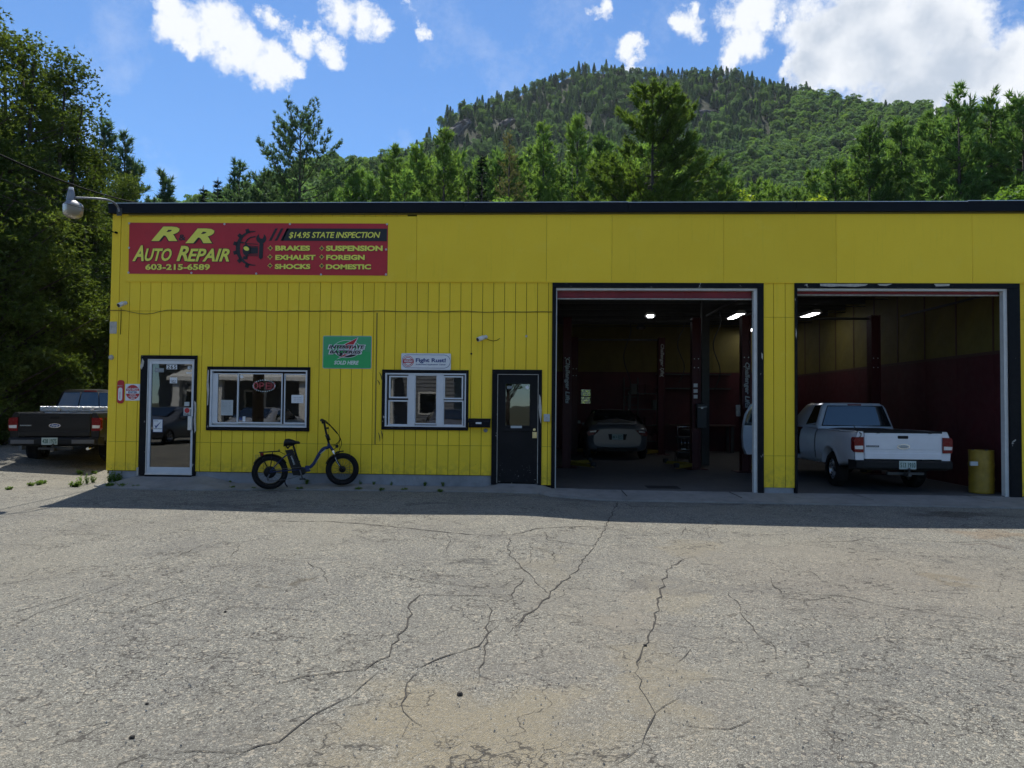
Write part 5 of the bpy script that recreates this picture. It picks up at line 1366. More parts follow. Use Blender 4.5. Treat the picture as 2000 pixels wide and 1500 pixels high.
    tf = lambda y: 1 - .10 * smooth01((y - 4.2) / .8) ** 1.5
    def belt(y): return 1.12 + .02 * smooth01((y - 2) / 1.5)
    for s in (-1, 1):
        split = [(ysc[:6], 'quarter_panel'), (ysc[5:], 'door')]
        for yy, nm in split:
            if nm == 'door' and s == -1 and door_open: continue
            yq = [yy[0] + .004] + yy[1:-1] + [yy[-1] - .004]
            mb = MB(); body_side(mb, yq, s, belt, lambda y: .42, TAB, [], lambda y: 1.0)
            d = lpart(mb, nm, pm, r)
            if nm == 'door': mb = MB(); mb.box(s * .875, s * .905, yq[0] + .10, yq[0] + .26, .99, 1.02, .006); lpart(mb, 'door_handle', pm if not black else 'plastic_black', d)
    mb = MB()
    for s in (-1, 1): body_side(mb, ysf, s, lambda y: 1.12 - .1 * smooth01((y - 4.0) / 1.0), lambda y: .42, TAB, [(FR, .37, ar)], tf, flare=.02)
    hr = []
    for y in [3.72, 3.9, 4.2, 4.6, 4.9, 5.0]:
        z = 1.12 - .1 * smooth01((y - 4.0) / 1.0); hr.append([(t * .80 * tf(y), y, z + .06 * (1 - t * t)) for t in [-1, -.8, -.4, 0, .4, .8, 1]])
    mb.grid(hr); mb.grid([[(t * .80 * tf(5), 5.0, z) for t in [-1, -.5, 0, .5, 1]] for z in (.45, .75, 1.03)]); lpart(mb, 'front_body', pm, r)
    mb = MB()
    mb.grid([[(t * .80, 1.99, z) for t in (-1, 0, 1)] for z in (.5, 1.13)]); mb.box(-.8, .8, 2.0, 4.6, .42, .5)
    # greenhouse
    def gh(t):   # t 0 belt .. 1 roof
        hw = .800 - .165 * t - .05 * smooth01((t - .8) / .2); yr = 2.00 + .10 * t + .05 * smooth01((t - .85) / .15); yf = 3.86 - .78 * t
        z = 1.13 + .545 * t; return hw, yr, yf, z
    rings = []
    for t in (0, .25, .5, .75, .88, .96, 1.0):
        hw, yr, yf, z = gh(t)
        if t > .9: z = 1.13 + .545 * (.88 + (t - .88) * .75)
        c_ = .09
        rings.append([(-hw + c_, yr, z), (0, yr - .015, z), (hw - c_, yr, z), (hw - .02, yr + .03, z), (hw, yr + c_, z), (hw, (yr + yf) / 2, z), (hw, yf - c_, z), (hw - c_, yf, z), (0, yf + .08, z), (-hw + c_, yf, z), (-hw, yf - c_, z), (-hw, (yr + yf) / 2, z), (-hw, yr + c_, z), (-hw + .02, yr + .03, z)])
    mb.grid(rings, close=True)
    top = rings[-1]; cz_ = top[0][2] + .025
    o = len(mb.v); mb.add(top + [(0, (gh(1)[1] + gh(1)[2]) / 2, cz_)], [(i, (i + 1) % len(top), len(top)) for i in range(len(top))], True)
    cab = lpart(mb, 'cab', pm, r)
    def gp(t, u, off=.006):  # rear face point, u -1..1
        hw, yr, yf, z = gh(t); return (u * (hw - .07), yr - .012 * (1 - u * u) - off - .004, z)
    mb = MB(); mb.grid([[gp(t, u * (1.0 if t < .7 else .985)) for u in (-1, -.9, -.5, 0, .5, .9, 1)] for t in (.10, .2, .5, .8, .86)])
    rw = lpart(mb, 'rear_window', 'car_glass', cab)
    if black:
        for u in (-.33, .33): mb = MB(); mb.tube([gp(.1, u, .012), gp(.86, u, .012)], .010, 4); lpart(mb, 'window_divider', 'plastic_black', cab)
    mb = MB(); P = [gp(.10, -1, .008), gp(.86, -.985, .008), gp(.86, .985, .008), gp(.1, 1, .008), gp(.10, -1, .008)]; mb.tube(P, .011, 5); lpart(mb, 'window_seal', 'plastic_black', cab)
    for s in (-1, 1):
        for (a, b_) in ((.07, .40), (.44, .86)):
            mb = MB(); rows_ = []
            for t in (.10, .3, .5, .7, .8, .84, .88):
                hw, yr, yf, z = gh(t); y0 = yr + (yf - yr) * a + .02; y1 = yr + (yf - yr) * b_ ; rows_.append([(s * (hw + .006), y0, z), (s * (hw + .006), y1, z)])
            if b_ > .5 and s == -1 and door_open: continue
            mb.grid(rows_, smooth=False); lpart(mb, 'side_window', 'car_glass', cab)
    mb = MB(); rows_ = []
    for t in (.05, .5, .9):
        hw, yr, yf, z = gh(t); rows_.append([(u * (hw - .09), yf + .085 * (1 - u * u) + .008, z + .004) for u in (-1, -.5, 0, .5, 1)])
    mb.grid(rows_); lpart(mb, 'windscreen', 'car_glass', cab)
    mb = MB(); z = gh(.93)[3]; mb.box(-.14, .14, gh(.93)[1] - .035, gh(.93)[1] + .02, z - .035, z + .003, .006); lpart(mb, 'brake_light', 'lamp_red', cab)
    for s in (-1, 1):
        for y in (AR, FR): wheel(r, s * .74, y, .345 if not black else .375, .225 if not black else .26, s, spokes=5)
    if cover:
        mb = MB(); rws = []
        for j in range(9):
            y = .07 + 1.85 * j / 8; rws.append([(x, y, ZT + .022 + .012 * math.sin(j * 1.9) * (1 - abs(x)) + (.0 if abs(x) < .8 else -.03 - .012 * math.sin(j * 2.7))) for x in (-.835, -.80, -.4, 0, .4, .80, .835)])
        mb.grid(rws); mb.box(-.70, .70, .05, .075, 1.10, 1.142, .005)
        for x in (-.45, .48): mb.box(x - .03, x + .03, .04, .05, 1.095, 1.13, .004)
        lpart(mb, 'bed_cover', 'plastic_black', r)
        mb = MB(); mb.tube([(-.80, .30, 1.24), (-.77, .24, 1.17), (-.73, .12, 1.13), (-.76, .04, 1.06), (-.80, .02, 1.02)], .007, 5); mb.tube([(-.83, .14, 1.16), (-.75, .05, 1.08)], .009, 5); lpart(mb, 'cover_strap', 'rubber', r)
    if black:
        mb = MB(); mb.box(-.80, .80, 1.42, 1.88, 1.05, 1.135, .01); mb.box(-.62, .62, 1.40, 1.90, .85, 1.06); mb.box(-.82, .82, 1.40, 1.90, 1.135, 1.26, .015)
        tb_ = lpart(mb, 'tool_box', 'diamond_plate', r, 'diamond plate metal tool box across the bed')
        for x in (-.42, .28): mb = MB(); mb.cyl((x, 1.39, 1.19), .035, .012, 'y', 14); lpart(mb, 'latch', 'chrome', tb_)
        for s in (-1, 1):
            for ay, in ((AR,), (FR,)):
                mb = MB(); rows_ = []
                for k in range(15):
                    a = math.pi * (-.06 + 1.12 * k / 14); 
                    rows_.append([(s * (.84), ay + math.cos(a) * .40, .37 + math.sin(a) * .40), (s * .955, ay + math.cos(a) * .41, .37 + math.sin(a) * .41), (s * .95, ay + math.cos(a) * .47, .37 + math.sin(a) * .47), (s * .875, ay + math.cos(a) * .50, .37 + math.sin(a) * .50)])
                mb.grid(rows_); lpart(mb, 'fender_flare', 'plastic_grey', r)
        badge_text('badge_lettering', 'FX4', 'lamp_red', .0, 0, .1, .05, 0, r).rotation_euler = (0, 0, math.pi / 2)
        o = bpy.data.objects[r.children[-1].name]; 
        for ch in r.children:
            if ch.name.startswith('badge_lettering'): ch.location = (.872, .42, 1.0)
    if door_open:
        # driver's door swung out, seen through the first opening
        h = Vector((-.87, 3.70, 0)); a = math.radians(DOOR_A); ux = Vector((-math.sin(a), -math.cos(a), 0)); un = Vector((-ux.y, ux.x, 0))
        mb = MB()
        out = [(.02, .44), (1.02, .46), (1.10, .62), (1.12, .90), (1.10, 1.12), (1.02, 1.40), (.86, 1.63), (.78, 1.66), (.50, 1.62), (.20, 1.30), (.05, 1.14), (.0, .9)]
        win = [(.30, 1.16), (1.02, 1.16), (.94, 1.42), (.82, 1.58), (.56, 1.56)]
        def pt(p, o_): return tuple(h + ux * p[0] + un * o_ + Vector((0, 0, p[1])))
        lowp = [(.02, .44), (1.02, .46), (1.10, .62), (1.12, .90), (1.10, 1.13), (.05, 1.13), (.0, .9)]
        n_ = len(lowp); vs = [pt(p, -.06 + .02 * (p[1] > .6)) for p in lowp] + [pt(p, .06) for p in lowp]
        mb.add(vs, [tuple(range(n_)), tuple(reversed(range(n_, 2 * n_)))] + [(i, i + n_, (i + 1) % n_ + n_, (i + 1) % n_) for i in range(n_)])
        mb.tube([pt(p, 0) for p in [(.06, 1.13), (.22, 1.32), (.50, 1.61), (.80, 1.65), (.90, 1.60), (1.03, 1.38), (1.09, 1.13)]], .032, 6)
        d = lpart(mb, 'door', pm, r, 'driver door standing wide open'); 
        mb = MB(); mb.add([pt(p, 0.0) for p in [(.1, 1.13), (1.07, 1.13), (1.01, 1.38), (.88, 1.58), (.80, 1.62), (.52, 1.58)]], [(0, 1, 2, 3, 4, 5)]); lpart(mb, 'side_window', 'car_glass', d)
    return r
DOOR_A = 80
# white pickup in the second bay
Yt = 13.32; xw = W(1767, 880, Yt)[0]
pickup('white pickup truck with black bed cover parked tail out in second bay', (xw, Yt, .018), 0, 'car_white', '513 1910', True, False, True)
# black pickup under the trees on the left
dB = 14.75; xb_ = W(105, 845, dB)[0]
pickup('black pickup truck with silver tool box in tree shade left of the building', (xb_, dB, gz(xb_, dB + 1.2) + .03), math.radians(15), 'car_black', '428 1975', False, True)

def coupe(label, loc, rz, pm, plate_no=None, group=None, sc=1.0):
    r = empty('parked_car', loc, label, 'car', group, rz)
    L = 4.4
    # station: y, half width, z bottom, z shoulder, half width top, z top
    st = [(.0, .66, .36, .80, .55, .86), (.05, .80, .26, .86, .60, .95), (.18, .86, .22, .90, .62, 1.02), (.5, .88, .2, .92, .62, 1.04), (.72, .885, .2, .93, .60, 1.06), (1.1, .89, .2, .93, .55, 1.24),
          (1.5, .89, .2, .93, .52, 1.38), (2.0, .89, .2, .92, .52, 1.415), (2.5, .89, .2, .91, .53, 1.36), (3.0, .88, .2, .89, .58, 1.14), (3.35, .87, .2, .86, .62, .99), (3.9, .84, .2, .76, .6, .86), (4.25, .76, .22, .64, .5, .72), (4.4, .6, .3, .52, .4, .58)]
    mb = MB(); rws = []
    for (y, w, zb, zs, wt, zt) in st:
        mid = (zb + zs) / 2
        half = [(0, zb), (w * .8, zb), (w * .97, zb + .06), (w, mid), (w * .985, zs - .06), (w * .94, zs), (wt + (w * .94 - wt) * .45, zs + (zt - zs) * .5), (wt, zt - (zt - zs) * .08 - .005), (wt * .6, zt), (0, zt + .012)]
        rws.append([(x, y, z) for x, z in half] + [(-x, y, z) for x, z in reversed(half[:-1])][:-1])
    mb.grid(rws, close=True); mb.add(rws[0], [tuple(range(len(rws[0])))]); mb.add(rws[-1], [tuple(reversed(range(len(rws[0]))))])
    b = lpart(mb, 'car_body', pm, r)
    m_ = b.modifiers.new('s', 'SUBSURF'); m_.levels = m_.render_levels = 1
    mb = MB(); mb.grid([[(u * w, y, z) for u in (-1, -.5, 0, .5, 1)] for (y, w, z) in ((.73, .60, 1.075), (1.08, .565, 1.25), (1.42, .53, 1.375))]); lpart(mb, 'rear_window', 'car_glass', r)
    mb = MB(); mb.grid([[(u * w, y, z) for u in (-1, -.5, 0, .5, 1)] for (y, w, z) in ((3.28, .62, 1.05), (2.95, .58, 1.19), (2.55, .54, 1.375))]); lpart(mb, 'windscreen', 'car_glass', r)
    for s in (-1, 1):
        mb = MB(); mb.add([(s * .865, 1.0, .95), (s * .865, 2.95, .93), (s * .70, 2.35, 1.28), (s * .69, 1.35, 1.28)], [(0, 1, 2, 3)]); lpart(mb, 'side_window', 'car_glass', r)
        mb = MB(); mb.prism([(s * .48, .84), (s * .80, .80), (s * .84, .74), (s * .80, .66), (s * .62, .70)], .0, .14); t = lpart(mb, 'tail_light', 'lamp_red', r)
        mb = MB(); mb.prism([(s * .58, .82), (s * .76, .79), (s * .76, .76), (s * .60, .77)], -.006, .0); lpart(mb, 'reversing_lamp', 'lamp_clear', t)
        mb = MB(); mb.prism([(s * .5, .66), (s * .76, .70), (s * .80, .62), (s * .55, .58)], 4.2, 4.34); lpart(mb, 'headlight', 'lamp_clear', r)
        for y in (.85, 3.5): wheel(r, s * .79, y, .31, .2, s, spokes=5)
        mb = MB(); mb.box(s * .87, s * 1.02, 2.72, 2.80, .92, 1.03, .02); lpart(mb, 'wing_mirror', pm, r)
    mb = MB(); mb.prism([(-.26, .72), (.26, .72), (.22, .56), (-.22, .56)], -.008, .02); lpart(mb, 'plate_recess', 'plastic_black', r)
    if plate_no: plate(r, 0, -.016, .64, plate_no)
    mb = MB(); mb.box(-.55, .55, .03, .10, 1.0, 1.03, .008); lpart(mb, 'spoiler', pm, r)
    mb = MB(); mb.box(-.55, .55, -.02, .1, .28, .34, .01); lpart(mb, 'lower_grille', 'plastic_black', r)
    r.scale = (sc, sc, sc)
    return r
xs_ = W(1204, 850, 20.9)[0]
coupe('silver two door car parked nose in deep inside the first bay', (xs_, 20.6, .018), 0, 'car_silver', '4KV 0252', None, 1.04)
coupe('grey car behind the camera mirrored in the glass door', (-14.2, -2.6, 0), math.radians(-176) + math.pi + math.radians(0), 'car_grey', None, 'cars parked across the lot, seen only as reflections')
coupe('pale car behind the camera mirrored in the sliding window', (-10.4, -2.2, 0), math.radians(4), 'car_light', None, 'cars parked across the lot, seen only as reflections')
coupe('silver car behind the camera mirrored in the triple window', (-3.6, -2.6, 0), math.radians(-3), 'car_silver', None, 'cars parked across the lot, seen only as reflections')

# house across the street, seen in the glass
simple('clapboard', (.16, .17, .19), .7); simple('house_white', (.68, .68, .66), .6); simple('house_roof', (.08, .075, .07), .9)
hs = empty('house', (-13.5, -13.5, 0), 'grey house with white porch pillars across the street, mirrored in the glass', 'house')
mb = MB(); mb.box(-22, -5, -20, -13.5, -.1, 5.4); part(mb, 'house_wall', 'clapboard', hs)
mb = MB()
for k in range(24): mb.prism([(-13.5, .2 + k * .215), (-13.47, .2 + k * .215), (-13.5, .4 + k * .215)], -22, -5, 'yz')
part(mb, 'clapboards', 'clapboard', hs)['kind'] = 'stuff'
mb = MB(); mb.prism([(-21, 5.4), (-12.8, 5.3), (-16.8, 8.2)], -22.5, -4.5, 'yz'); part(mb, 'house_roof', 'house_roof', hs)
mb = MB(); mb.prism([(-13.5, 3.15), (-10.6, 2.75), (-10.6, 2.95), (-13.5, 3.6)], -20, -8, 'yz'); part(mb, 'porch_roof', 'house_white', hs)
for k in range(6): mb = MB(); mb.box(-19.8 + k * 2.3, -19.4 + k * 2.3, -11.1, -10.8, 0, 2.8); part(mb, 'pillar', 'house_white', hs)
for x in (-20.5, -17, -13.5, -10, -7):
    for z in (1., 3.7):
        mb = MB(); mb.box(x, x + 1.1, -13.49, -13.44, z, z + 1.3); f = part(mb, 'window', 'house_white', hs); mb = MB(); mb.box(x + .1, x + 1., -13.44, -13.43, z + .1, z + 1.2); part(mb, 'pane', 'car_glass', f)

# ================================================================== folding electric bicycle
simple('bike_blue', (.010, .022, .085), .35, spec=.3); simple('bike_black', (.006, .006, .008), .4, spec=.25); simple('spoke_steel', (.12, .12, .13), .35, metal=.8)
A0 = Vector(P3(526.5, 955.8, 12.50)); A1 = Vector(P3(668, 948.8, 12.90)); print('BIKE', A0, A1)
ud = Vector((A1.x - A0.x, A1.y - A0.y, 0)); Lb = ud.length; ang = math.atan2(ud.y, ud.x)
bk = empty('electric_bicycle', (A0.x, A0.y, A0.z), 'dark blue folding fat tyre electric bicycle parked between window and sign', 'bicycle', None, ang)
kk = Lb / (1623 - 402.)
RW = 300 * kk
def B(cx, cy, v=0.):
    t = (cx - 402) / (1623 - 402.); yb_ = 1350 + (1306 - 1350) * t; zb_ = (A1.z - A0.z) * t
    return Vector(((cx - 402) * kk, v, zb_ + (yb_ - cy) * kk))
def bt(name, pts, r, mat='bike_black', parent=None, n=10, sm=True):
    mb = MB()
    for p in (pts if isinstance(pts[0], list) else [pts]): mb.tube(smoothpts(p, 4) if sm and len(p) > 2 else p, r if not hasattr(r, '__len__') or len(r) == (len(p) if not (sm and len(p) > 2) else -1) else r[0], n)
    o = mb.build(name, mat, bk if parent is None else parent); return o
def bwheel(cx, cy, rad):
    c_ = B(cx, cy); R = rad; tr = .048
    mb = MB(); pf = [(R - tr + tr * 1.0 * math.cos(a), tr * 1.05 * math.sin(a)) for a in [k * 2 * math.pi / 14 for k in range(15)]]
    mb.lathe((0, 0, 0), pf, 'y', 48)
    for k in range(60):
        a = 2 * math.pi * k / 60
        for v in (-.03, 0, .03):
            rr2 = R - .004 - abs(v) * .28; b2 = a + (.05 if v == 0 else 0)
            mb.tube([(math.cos(b2) * rr2, v - .009, math.sin(b2) * rr2), (math.cos(b2) * rr2, v + .009, math.sin(b2) * rr2)], .006, 4, smooth=False)
    t = mb.build('wheel', 'tyre_rubber', bk); t.location = c_
    mb = MB(); q = R - 2 * tr - .0
    mb.lathe((0, 0, 0), [(q - .004, -.032), (q + .012, -.034), (q + .012, .034), (q - .004, .032), (q - .010, 0), (q - .004, -.032)], 'y', 40); mb.build('rim', 'bike_black', t)
    mb = MB()
    for k in range(32):
        a = 2 * math.pi * k / 32; b2 = a + (.5 if k % 2 else -.5); v = .03 if (k // 2) % 2 else -.03
        mb.tube([(math.cos(b2) * .035, v, math.sin(b2) * .035), (math.cos(a) * q, 0, math.sin(a) * q)], .0022, 4)
    mb.build('spokes', 'spoke_steel', t)
    mb = MB(); mb.lathe((0, 0, 0), [(0, -.06), (.02, -.06), (.022, -.035), (.045, -.03), (.045, .03), (.022, .035), (.02, .06), (0, .06)], 'y', 20)
    mb.lathe((0, -.045, 0), [(.03, 0), (.06, 0), (.06, .003), (.03, .003)], 'y', 28); mb.build('hub', 'bike_black', t)
    return t
rwh = bwheel(402, 1050, RW); fwh = bwheel(1623, 1010, RW * .965)
mb = MB(); mb.lathe((0, -.03, 0), [(0, -.03), (.09, -.03), (.105, -.015), (.105, .015), (.09, .03), (0, .03)], 'y', 24); o = mb.build('hub_motor', 'bike_black', rwh)
# frame
bt('frame', [[B(1385, 560), B(1375, 620), B(1290, 650), B(1215, 750), B(1150, 880), B(1085, 960), B(1000, 1000), B(930, 990)]], .030, 'bike_blue')
bt('frame_decal', [[B(1235, 740, -.031), B(1330, 655, -.031)]], .008, 'paper_grey', sm=False, n=4)
bt('frame_decal', [[B(1160, 900, -.031), B(1210, 820, -.031), B(1260, 765, -.031)]], .004, 'paper_grey', n=4)
bt('hinge', [[B(1040, 950, -.02), B(1075, 1040, -.02)]], .010, 'chrome', sm=False)
mb = MB(); mb.box(*[0, 0, 0, 0, 0, 0]) if False else None
a, b = B(985, 945), B(1065, 1050); mb.box(a.x, b.x, -.035, .035, b.z, a.z, .01); mb.build('fold_joint', 'bike_blue', bk)
bt('seat_tube', [[B(785, 610), B(880, 900), B(930, 1010)]], .019, 'bike_black')
bt('chainstay', [[B(402, 1050, -.06), B(560, 1035, -.055), B(740, 1020, -.04), B(900, 1010, -.03)], [B(402, 1050, .06), B(560, 1035, .055), B(740, 1020, .04), B(900, 1010, .03)]], .011, 'bike_blue')
bt('seatstay', [[B(402, 1050, -.06), B(560, 860, -.055), B(660, 770, -.045), B(800, 690, -.02)], [B(402, 1050, .06), B(560, 860, .055), B(660, 770, .045), B(800, 690, .02)]], .010, 'bike_blue')
mb = MB(); P = [B(650, 675), B(770, 655), B(905, 985), B(780, 1040), B(740, 960)]; n_ = len(P)
mb.prism([(p.x, p.z) for p in P], -.042, .042); mb.build('battery', 'bike_black', bk)
text_mesh('battery_lettering', 'SAMEBIKE', 'paper_grey', (0, 0, .17, .028), 0, bk, 0, .02, .002)
bl_ = [c for c in bk.children if c.name.startswith('battery_lettering')][0]; p_ = B(778, 845); bl_.location = (p_.x, -.045, p_.z); bl_.rotation_euler = (0, math.radians(70), 0)
mb = MB(); P = [B(760, 1040), B(900, 960), B(980, 1000), B(985, 1060), B(900, 1110), B(790, 1110)]; mb.prism([(p.x, p.z) for p in P], -.03, .03); mb.build('motor_controller', 'bike_black', bk)
# saddle
mb = MB(); rws = []
for cx, cy, hw, th in ((618, 530, .02, .025), (640, 500, .075, .05), (700, 490, .09, .05), (760, 500, .07, .045), (820, 510, .035, .03), (870, 512, .02, .025), (893, 520, .01, .015)):
    c_ = B(cx, cy); rws.append([(c_.x, hw * math.cos(t), c_.z - .03 + th * math.sin(t) - (.03 if math.sin(t) < -.3 and cx < 780 else 0)) for t in [k * 2 * math.pi / 12 for k in range(12)]])
mb.grid(rws, close=True); mb.add(rws[0], [tuple(range(12))]); mb.build('saddle', 'bike_black', bk)
bt('saddle_rail', [[B(660, 590), B(690, 640), B(720, 600), B(800, 570)]], .014, 'bike_black')
bt('seat_post', [[B(770, 560), B(800, 640)]], .016, 'bike_black', sm=False)
# steering
bt('stem', [[B(1290, 150), B(1320, 300), B(1350, 420), B(1385, 560)]], .020, 'bike_black')
bt('stem_clamp', [[B(1345, 400), B(1385, 500)]], .034, 'bike_black', sm=False)
bt('handlebar', [[B(1240, 140, -.26), B(1275, 150, -.15), B(1290, 165, 0), B(1280, 150, .12), B(1262, 142, .19)]], .013, 'bike_black')
for v in (-.27, .20): bt('grip', [[B(1238 if v < 0 else 1260, 139, v), B(1262 if v < 0 else 1276, 146, v * .6)]], .021, 'rubber', sm=False)
bt('brake_lever', [[B(1290, 140, -.17), B(1340, 170, -.22), B(1350, 190, -.26)], [B(1290, 140, .12), B(1340, 170, .16), B(1350, 190, .19)]], .008)
mb = MB(); a = B(1290, 175); mb.box(a.x - .04, a.x + .03, -.06, .06, a.z - .03, a.z + .03, .01); a = B(1355, 283); mb.box(a.x - .02, a.x + .02, -.03, .03, a.z - .015, a.z + .015, .005); mb.build('display', 'bike_black', bk)
bt('brake_cable', [[B(1330, 170, -.1), B(1430, 260, -.09), B(1540, 390, -.08), B(1600, 540, -.06), B(1560, 680, -.05)], [B(1330, 180, .1), B(1450, 290, .09), B(1560, 420, .07), B(1580, 500, .05), B(1520, 580, .03), B(1450, 605, .02)], [B(1320, 190, .05), B(1420, 250, .06), B(1520, 360, .06), B(1575, 480, .05), B(1500, 570, 0), B(1420, 580, 0)]], .0055, 'cable_black', n=5)
bt('cable_sleeve', [[B(1370, 200, -.09), B(1440, 280, -.09), B(1530, 380, -.08)]], .011, 'cable_black', n=6)
bt('fork_crown', [[B(1400, 600), B(1470, 700)]], .026, 'bike_blue', sm=False)
mb = MB()
for v in (-.062, .062): mb.tube([B(1455, 690, v), B(1490, 770, v)], .016, 8)
mb.tube([B(1460, 690, -.062), B(1460, 690, .062)], .022, 8); mb.build('fork_stanchion', 'chrome', bk)
for v in (-.062, .062): bt('fork_leg', [[B(1488, 765, v), B(1530, 870, v), B(1623, 1012, v)]], .020, 'bike_black')
bt('fork_decal', [[B(1495, 800, -.083), B(1530, 880, -.083), B(1575, 950, -.083)]], .007, 'paper_grey', n=4)
mb = MB(); a = B(1530, 605); mb.box(a.x - .035, a.x + .02, -.03, .03, a.z - .028, a.z + .028, .01); mb.build('headlight', 'bike_black', bk)
bt('headlight_bracket', [[B(1520, 620), B(1470, 660)]], .006, sm=False)
def mud(name, cx, cy, R, a0, a1, w=.058):
    c_ = B(cx, cy); mb = MB(); rows_ = []
    for k in range(15):
        a = math.radians(a0 + (a1 - a0) * k / 14); rows_.append([(c_.x + (R - abs(v) * 2.2 * abs(v) * 3) * math.cos(a), v, c_.z + (R - abs(v) * .2) * math.sin(a)) for v in (-w, -w / 2, 0, w / 2, w)])
    mb.grid(rows_); mb.grid([[(x, v, z - .004) for x, v, z in r_] for r_ in rows_]); mb.build(name, 'bike_black', bk)
mud('mudguard', 402, 1050, RW + .018, 30, 150); mud('mudguard', 1623, 1010, RW + .012, 100, 160)
bt('mudguard_tip', [[B(1500, 735), B(1530, 705), B(1640, 690)]], .012, 'bike_black'); 
# rack
mb = MB()
for v in (-.07, 0, .07): mb.tube([B(220, 712, v), B(560, 690, v)], .007, 6)
for x in (230, 330, 440, 520): mb.tube([B(x, 710 - (x - 230) * .06, -.07), B(x, 710 - (x - 230) * .06, .07)], .007, 6)
for v in (-.06, .06):
    mb.tube([B(240, 715, v), B(260, 780, v), B(385, 1020, v)], .006, 6); mb.tube([B(440, 700, v), B(430, 800, v), B(400, 1030, v)], .006, 6)
mb.tube([B(540, 690, 0), B(640, 745, 0)], .005, 6); mb.tube([B(510, 700, 0), B(550, 655, 0), B(560, 670, 0), B(530, 705, 0)], .005, 6)
mb.build('rear_rack', 'bike_black', bk)
mb = MB(); a, b = B(235, 720), B(290, 770); mb.box(a.x, b.x, -.03, .03, b.z, a.z, .008); mb.build('rear_lamp', 'lamp_red', bk)
mb = MB()
for k in range(6):
    mb.tube([B(150 + k * 28, 760, .1), B(155 + k * 22, 880, .1)], .003, 4)
for k in range(4): mb.tube([B(150, 765 + k * 35, .1), B(300, 760 + k * 35, .1)], .003, 4)
mb.build('wire_basket', 'spoke_steel', bk)
# chainring, chain, crank
mb = MB(); c_ = B(940, 1040); 
mb.lathe((c_.x, -.06, c_.z), [(.02, 0), (.06, 0), (.064, .002), (.06, .005), (.02, .005)], 'y', 28); mb.build('chainring', 'bike_black', bk)
bt('chain', [[B(402, 1010, -.062), B(930, 965, -.062)], [B(402, 1200, -.062), B(700, 1170, -.062), B(930, 1100, -.062)]], .005, 'spoke_steel', n=5)
bt('crank_arm', [[B(900, 1010, -.075), B(945, 1160, -.08)]], .012, 'spoke_steel', sm=False); bt('crank_arm', [[B(900, 1010, .075), B(860, 880, .08)]], .012, 'spoke_steel', sm=False)
mb = MB(); a = B(945, 1165); mb.box(a.x - .05, a.x + .05, -.17, -.09, a.z - .012, a.z + .012, .004); a = B(850, 880); mb.box(a.x - .05, a.x + .05, .09, .17, a.z - .012, a.z + .012, .004); mb.build('pedal', 'rubber', bk)
bt('derailleur', [[B(400, 1080, -.075), B(370, 1150, -.08), B(380, 1190, -.075)]], .014, 'spoke_steel')
bt('kickstand', [[B(660, 1030, .03), B(650, 1240, .12), B(690, 1325, .17)]], .011, 'bike_black')

# ================================================================== vegetation
leaf_mat('pine_needles', (0.070, 0.151, 0.040), (0.151, 0.252, 0.061), .34, (.45, .7, .12), .35, .4)
leaf_mat('hero_needles', (.050, .092, .018), (.110, .165, .026), .42, (.5, .75, .1), .9, .5)
leaf_mat('pine_needles_light', (0.108, 0.204, 0.043), (0.204, 0.312, 0.067), .42, (.5, .75, .1), .35, .4)
leaf_mat('pine_needles_blue', (0.055, 0.110, 0.055), (0.110, 0.181, 0.083), .34, (.4, .6, .2), .5, .4)
leaf_mat('spruce_needles', (.010, .024, .012), (.022, .042, .018), .15, (.2, .4, .1), .4, .4)
leaf_mat('cedar_sprays', (0.036, 0.074, 0.015), (0.101, 0.141, 0.028), .36, (.5, .62, .06), .45, .5)
leaf_mat('maple_leaves', (0.059, 0.126, 0.024), (0.118, 0.210, 0.037), .45, (.5, .8, .08), .25, .4)
leaf_mat('hill_leaves', (0.085, 0.174, 0.053), (0.170, 0.285, 0.077), .40, (.5, .75, .12), .03, .35)
leaf_mat('bright_leaves', (0.120, 0.192, 0.018), (0.204, 0.264, 0.024), .5, (.8, .95, .08), .5, .35)
leaf_mat('yellow_needles', (.13, .13, .05), (.20, .18, .07), .35, (.7, .7, .2), .5, .35)
leaf_mat('weed_leaves', (.06, .12, .02), (.12, .19, .03), .45, (.6, .9, .1), 3, .35)
simple('bark', (.060, .048, .040), .95, var=.3, bump=.01); simple('dead_twig', (.16, .13, .11), .9)

def tri_mesh(name, V, mat):
    """V: (n,3,3) triangles"""
    n = len(V); me = bpy.data.meshes.new(name)
    me.vertices.add(n * 3); me.loops.add(n * 3); me.polygons.add(n)
    me.vertices.foreach_set('co', np.ascontiguousarray(V, dtype=np.float32).ravel())
    me.loops.foreach_set('vertex_index', np.arange(n * 3, dtype=np.int32))
    me.polygons.foreach_set('loop_start', np.arange(0, n * 3, 3, dtype=np.int32))
    me.polygons.foreach_set('loop_total', np.full(n, 3, dtype=np.int32))
    me.materials.append(MATS[mat]); me.update(calc_edges=True); return me
def unit(a): return a / np.maximum(np.linalg.norm(a, axis=-1, keepdims=True), 1e-9)
def tufts(P, D, k, ln, w, spread, rg):
    """k slender triangles fanning out of every point P around direction D"""
    n = len(P); P = np.repeat(P, k, 0); D = np.repeat(D, k, 0)
    d = unit(D + rg.normal(0, spread, (n * k, 3)))
    s = unit(np.cross(d, rg.normal(0, 1, (n * k, 3))))
    l = ln * rg.uniform(.6, 1.25, (n * k, 1)); ww = w * rg.uniform(.7, 1.3, (n * k, 1))
    a = P - d * l * .15 + s * ww * .5; b = P - d * l * .15 - s * ww * .5; c = P + d * l
    return np.stack([a, b, c], 1)
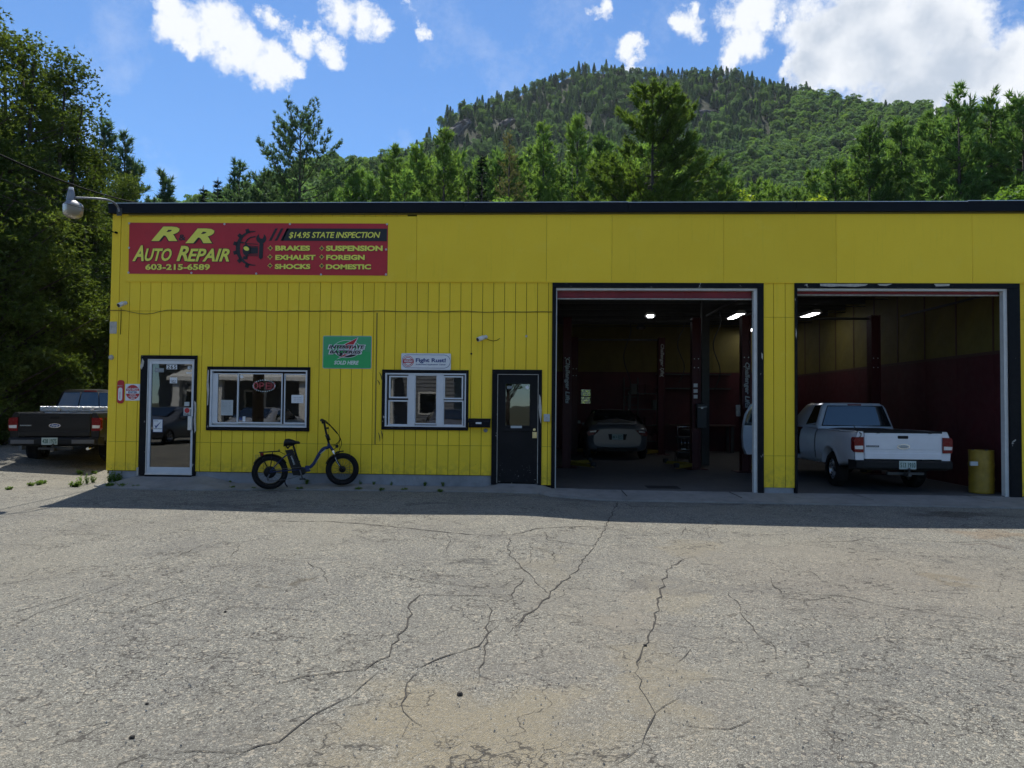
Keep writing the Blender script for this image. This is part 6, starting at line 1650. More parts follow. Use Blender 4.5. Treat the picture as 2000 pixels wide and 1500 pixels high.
def leaves(P, size, rg, flat=.6, droop=0.):
    n = len(P); nrm = rg.normal(0, 1, (n, 3)); nrm[:, 2] = np.abs(nrm[:, 2]) + flat; nrm = unit(nrm)
    d = unit(np.cross(nrm, rg.normal(0, 1, (n, 3)))); s = np.cross(nrm, d)
    l = size * rg.uniform(.6, 1.3, (n, 1))
    t = P + d * l; t[:, 2] -= droop * l[:, 0]
    return np.stack([P + s * l * .42, P - s * l * .42, t], 1)

def trunk_mesh(H, r0, branches, mat='bark', lean=0., top=.98):
    mb = MB(); mb.tube([(0, 0, -.4), (lean * .3, 0, H * .3), (lean * .8, 0, H * .7), (lean, 0, H * top)], [r0 * 1.15, r0 * .8, r0 * .4, .015], 8)
    for pts, r in branches: mb.tube(pts, [r * (1 - .8 * i / (len(pts) - 1)) for i in range(len(pts))], 4, cap=False)
    return mb.mesh('trunk', mat)

def pine(seed, H, R, base=.15, needles='pine_needles', dens=1., tuft=.20, sparse=0., top_pow=.85, up=.35, r0=None, gap=0., width_fn=None, k=7, sp=.55, step=.5, nb=(4, 7)):
    rg = np.random.default_rng(seed); br = []; PP = []; DD = []
    z = H * base
    while z < H * .985:
        t = (z / H - base) / (1 - base)
        env = width_fn(t) if width_fn else (min(1, .55 + t * 2.2) * (1 - t) ** top_pow)
        for b in range(rg.integers(*nb)):
            if rg.random() < sparse: continue
            L = R * env * rg.uniform(.6, 1.15) + .15
            a = rg.uniform(0, 2 * math.pi); u = up * rg.uniform(.5, 1.5) * (.35 + t)
            dr = np.array([math.cos(a), math.sin(a), u]); side = np.array([-math.sin(a), math.cos(a), 0])
            z0 = z + rg.uniform(-.2, .2)
            pts = []
            for i in range(5):
                q = i / 4; pts.append(np.array([0, 0, z0]) + dr * L * q + np.array([0, 0, L * (.16 * q * q * (1 if up > 0 else -1) - .10 * math.sin(math.pi * q))]))
            br.append((pts, .012 + .022 * L * .35))
            n = max(3, int(L * 17 * dens))
            q = rg.uniform(.22, 1.03, n) ** .8
            ctr = np.array([0, 0, z0]) + dr * L * q[:, None]
            ctr[:, 2] += L * (.16 * q * q * (1 if up > 0 else -1) - .10 * np.sin(math.pi * np.minimum(q, 1)))
            lat = rg.normal(0, 1, n) * .17 * L * (1.15 - q) + rg.normal(0, .08, n)
            ctr += side * lat[:, None]; ctr[:, 2] += rg.uniform(-.05, .22, n)
            d = unit(dr * .8 + side * np.sign(lat)[:, None] * .35 + np.array([0, 0, .75]))
            PP.append(ctr); DD.append(d)
        z += step * rg.uniform(.75, 1.25)
    n = 14; PP.append(np.stack([rg.normal(0, .06, n), rg.normal(0, .06, n), H * rg.uniform(.94, 1.0, n)], 1)); DD.append(np.tile([0, 0, 1.], (n, 1)))
    V = tufts(np.concatenate(PP), np.concatenate(DD), k, tuft, tuft * .27, sp, rg)
    return trunk_mesh(H, r0 or H * .012, br), tri_mesh('foliage', V, needles)
def spruce(seed, H, R, needles='spruce_needles', step=.35, k=5, tuft=.24, dens=1.):
    rg = np.random.default_rng(seed); PP = []; DD = []; br = []
    z = H * .06
    while z < H * .97:
        t = z / H; L0 = R * (1 - t) ** .9 + .06
        for b in range(rg.integers(6, 9)):
            L = L0 * rg.uniform(.7, 1.12); a = rg.uniform(0, 2 * math.pi)
            dr = np.array([math.cos(a), math.sin(a), -.22 + .3 * t]); side = np.array([-math.sin(a), math.cos(a), 0])
            n = max(2, int(L * 8 * dens)); q = rg.uniform(.15, 1., n); c = np.array([0, 0, z]) + dr * L * q[:, None]; c[:, 2] += .15 * L * q * q
            lat = rg.normal(0, .14, n) * L * (1.2 - q); c += side * lat[:, None]
            PP.append(c); DD.append(unit(dr + side * np.sign(lat)[:, None] * .5 + np.array([0, 0, .1]) + 0 * c))
        z += step * (1 - .4 * t)
    V = tufts(np.concatenate(PP), np.concatenate(DD), k, tuft, tuft * .3, .4, rg)
    return trunk_mesh(H, H * .012, br), tri_mesh('foliage', V, needles)
def broadleaf(seed, H, R, mat='maple_leaves', n_lobes=34, per=170, size=.2, base=.25, r0=None):
    rg = np.random.default_rng(seed); br = []; PP = []
    for i in range(n_lobes):
        for _ in range(50):
            p = rg.uniform(-1, 1, 3)
            if .35 < np.linalg.norm(p) < 1: break
        p = unit(p) * np.linalg.norm(p) ** .5
        c = np.array([p[0] * R * .8, p[1] * R * .8, H * (base + (1 - base) * (.5 + .43 * p[2]))])
        lr = R * rg.uniform(.22, .38)
        m = int(per * rg.uniform(.7, 1.3)); v = unit(rg.normal(0, 1, (m, 3))); v[:, 2] = np.where(v[:, 2] < -.3, -v[:, 2], v[:, 2])
        PP.append(c + v * lr * rg.uniform(.55, 1.08, (m, 1)) * np.array([1, 1, .78]))
        s0 = np.array([0, 0, H * (.15 + .5 * rg.random())]); br.append(([s0, (s0 + c) / 2 + np.array([0, 0, -.05 * H]), c], .012 * H * .4))
    V = leaves(np.concatenate(PP), size, rg)
    return trunk_mesh(H * .8, r0 or H * .014, br), tri_mesh('foliage', V, mat)
def cedar(seed, H, R, mat='cedar_sprays', dens=1., spray=.26, base=.03, gaps=.25, r0=.2, wf=None, forks=2):
    """old arborvitae: several upright stems, branches ending in drooping flat sprays in clumps"""
    rg = np.random.default_rng(seed); br = []; PP = []; DD = []
    stems = [(0, 0)] + [(rg.uniform(-.8, .8), rg.uniform(-.8, .8)) for _ in range(forks)]
    z = H * base
    while z < H * .99:
        t = z / H; env = wf(t) if wf else (.75 + .35 * math.sin(t * 2.2)) * (1 - t ** 2.2) + .06
        for b in range(rg.integers(5, 8)):
            if rg.random() < gaps: continue
            L = R * env * rg.uniform(.45, 1.12); a = rg.uniform(0, 2 * math.pi); s_ = stems[rg.integers(0, len(stems))]
            o = np.array([s_[0] * t * 1.2, s_[1] * t * 1.2, z]); dr = np.array([math.cos(a), math.sin(a), .45]); side = np.array([-math.sin(a), math.cos(a), 0])
            tip = o + dr * L; br.append(([o, o + dr * L * .5 + np.array([0, 0, -.1 * L]), tip], .02 + .01 * L))
            for c_ in range(max(2, int(L * 2.1))):
                q = rg.uniform(.35, 1.05); cc = o + dr * L * q + side * rg.normal(0, .22) * L + np.array([0, 0, rg.normal(0, .25)])
                m = int(46 * dens); cr = rg.uniform(.25, .62)
                off = np.clip(rg.normal(0, .8, (m, 3)), -1.25, 1.25) * np.array([cr, cr, cr * .62]) * .62
                PP.append(cc + off); d = unit(dr * .6 + off * .8 + np.array([0, 0, .15 - .5 * rg.random()])); DD.append(d)
        z += .42 * rg.uniform(.7, 1.3)
    V = tufts(np.concatenate(PP), np.concatenate(DD), 4, spray * .5, spray * .24, .7, rg)
    me = trunk_mesh(H, r0, br + [([np.array([0, 0, 0.]), np.array([s[0] * .4, s[1] * .4, H * .4]), np.array([s[0] * 1.1, s[1] * 1.1, H * .9])], r0 * .7) for s in stems[1:]])
    return me, tri_mesh('foliage', V, mat)

def place(meshes, name, x, y, z, rz, sc, label, cat, group=None):
    r = empty(name, (x, y, z), label, cat, group, rz); r.scale = sc if hasattr(sc, '__len__') else (sc, sc, sc)
    a = link('trunk', meshes[0], r); b = link('crown', meshes[1], r); return r

# ---- hill: a polar height field whose ridge stands where the photograph shows it
SKY = [(-600, 560), (-200, 480), (200, 425), (400, 405), (520, 383), (600, 352), (680, 342), (740, 328), (790, 308), (820, 290), (850, 262), (890, 230), (940, 206), (1000, 184), (1060, 166), (1130, 148), (1200, 140), (1300, 140), (1400, 151), (1480, 166),
       (1540, 184), (1600, 201), (1680, 215), (1760, 224), (1830, 230), (1950, 238), (2100, 250), (2400, 300), (2800, 400)]
az_t, el_t = [], []
for px, py in SKY:
    d = ray(px, py); az_t.append(math.atan2(d[0], d[1])); el_t.append(math.atan2(d[2], math.hypot(d[0], d[1])))
def ridge(az):
    e = np.interp(az, az_t, el_t)
    px = np.interp(az, az_t, [s[0] for s in SKY])
    Rr = np.interp(px, [0, 600, 800, 1000, 1300, 1550, 1800, 2200], [200, 200, 300, 400, 430, 400, 360, 320])
    return e, Rr
def hz(x, y):
    r = math.hypot(x, y); az = math.atan2(x, y)
    if abs(az) > 1.3: return -1.
    e, Rr = ridge(az); r0 = 62.
    Hr = math.tan(e) * Rr + 1.56
    fade = 1 - smooth01((abs(az) - .95) / .35)
    if r < r0: return -.5
    if r <= Rr:
        t = (r - r0) / (Rr - r0); z = Hr * (.42 * t + .58 * t ** 2.1)
    else:
        t = (r - Rr) / 160.; z = Hr * (1 - .9 * smooth01(t) ** .8)
    z += (1.8 * math.sin(x * .07 + y * .03) + 1.2 * math.sin(y * .11 - x * .05)) * smooth01((r - r0) / 60)
    return max(-1., z * fade)
mb = MB(); rws = []
for i in range(70):
    r = 60 + (560 - 60) * (i / 69) ** 1.15; rws.append([(r * math.sin(a), r * math.cos(a), hz(r * math.sin(a), r * math.cos(a))) for a in [-1.3 + 2.6 * j / 130 for j in range(131)]])
mb.grid(rws)
def _hill():
    n = NT('hill_ground'); c = n.mix(n.mr(n.noise(.12, 6, .65), .35, .65), (.010, .018, .007), (.022, .034, .012)); n.set('Base Color', c); n.set('Roughness', 1.); n.bump(n.noise(.6, 6, .7), .6, 1.)
    n = NT('ledge_rock'); c = n.mix(n.mr(n.noise(.35, 7, .7, n.scl(n.pos(), (1, 1, .3))), .35, .65), (.07, .065, .075), (.20, .185, .19)); n.set('Base Color', c); n.set('Roughness', .9); n.bump(n.noise(.7, 7, .75), .8, 1.)
_hill()
tag(mb.build('hill', 'hill_ground'), kind='structure')
# bare ledges on the mountain side
def hit_hill(px, py):
    d = ray(px, py); d = d / math.hypot(d[0], d[1]); r = 64.
    while r < 520:
        p = CAM + d * r
        if hz(p[0], p[1]) > p[2]: return p
        r += 2.
    return None
LEDGE = []
def ledge(cx, cy, w, h, tilt, label):
    p = hit_hill(cx, cy)
    if p is None: return
    D_ = float(np.linalg.norm(p)); s_ = D_ / FP; rg = np.random.default_rng(int(cx)); rows_ = []
    c_ = math.cos(tilt); sn = math.sin(tilt); fw = -np.array([p[0], p[1], 0]) / D_
    for i in range(9):
        row = []
        for j in range(13):
            u = (j / 12 - .5) * w; v = (i / 8 - .5) * h * (1 - .6 * abs(j / 12 - .5) * 2); e = 1 - max(abs(j / 12 - .5), abs(i / 8 - .5)) * 2
            a = (u * c_ - v * sn) * s_; b = (u * sn + v * c_) * s_
            q = p + np.array(R0) * a + np.array([0, 0, b]) + fw * (3.5 * min(1, e * 3) + rg.uniform(0, 2.) - 1 - v * s_ * .35)
            row.append(tuple(q))
        rows_.append(row)
    mb = MB(); mb.grid(rows_, smooth=False); tag(mb.build('rock_ledge', 'ledge_rock'), label, 'rock ledge'); LEDGE.append((cx, cy, w * .55, h * .6))
ledge(886, 262, 80, 30, .75, 'pale slanting rock ledge on the left shoulder of the mountain')
ledge(985, 245, 44, 20, .5, 'dark small rock face lower on the mountain shoulder')
ledge(1375, 224, 60, 18, .05, 'pinkish rock ledge right of the tallest pine')

# ---- forest prototypes for the hill
def far_conifer(seed, H, R, n, mat):
    rg = np.random.default_rng(seed); z = H * rg.uniform(.01, 1, n) ** .85; t = z / H
    r = R * (1 - t) * (.82 + .18 * np.sin(t * 40)) * rg.uniform(.35, 1.1, n) + .05; a = rg.uniform(0, 2 * math.pi, n)
    P = np.stack([r * np.cos(a), r * np.sin(a), z], 1); D = unit(np.stack([np.cos(a), np.sin(a), -.15 + 0 * a], 1))
    return tri_mesh('foliage', tufts(P, D, 2, H * .055, H * .026, .5, rg), mat)
def far_broad(seed, H, R, n, mat):
    rg = np.random.default_rng(seed); P = []
    for i in range(18):
        p = rg.uniform(-1, 1, 3); p = p / max(1, np.linalg.norm(p)); c = np.array([p[0] * R * .72, p[1] * R * .72, H * (.60 + .26 * p[2])]); m = n // 18
        v = unit(rg.normal(0, 1, (m, 3))); v[:, 2] = np.abs(v[:, 2]) * 1.1 - .25
        P.append(c + v * R * rg.uniform(.2, .42) * rg.uniform(.75, 1.05, (m, 1)) * np.array([1, 1, .85]))
    # lower skirts of the crown
    m = n // 3; v = unit(rg.normal(0, 1, (m, 3))); P.append(np.array([0, 0, H * .45]) + v * np.array([R * .7, R * .7, H * .25]))
    return tri_mesh('foliage', leaves(np.concatenate(P), R * .11, rg, .3), mat)
leaf_mat('hill_leaves_blue', (0.085, 0.160, 0.071), (0.145, 0.237, 0.101), .35, (.4, .65, .2), .03, .35)
leaf_mat('hill_leaves_light', (0.109, 0.197, 0.039), (0.187, 0.295, 0.055), .45, (.6, .85, .1), .03, .35)
leaf_mat('hill_conifer', (0.049, 0.092, 0.064), (0.092, 0.152, 0.086), .16, (.2, .4, .15), .05, .4)
leaf_mat('hill_pine', (0.074, 0.148, 0.068), (0.133, 0.225, 0.091), .3, (.35, .55, .15), .05, .4)
protoC = bpy.data.collections.new('forest_prototypes')
def proto(me):
    o = bpy.data.objects.new('tree_proto', me); protoC.objects.link(o); return o
PR = [proto(far_conifer(1, 8.0, 2.5, 1100, 'hill_conifer')), proto(far_conifer(2, 9, 2.7, 1100, 'hill_conifer')), proto(far_conifer(3, 9.5, 2.9, 900, 'hill_pine')), proto(far_conifer(4, 11, 3.0, 900, 'hill_pine')),
      proto(far_broad(5, 9, 3.6, 2400, 'hill_leaves')), proto(far_broad(6, 10, 3.9, 2400, 'hill_leaves_blue')), proto(far_broad(7, 8.5, 3.4, 2400, 'hill_leaves_light')), proto(far_broad(8, 9.5, 4.0, 2400, 'hill_leaves'))]
for i, o in enumerate(PR): o.name = 'proto_%d' % i
def scatter(name, pts, rot, sc, pick):
    me = bpy.data.meshes.new(name); me.from_pydata([tuple(p) for p in pts], [], [])
    for nm, tp, arr in (('rotz', 'FLOAT', rot), ('sc', 'FLOAT', sc), ('pick', 'INT', pick)):
        a = me.attributes.new(nm, tp, 'POINT'); a.data.foreach_set('value', np.array(arr, dtype=np.int32 if tp == 'INT' else np.float32))
    o = link(name, me)
    ng = bpy.data.node_groups.new(name, 'GeometryNodeTree'); ng.interface.new_socket('Geometry', in_out='INPUT', socket_type='NodeSocketGeometry'); ng.interface.new_socket('Geometry', in_out='OUTPUT', socket_type='NodeSocketGeometry')
    N = ng.nodes; L = ng.links; gi = N.new('NodeGroupInput'); go = N.new('NodeGroupOutput')
    ci = N.new('GeometryNodeCollectionInfo'); ci.inputs['Collection'].default_value = protoC; ci.inputs['Separate Children'].default_value = True; ci.inputs['Reset Children'].default_value = True
    ip = N.new('GeometryNodeInstanceOnPoints'); L.new(gi.outputs[0], ip.inputs['Points']); L.new(ci.outputs[0], ip.inputs['Instance']); ip.inputs['Pick Instance'].default_value = True
    def na(nm, tp):
        n = N.new('GeometryNodeInputNamedAttribute'); n.data_type = tp; n.inputs[0].default_value = nm; return n.outputs['Attribute']
    L.new(na('pick', 'INT'), ip.inputs['Instance Index'])
    cx = N.new('ShaderNodeCombineXYZ'); L.new(na('rotz', 'FLOAT'), cx.inputs[2]); L.new(cx.outputs[0], ip.inputs['Rotation'])
    L.new(na('sc', 'FLOAT'), ip.inputs['Scale']); L.new(ip.outputs[0], go.inputs[0])
    m = o.modifiers.new('scatter', 'NODES'); m.node_group = ng
    return o
rf_ = random.Random(11)
def proj(p):
    d = np.array(p) - CAM; f = d @ Fv
    return (1000 + d @ Rv / f * FP, 750 - d @ Uv / f * FP, f)
pts, rot, scs, pick = [], [], [], []
r = 66.
near_list = []
def noise2(x, y): return math.sin(x * .031 + 1.3) * math.cos(y * .027 + .4) + .6 * math.sin(x * .071 - y * .053) + .4 * math.sin(x * .13 + y * .11)
while r < 520:
    stp = 2.8 + r * .0020
    for k in range(int(2.0 * r / stp)):
        az = -.98 + 1.96 * rf_.random(); rr = r + rf_.uniform(-.5, .5) * stp
        e, Rr = ridge(az)
        if rr > Rr + 22: continue
        x, y = rr * math.sin(az), rr * math.cos(az); z = hz(x, y)
        px, py, f = proj((x, y, z + 6))
        if px < -250 or px > 2250 or py > 560: continue
        if any(abs(px - a) < w_ and abs(py + 18 - b) < h_ for a, b, w_, h_ in LEDGE): continue
        # conifers hold the top of the mountain, hardwoods the lower slopes and the right ridge
        t = rr / Rr
        cb = np.interp(px, [600, 800, 860, 950, 1100, 1300, 1400, 1500, 1560, 1620], [1.3, .95, .80, .66, .60, .60, .66, .78, .93, 1.3]) + noise2(x, y) * .045
        if t > cb: pk = rf_.choice([0, 1, 0, 1, 2, 3, 3, 5]) if rf_.random() > .12 else 4
        else: pk = rf_.choice([4, 5, 6, 7, 4, 7, 6]) if rf_.random() > .10 else rf_.choice([0, 2, 3, 3])
        if px > 1480 and pk == 6 and rf_.random() < .6: pk = 5
        s_ = rf_.uniform(.72, 1.18) * np.interp(rr, [60, 140, 250, 400], [.92, .84, .72, .64])
        pts.append((x, y, z - .4)); rot.append(rf_.uniform(0, 6.28)); scs.append(s_); pick.append(pk)
        if rr < 150: near_list.append(len(pts) - 1)
    r += stp * .8
print('forest points', len(pts), 'near', len(near_list))
# the nearest 200 are trees of their own, the rest reads as one mass
near_list = sorted(near_list, key=lambda i: math.hypot(pts[i][0], pts[i][1]))[:200]
ns = set(near_list)
nm_ = {0: 'spruce_tree', 1: 'spruce_tree', 2: 'pine_tree', 3: 'pine_tree'}
lb_ = {0: 'dark narrow spruce on the lower slope behind the belt of pines', 2: 'green pine on the lower slope behind the belt of pines', 4: 'rounded mid green hardwood on the lower slope of the mountain', 5: 'rounded bluish green hardwood on the lower slope of the mountain', 6: 'rounded light green hardwood on the lower slope of the mountain'}
tk = MB(); tk.tube([(0, 0, -1), (0, 0, 5)], [.2, .08], 6); tkm = tk.mesh('trunk', 'bark')
for i in near_list:
    pk = pick[i]; o = empty(nm_.get(pk, 'maple_tree'), pts[i], lb_[{1: 0, 3: 2, 7: 4}.get(pk, pk)], 'tree', 'trees on the lower mountain slope ' + {0: 'spruces', 1: 'spruces', 2: 'pines', 3: 'pines', 4: 'mid green hardwoods', 7: 'mid green hardwoods', 5: 'bluish hardwoods', 6: 'light hardwoods'}[pk], rot[i])
    o.scale = (scs[i],) * 3; link('trunk', tkm, o); link('crown', PR[pk].data, o)
rest = [i for i in range(len(pts)) if i not in ns]
fo = scatter('mountain_forest', [pts[i] for i in rest], [rot[i] for i in rest], [scs[i] for i in rest], [pick[i] for i in rest])
tag(fo, 'mixed forest of dark conifers and green hardwoods covering the mountain', 'forest', kind='stuff')

# ---- the belt of trees just behind the building
def at(px, ytop, D, base_z=-.2):
    """ground position and height of a tree whose top shows at px, ytop when it stands D metres away"""
    d = ray(px, ytop); t = D / math.hypot(d[0], d[1]); p = CAM + d * t; return p[0], p[1], p[2] - base_z
def tree(kind, px, yt, D, label, seed, name='pine_tree', **kw):
    x, y, H = at(px, yt, D); f = {'pine': pine, 'spruce': spruce, 'broad': broadleaf, 'cedar': cedar}[kind]
    R = kw.pop('R'); m = f(seed, H, R, **kw); return place(m, name, x, y, -.2, (seed * 1.7) % 6.28, 1., label, 'tree', kw.get('group'))
tree('pine', 1275, 176, 34, 'tallest broad white pine standing centre right behind the roof', 21, R=5.1, base=.08, dens=2.1, needles='hero_needles', up=.30, tuft=.27, step=.50, nb=(5, 8), width_fn=lambda t: [.95, 1.0, .98, .88, .74, .66, .60, .50, .40, .30, .16][min(10, int(t * 10.99))] * (1 + .16 * math.sin(t * 30)), k=7)
tree('pine', 588, 215, 37, 'lone open white pine with long left branch against the blue sky', 22, R=3.1, base=.22, dens=1.95, needles='pine_needles_blue', up=.55, tuft=.20, step=.5, sparse=.22, nb=(3, 6), width_fn=lambda t: (.8, .8, .8, .75, .6, .5, .45, .85, .62, .36, .15)[min(10, int(t * 10.99))])
belt = [
 ('pine', 322, 338, 42, 'small pale green pine nearest the roof lamp', 2.6, {'needles': 'pine_needles_blue'}), ('pine', 262, 312, 40, 'bluish pine rising beside the dark left cedars', 2.4, {'needles': 'pine_needles_blue'}),
 ('spruce', 398, 352, 46, 'small dark spruce left of its pointed twin', 1.7, {}), ('spruce', 426, 336, 46, 'small dark pointed spruce right of its twin', 1.5, {}),
 ('pine', 468, 318, 40, 'thin pine with bare leader left of the lone pine', 2.6, {'sparse': .3, 'needles': 'pine_needles_blue'}), ('pine', 520, 332, 39, 'low leaning pine just left of the lone pine', 3.2, {'needles': 'pine_needles_blue'}),
 ('pine', 640, 345, 44, 'low green pine right of the lone pine', 3.2, {}), ('pine', 690, 335, 46, 'low light pine before the first rise of the hill', 3.0, {'needles': 'pine_needles_light'}),
 ('pine', 770, 288, 44, 'bushy pine at the foot of the mountain shoulder', 3.4, {'needles': 'pine_needles_light'}), ('pine', 815, 282, 42, 'bushy pine left of the pointed pine', 3.2, {'needles': 'pine_needles_light'}),
 ('pine', 868, 250, 41, 'pointed green pine in front of the mountain ledge', 2.7, {'needles': 'pine_needles_light'}), ('spruce', 942, 292, 40, 'narrow dark spruce between pointed pine and yellow larch', 1.5, {}),
 ('pine', 915, 330, 42, 'short green pine left of the dark spruce', 2.6, {}), ('pine', 1062, 238, 42, 'slender upright pine right of the yellow larch', 2.2, {'needles': 'pine_needles_light'}),
 ('pine', 1128, 225, 41, 'pointed pine midway between larch and tallest pine', 2.9, {'needles': 'pine_needles_light'}), ('pine', 1172, 262, 43, 'dense pine just left of the tallest pine', 2.8, {}),
 ('spruce', 1118, 318, 36, 'dark lower spruce left of the tallest pine', 2.0, {'needles': 'pine_needles'}), ('pine', 1358, 262, 44, 'broad pine at right shoulder of the tallest pine', 3.6, {}),
 ('pine', 1402, 305, 41, 'low spreading pine right of the tallest pine', 3.2, {}), ('broad', 1190, 372, 34, 'low leafy tree under the tallest pine', 2.6, {'size': .16}),
 ('broad', 1462, 350, 40, 'bright green maple right of the tallest pine', 3.2, {'mat': 'bright_leaves', 'size': .17}), ('broad', 1538, 342, 41, 'yellowest leafy maple above the roof', 3.2, {'mat': 'bright_leaves', 'size': .17}),
 ('broad', 1600, 352, 39, 'leafy green maple right of the yellow maple', 3.0, {'size': .17}), ('pine', 1632, 308, 42, 'small pine left of the right hand pine group', 2.8, {}),
 ('pine', 1698, 250, 40, 'pine at left of the right hand group, feathery', 3.4, {}), ('pine', 1760, 232, 41, 'second pine of the right hand group', 3.2, {}),
 ('pine', 1818, 214, 39, 'third dense pine of the right hand group', 3.4, {}), ('pine', 1872, 174, 38, 'highest pine of the right hand group', 3.6, {'sparse': .1}),
 ('pine', 1935, 192, 39, 'pine right of the highest one at the right edge', 3.4, {}), ('pine', 1998, 184, 37, 'pine cut by the right edge of the picture', 3.6, {}), ('pine', 2080, 190, 38, 'pine beyond the right edge of the picture', 3.6, {}),
 ('broad', 1960, 352, 33, 'light leafy tree low at the right edge over the roof', 2.6, {'mat': 'maple_leaves', 'size': .15}), ('pine', 560, 352, 40, 'low dark pine under the lone pine', 3.0, {}),
 ('broad', 740, 345, 41, 'low round leafy tree at the foot of the hill', 3.0, {'size': .17}), ('broad', 985, 372, 37, 'low leafy tree under the yellow larch', 2.4, {'size': .16}), ('broad', 1700, 370, 36, 'low leafy tree under the right hand pines', 2.8, {'size': .16}),
 ('pine', 205, 236, 38, 'tall green pine behind the left cedars', 1.9, {'needles': 'pine_needles_blue'}), ('pine', 245, 262, 40, 'second green pine behind the left cedars', 1.5, {'needles': 'pine_needles_blue'}),
 ('pine', 790, 335, 37, 'low fresh pine over the roof left of centre', 2.8, {'needles': 'pine_needles_light'}), ('pine', 1010, 300, 44, 'soft green pine behind the yellow larch', 2.8, {'needles': 'pine_needles_light'})]
for i, (k, px, yt, D, lab, R, kw) in enumerate(belt):
    kw = dict(kw)
    if k == 'pine': kw.setdefault('dens', 1.35); kw.setdefault('tuft', .28); kw.setdefault('up', .5); kw.setdefault('base', .08); kw.setdefault('top_pow', .8); kw.setdefault('k', 6)
    nm = {'pine': 'pine_tree', 'spruce': 'spruce_tree', 'broad': 'maple_tree'}[k]
    if k == 'broad': kw.setdefault('n_lobes', 30); kw.setdefault('per', 190); kw.setdefault('base', .12)
    tree(k, px, yt, D, lab, 40 + i, nm, R=R, **kw)
tree('pine', 995, 262, 39, 'thin yellowish larch with bare twigs over the roof', 77, 'larch_tree', R=2.3, needles='yellow_needles', dens=1.7, base=.08, sparse=.15, up=.5, tuft=.15, k=5)

tree('broad', 1146, 700, 29.5, 'bright shrub outside the small rear window of the garage', 91, 'shrub', R=1.9, base=.0, mat='bright_leaves', n_lobes=24, per=260, size=.12)

fillers = [pine(500 + q, 10.5, 3.0, needles=nd_, dens=1.35, tuft=.26, up=.5, base=.06, top_pow=.75, k=6) for q, nd_ in enumerate(('pine_needles_light', 'pine_needles', 'pine_needles_light'))]
rq = random.Random(31)
for q in range(34):
    px = 700 + q * 39 + rq.uniform(-14, 14)
    yt = np.interp(px, [700, 900, 1100, 1300, 1420, 1560, 1650, 1750, 1850, 2000], [345, 315, 300, 300, 352, 358, 325, 285, 262, 262]) + rq.uniform(-16, 22); D = rq.uniform(44, 50)
    x, y, H = at(px, yt, D); sc_ = H / 10.5
    place(fillers[q % 3], 'pine_tree', x, y, -.2, rq.uniform(0, 6.28), (sc_ * rq.uniform(.85, 1.15), sc_ * rq.uniform(.85, 1.15), sc_), 'green pine merging into the thick belt of trees over the roof', 'tree', 'pines filling the belt behind the roof')

# ---- dark cedars on the left beside the building
wide = lambda t: (1.0, 1.0, 1.0, .95, .88, .80, .72, .60, .48, .34, .16)[min(10, int(t * 10.99))]
for i, (px, yt, D, R, lab, g_) in enumerate([
  (-150, -60, 23, 3.4, 'giant cedar beyond the left edge of the picture', .2), (-25, 5, 23.5, 2.6, 'tall ragged cedar at the left edge, highest of the row', .3),
  (48, 58, 24.5, 2.0, 'tall thin cedar second from the left edge', .38), (100, 112, 25.5, 1.35, 'open brownish cedar with sky showing through its top', .42),
  (143, 205, 26.5, 1.25, 'shorter cedar just behind the lamp', .3), (186, 300, 27.5, 1.7, 'lowest cedar close to the building corner', .2),
  (30, 330, 25.5, 2.7, 'bushy young cedar in front of the tall ones at left', .12), (120, 395, 25.5, 2.4, 'bushy young cedar directly behind the black pickup', .12), (190, 430, 26, 2.2, 'bushy young cedar touching the building corner', .12), (-70, 300, 23.5, 2.8, 'bushy young cedar at the far left of the drive', .12), (238, 380, 30, 2.6, 'cedar half hidden behind the building corner', .2)]):
    tree('cedar', px, yt, D, lab, 120 + i, 'cedar_tree', R=R, gaps=g_, dens=1.0 if i < 6 else 1.15, spray=.21 if D > 22 else .17, wf=wide, base=.02, r0=.22 if i < 6 else .12, mat='cedar_sprays')
# understory that closes the view under the crowns, one mass of leaves
rg = np.random.default_rng(9)
n = 26000
P = np.stack([rg.uniform(-26, -7.2, n), rg.uniform(24.5, 33, n), rg.uniform(0, 4.8, n)], 1); P[:, 2] *= .55 + .45 * np.sin(P[:, 0] * .9 + P[:, 1] * .5) ** 2
me = tri_mesh('undergrowth', leaves(P, .3, rg), 'cedar_sprays'); tag(link('undergrowth', me), 'dark undergrowth closing the gaps beneath the left cedars', 'undergrowth', kind='stuff')
n = 30000
P = np.stack([rg.uniform(-12, 45, n), rg.uniform(44, 60, n), rg.uniform(0, 8, n)], 1)
me = tri_mesh('thicket', leaves(P, .4, rg), 'pine_needles'); tag(link('thicket', me), 'green thicket between the belt trees and the foot of the mountain', 'thicket', kind='stuff')

# ---- trees behind the camera for the glass to mirror
for x, y in ((-24, -12), (-2, -14), (6, -13), (14, -12)):
    place(broadleaf(int(300 + x), 9, 3.6, n_lobes=26, per=120, size=.26), 'maple_tree', x, y, 0, 0, 1, 'leafy maple behind the camera ' + {-24: 'left of the grey house', -2: 'right of the grey house', 6: 'across the street, second', 14: 'across the street, third'}[x], 'tree')

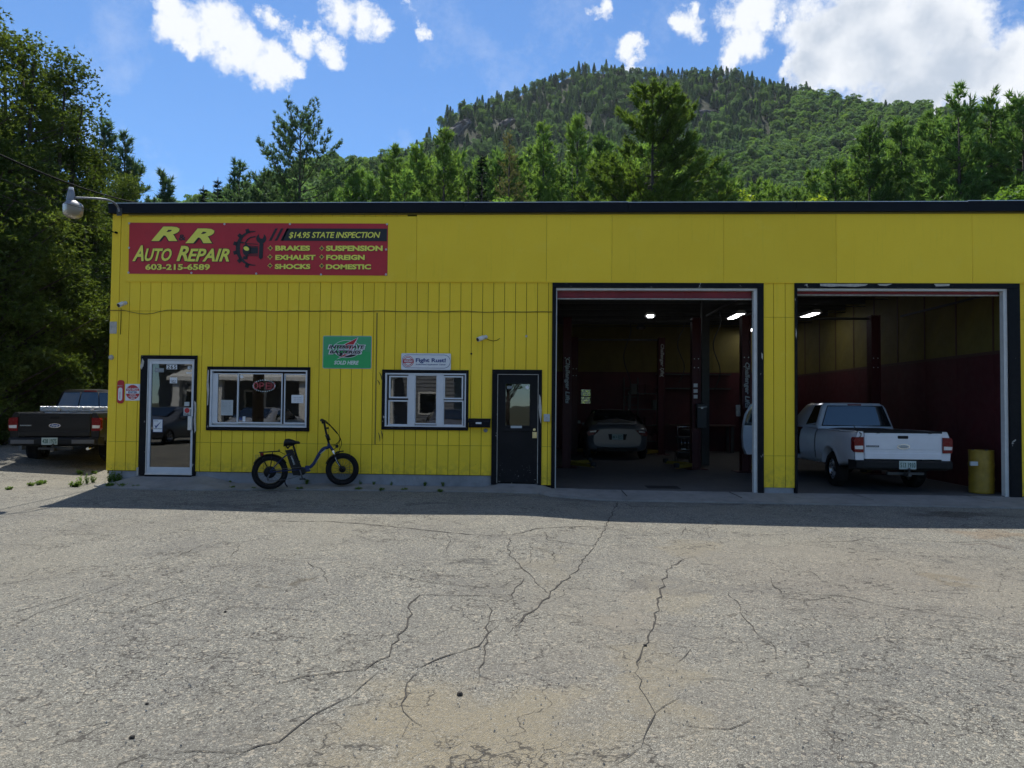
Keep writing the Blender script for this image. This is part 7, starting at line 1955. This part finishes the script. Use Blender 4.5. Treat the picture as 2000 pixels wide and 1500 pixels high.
# ---- weeds along the wall and in the seams of the pavement
def weed(seed, h, n, spread, leafy=1.):
    rg = np.random.default_rng(seed); PP = []; mb = MB()
    for i in range(n):
        a = rg.uniform(0, 6.28); L = h * rg.uniform(.45, 1.1); tip = np.array([math.cos(a) * spread * rg.random(), math.sin(a) * spread * rg.random(), L]); b = tip * np.array([.25, .25, 0])
        q = [b, b * .5 + tip * .5 + np.array([0, 0, L * .08]), tip]; mb.tube(q, [.003, .0025, .001], 3, cap=False)
        for t in np.linspace(.15, 1, int(7 * leafy)): PP.append(np.repeat([b + (tip - b) * t], 3, 0) + rg.normal(0, .012, (3, 3)))
    st = mb.mesh('stems', 'weed_leaves'); lv = tri_mesh('leaves', leaves(np.concatenate(PP), .04, rg, .4), 'weed_leaves'); return st, lv
WM = [weed(1, .16, 12, .12), weed(2, .30, 10, .13), weed(3, .42, 9, .12, 1.3), weed(4, .10, 22, .16)]
def put_weed(k, x, y, z, sc, lab, grp=None):
    r = empty('weed', (x, y, z), lab, 'weed', grp, rnd.uniform(0, 6.28)); r.scale = (sc * .55,) * 3; link('stems', WM[k][0], r); link('leaves', WM[k][1], r)
for k, px, py, sc, lab in ((3, 146, 951, 1.5, 'bright low weed clump at the tip of the building shadow'), (1, 158, 948, 1.1, 'bright weed clump right of the low one, in the sun'), (2, 170, 946, .9, 'tall weed stems nearest the sunlit building corner'), (1, 181, 943, 1.0, 'weed clump against the sunlit corner footing'),
                            (3, 155, 914, 1.2, 'small weed in the pavement seam before the black pickup, right one'), (3, 85, 916, 1.0, 'small weed in the pavement seam, middle one'), (3, 60, 917, .9, 'small weed in the pavement seam, left one'), (3, 185, 900, .9, 'small weed beside the left wall near the pickup wheel'), (3, 76, 915, 1.1, 'small weed in the pavement seam, between the others'), (3, 20, 917, .8, 'faint weed in the pavement seam at the left edge')):
    p = G(px, py); put_weed(k, p.x, p.y, gz(p.x, p.y) + .003, sc, lab)
for k, px, sc, lab in ((2, 226, 1.15, 'dark tall weed against the foundation left of the glass door'), (1, 236, 1.2, 'dark weed beside the tall one at the foundation'), (1, 215, 1.1, 'dark weed at the foundation corner'), (0, 290, .9, 'small weed at the left foot of the glass door'), (0, 388, .9, 'small weed at the right foot of the glass door'),
                        (1, 425, .7, 'weed left of the bicycle rear wheel at the wall'), (0, 452, 1., 'low weed under the slider window wall'), (1, 705, .8, 'weed right of the bicycle front wheel'), (0, 730, 1.0, 'weed under the vertical batten'), (1, 765, .7, 'weed below the left end of the triple window'), (0, 830, 1., 'weed below the middle of the triple window'), (0, 866, 1.1, 'weed below the right part of the triple window'), (0, 600, 1., 'weed behind the bicycle frame')):
    x = X_(px, 930); sc *= rnd.uniform(.5, 1.0) if px > 250 else 1; put_weed(k, x, WY - .03, .055 if px > 400 else .04, sc, lab)
for k, px, py, sc in ((3, 455, 955, .8), (3, 585, 957, .8), (3, 700, 958, .9), (3, 745, 959, .8), (3, 240, 953, 1.2), (3, 265, 954, 1.), (3, 215, 952, 1.3), (3, 790, 959, .8), (3, 860, 961, .8), (3, 495, 956, .7)):
    p = G(px, py); put_weed(k, p.x, p.y, gz(p.x, p.y) + .003, sc, 'low shaded weed in the seam at the front edge of the apron', 'low weeds along the apron edge')
# loose grit on the lot: too many to count
rg = np.random.default_rng(4); n = 5200
X = rg.uniform(-7, 7, n); Y = 2.4 + 9.5 * rg.random(n) ** 1.3
P = np.stack([X, Y, np.array([gz(a, b) for a, b in zip(X, Y)]) + .004], 1)
s_ = rg.uniform(.003, .0075, n)[:, None]
D4 = np.array([[-1, -.6, 0], [1, -.7, 0], [.1, 1, 0], [0, 0, 1.1]]); V = []
ra = rg.uniform(0, 6.28, n); c_, sn = np.cos(ra), np.sin(ra)
def rotv(v): return np.stack([v[0] * c_ - v[1] * sn, v[0] * sn + v[1] * c_, np.full(n, v[2])], 1) * s_ + P
q = [rotv(v) for v in D4]
V = np.concatenate([np.stack([q[0], q[1], q[3]], 1), np.stack([q[1], q[2], q[3]], 1), np.stack([q[2], q[0], q[3]], 1)])
def _grit():
    n = NT('grit_stone'); n.set('Base Color', n.mix(n.isl(), (.12, .11, .10), (.42, .40, .36))); n.set('Roughness', .9)
_grit()
tag(link('loose_grit', tri_mesh('loose_grit', V, 'grit_stone')), 'loose grit and small stones scattered over the asphalt', 'grit', kind='stuff')
for px, py, s__, lab in ((898, 1358, .018, 'small black lump on the asphalt near bottom centre'), (258, 1442, .014, 'small black lump near the bottom left'), (287, 1376, .010, 'tiny black lump left of centre on the lot'), (1260, 1262, .014, 'brown fragment lying in the long crack'), (440, 1196, .012, 'small dark pebble left of the centre cracks')):
    p = G(px, py); mb = MB(); rr = random.Random(px); mb.lathe((p.x, p.y, gz(p.x, p.y)), [(s__ * .8, 0), (s__, s__ * .4), (s__ * .7, s__ * .9), (0, s__ * 1.1)], 'z', 7, False); thing(mb, 'pebble', 'crack_dark', lab, 'pebble')

# ---- air: thin haze that pales the mountain
mb = MB(); mb.box(-620, 620, -130, 640, -1.6, 262)
nh = bpy.data.materials.new('haze_air'); nh.use_nodes = True; MATS['haze_air'] = nh
nh.node_tree.nodes.remove(nh.node_tree.nodes['Principled BSDF']); pv = nh.node_tree.nodes.new('ShaderNodeVolumePrincipled')
pv.inputs['Color'].default_value = (.80, .88, 1, 1); pv.inputs['Density'].default_value = .00009; pv.inputs['Anisotropy'].default_value = .25
nh.node_tree.links.new(pv.outputs[0], nh.node_tree.nodes['Material Output'].inputs['Volume'])
tag(mb.build('haze', 'haze_air'), 'thin summer haze between the lot and the mountain', 'haze', kind='stuff')
print('TRIS', sum(len(m.polygons) for m in bpy.data.meshes))
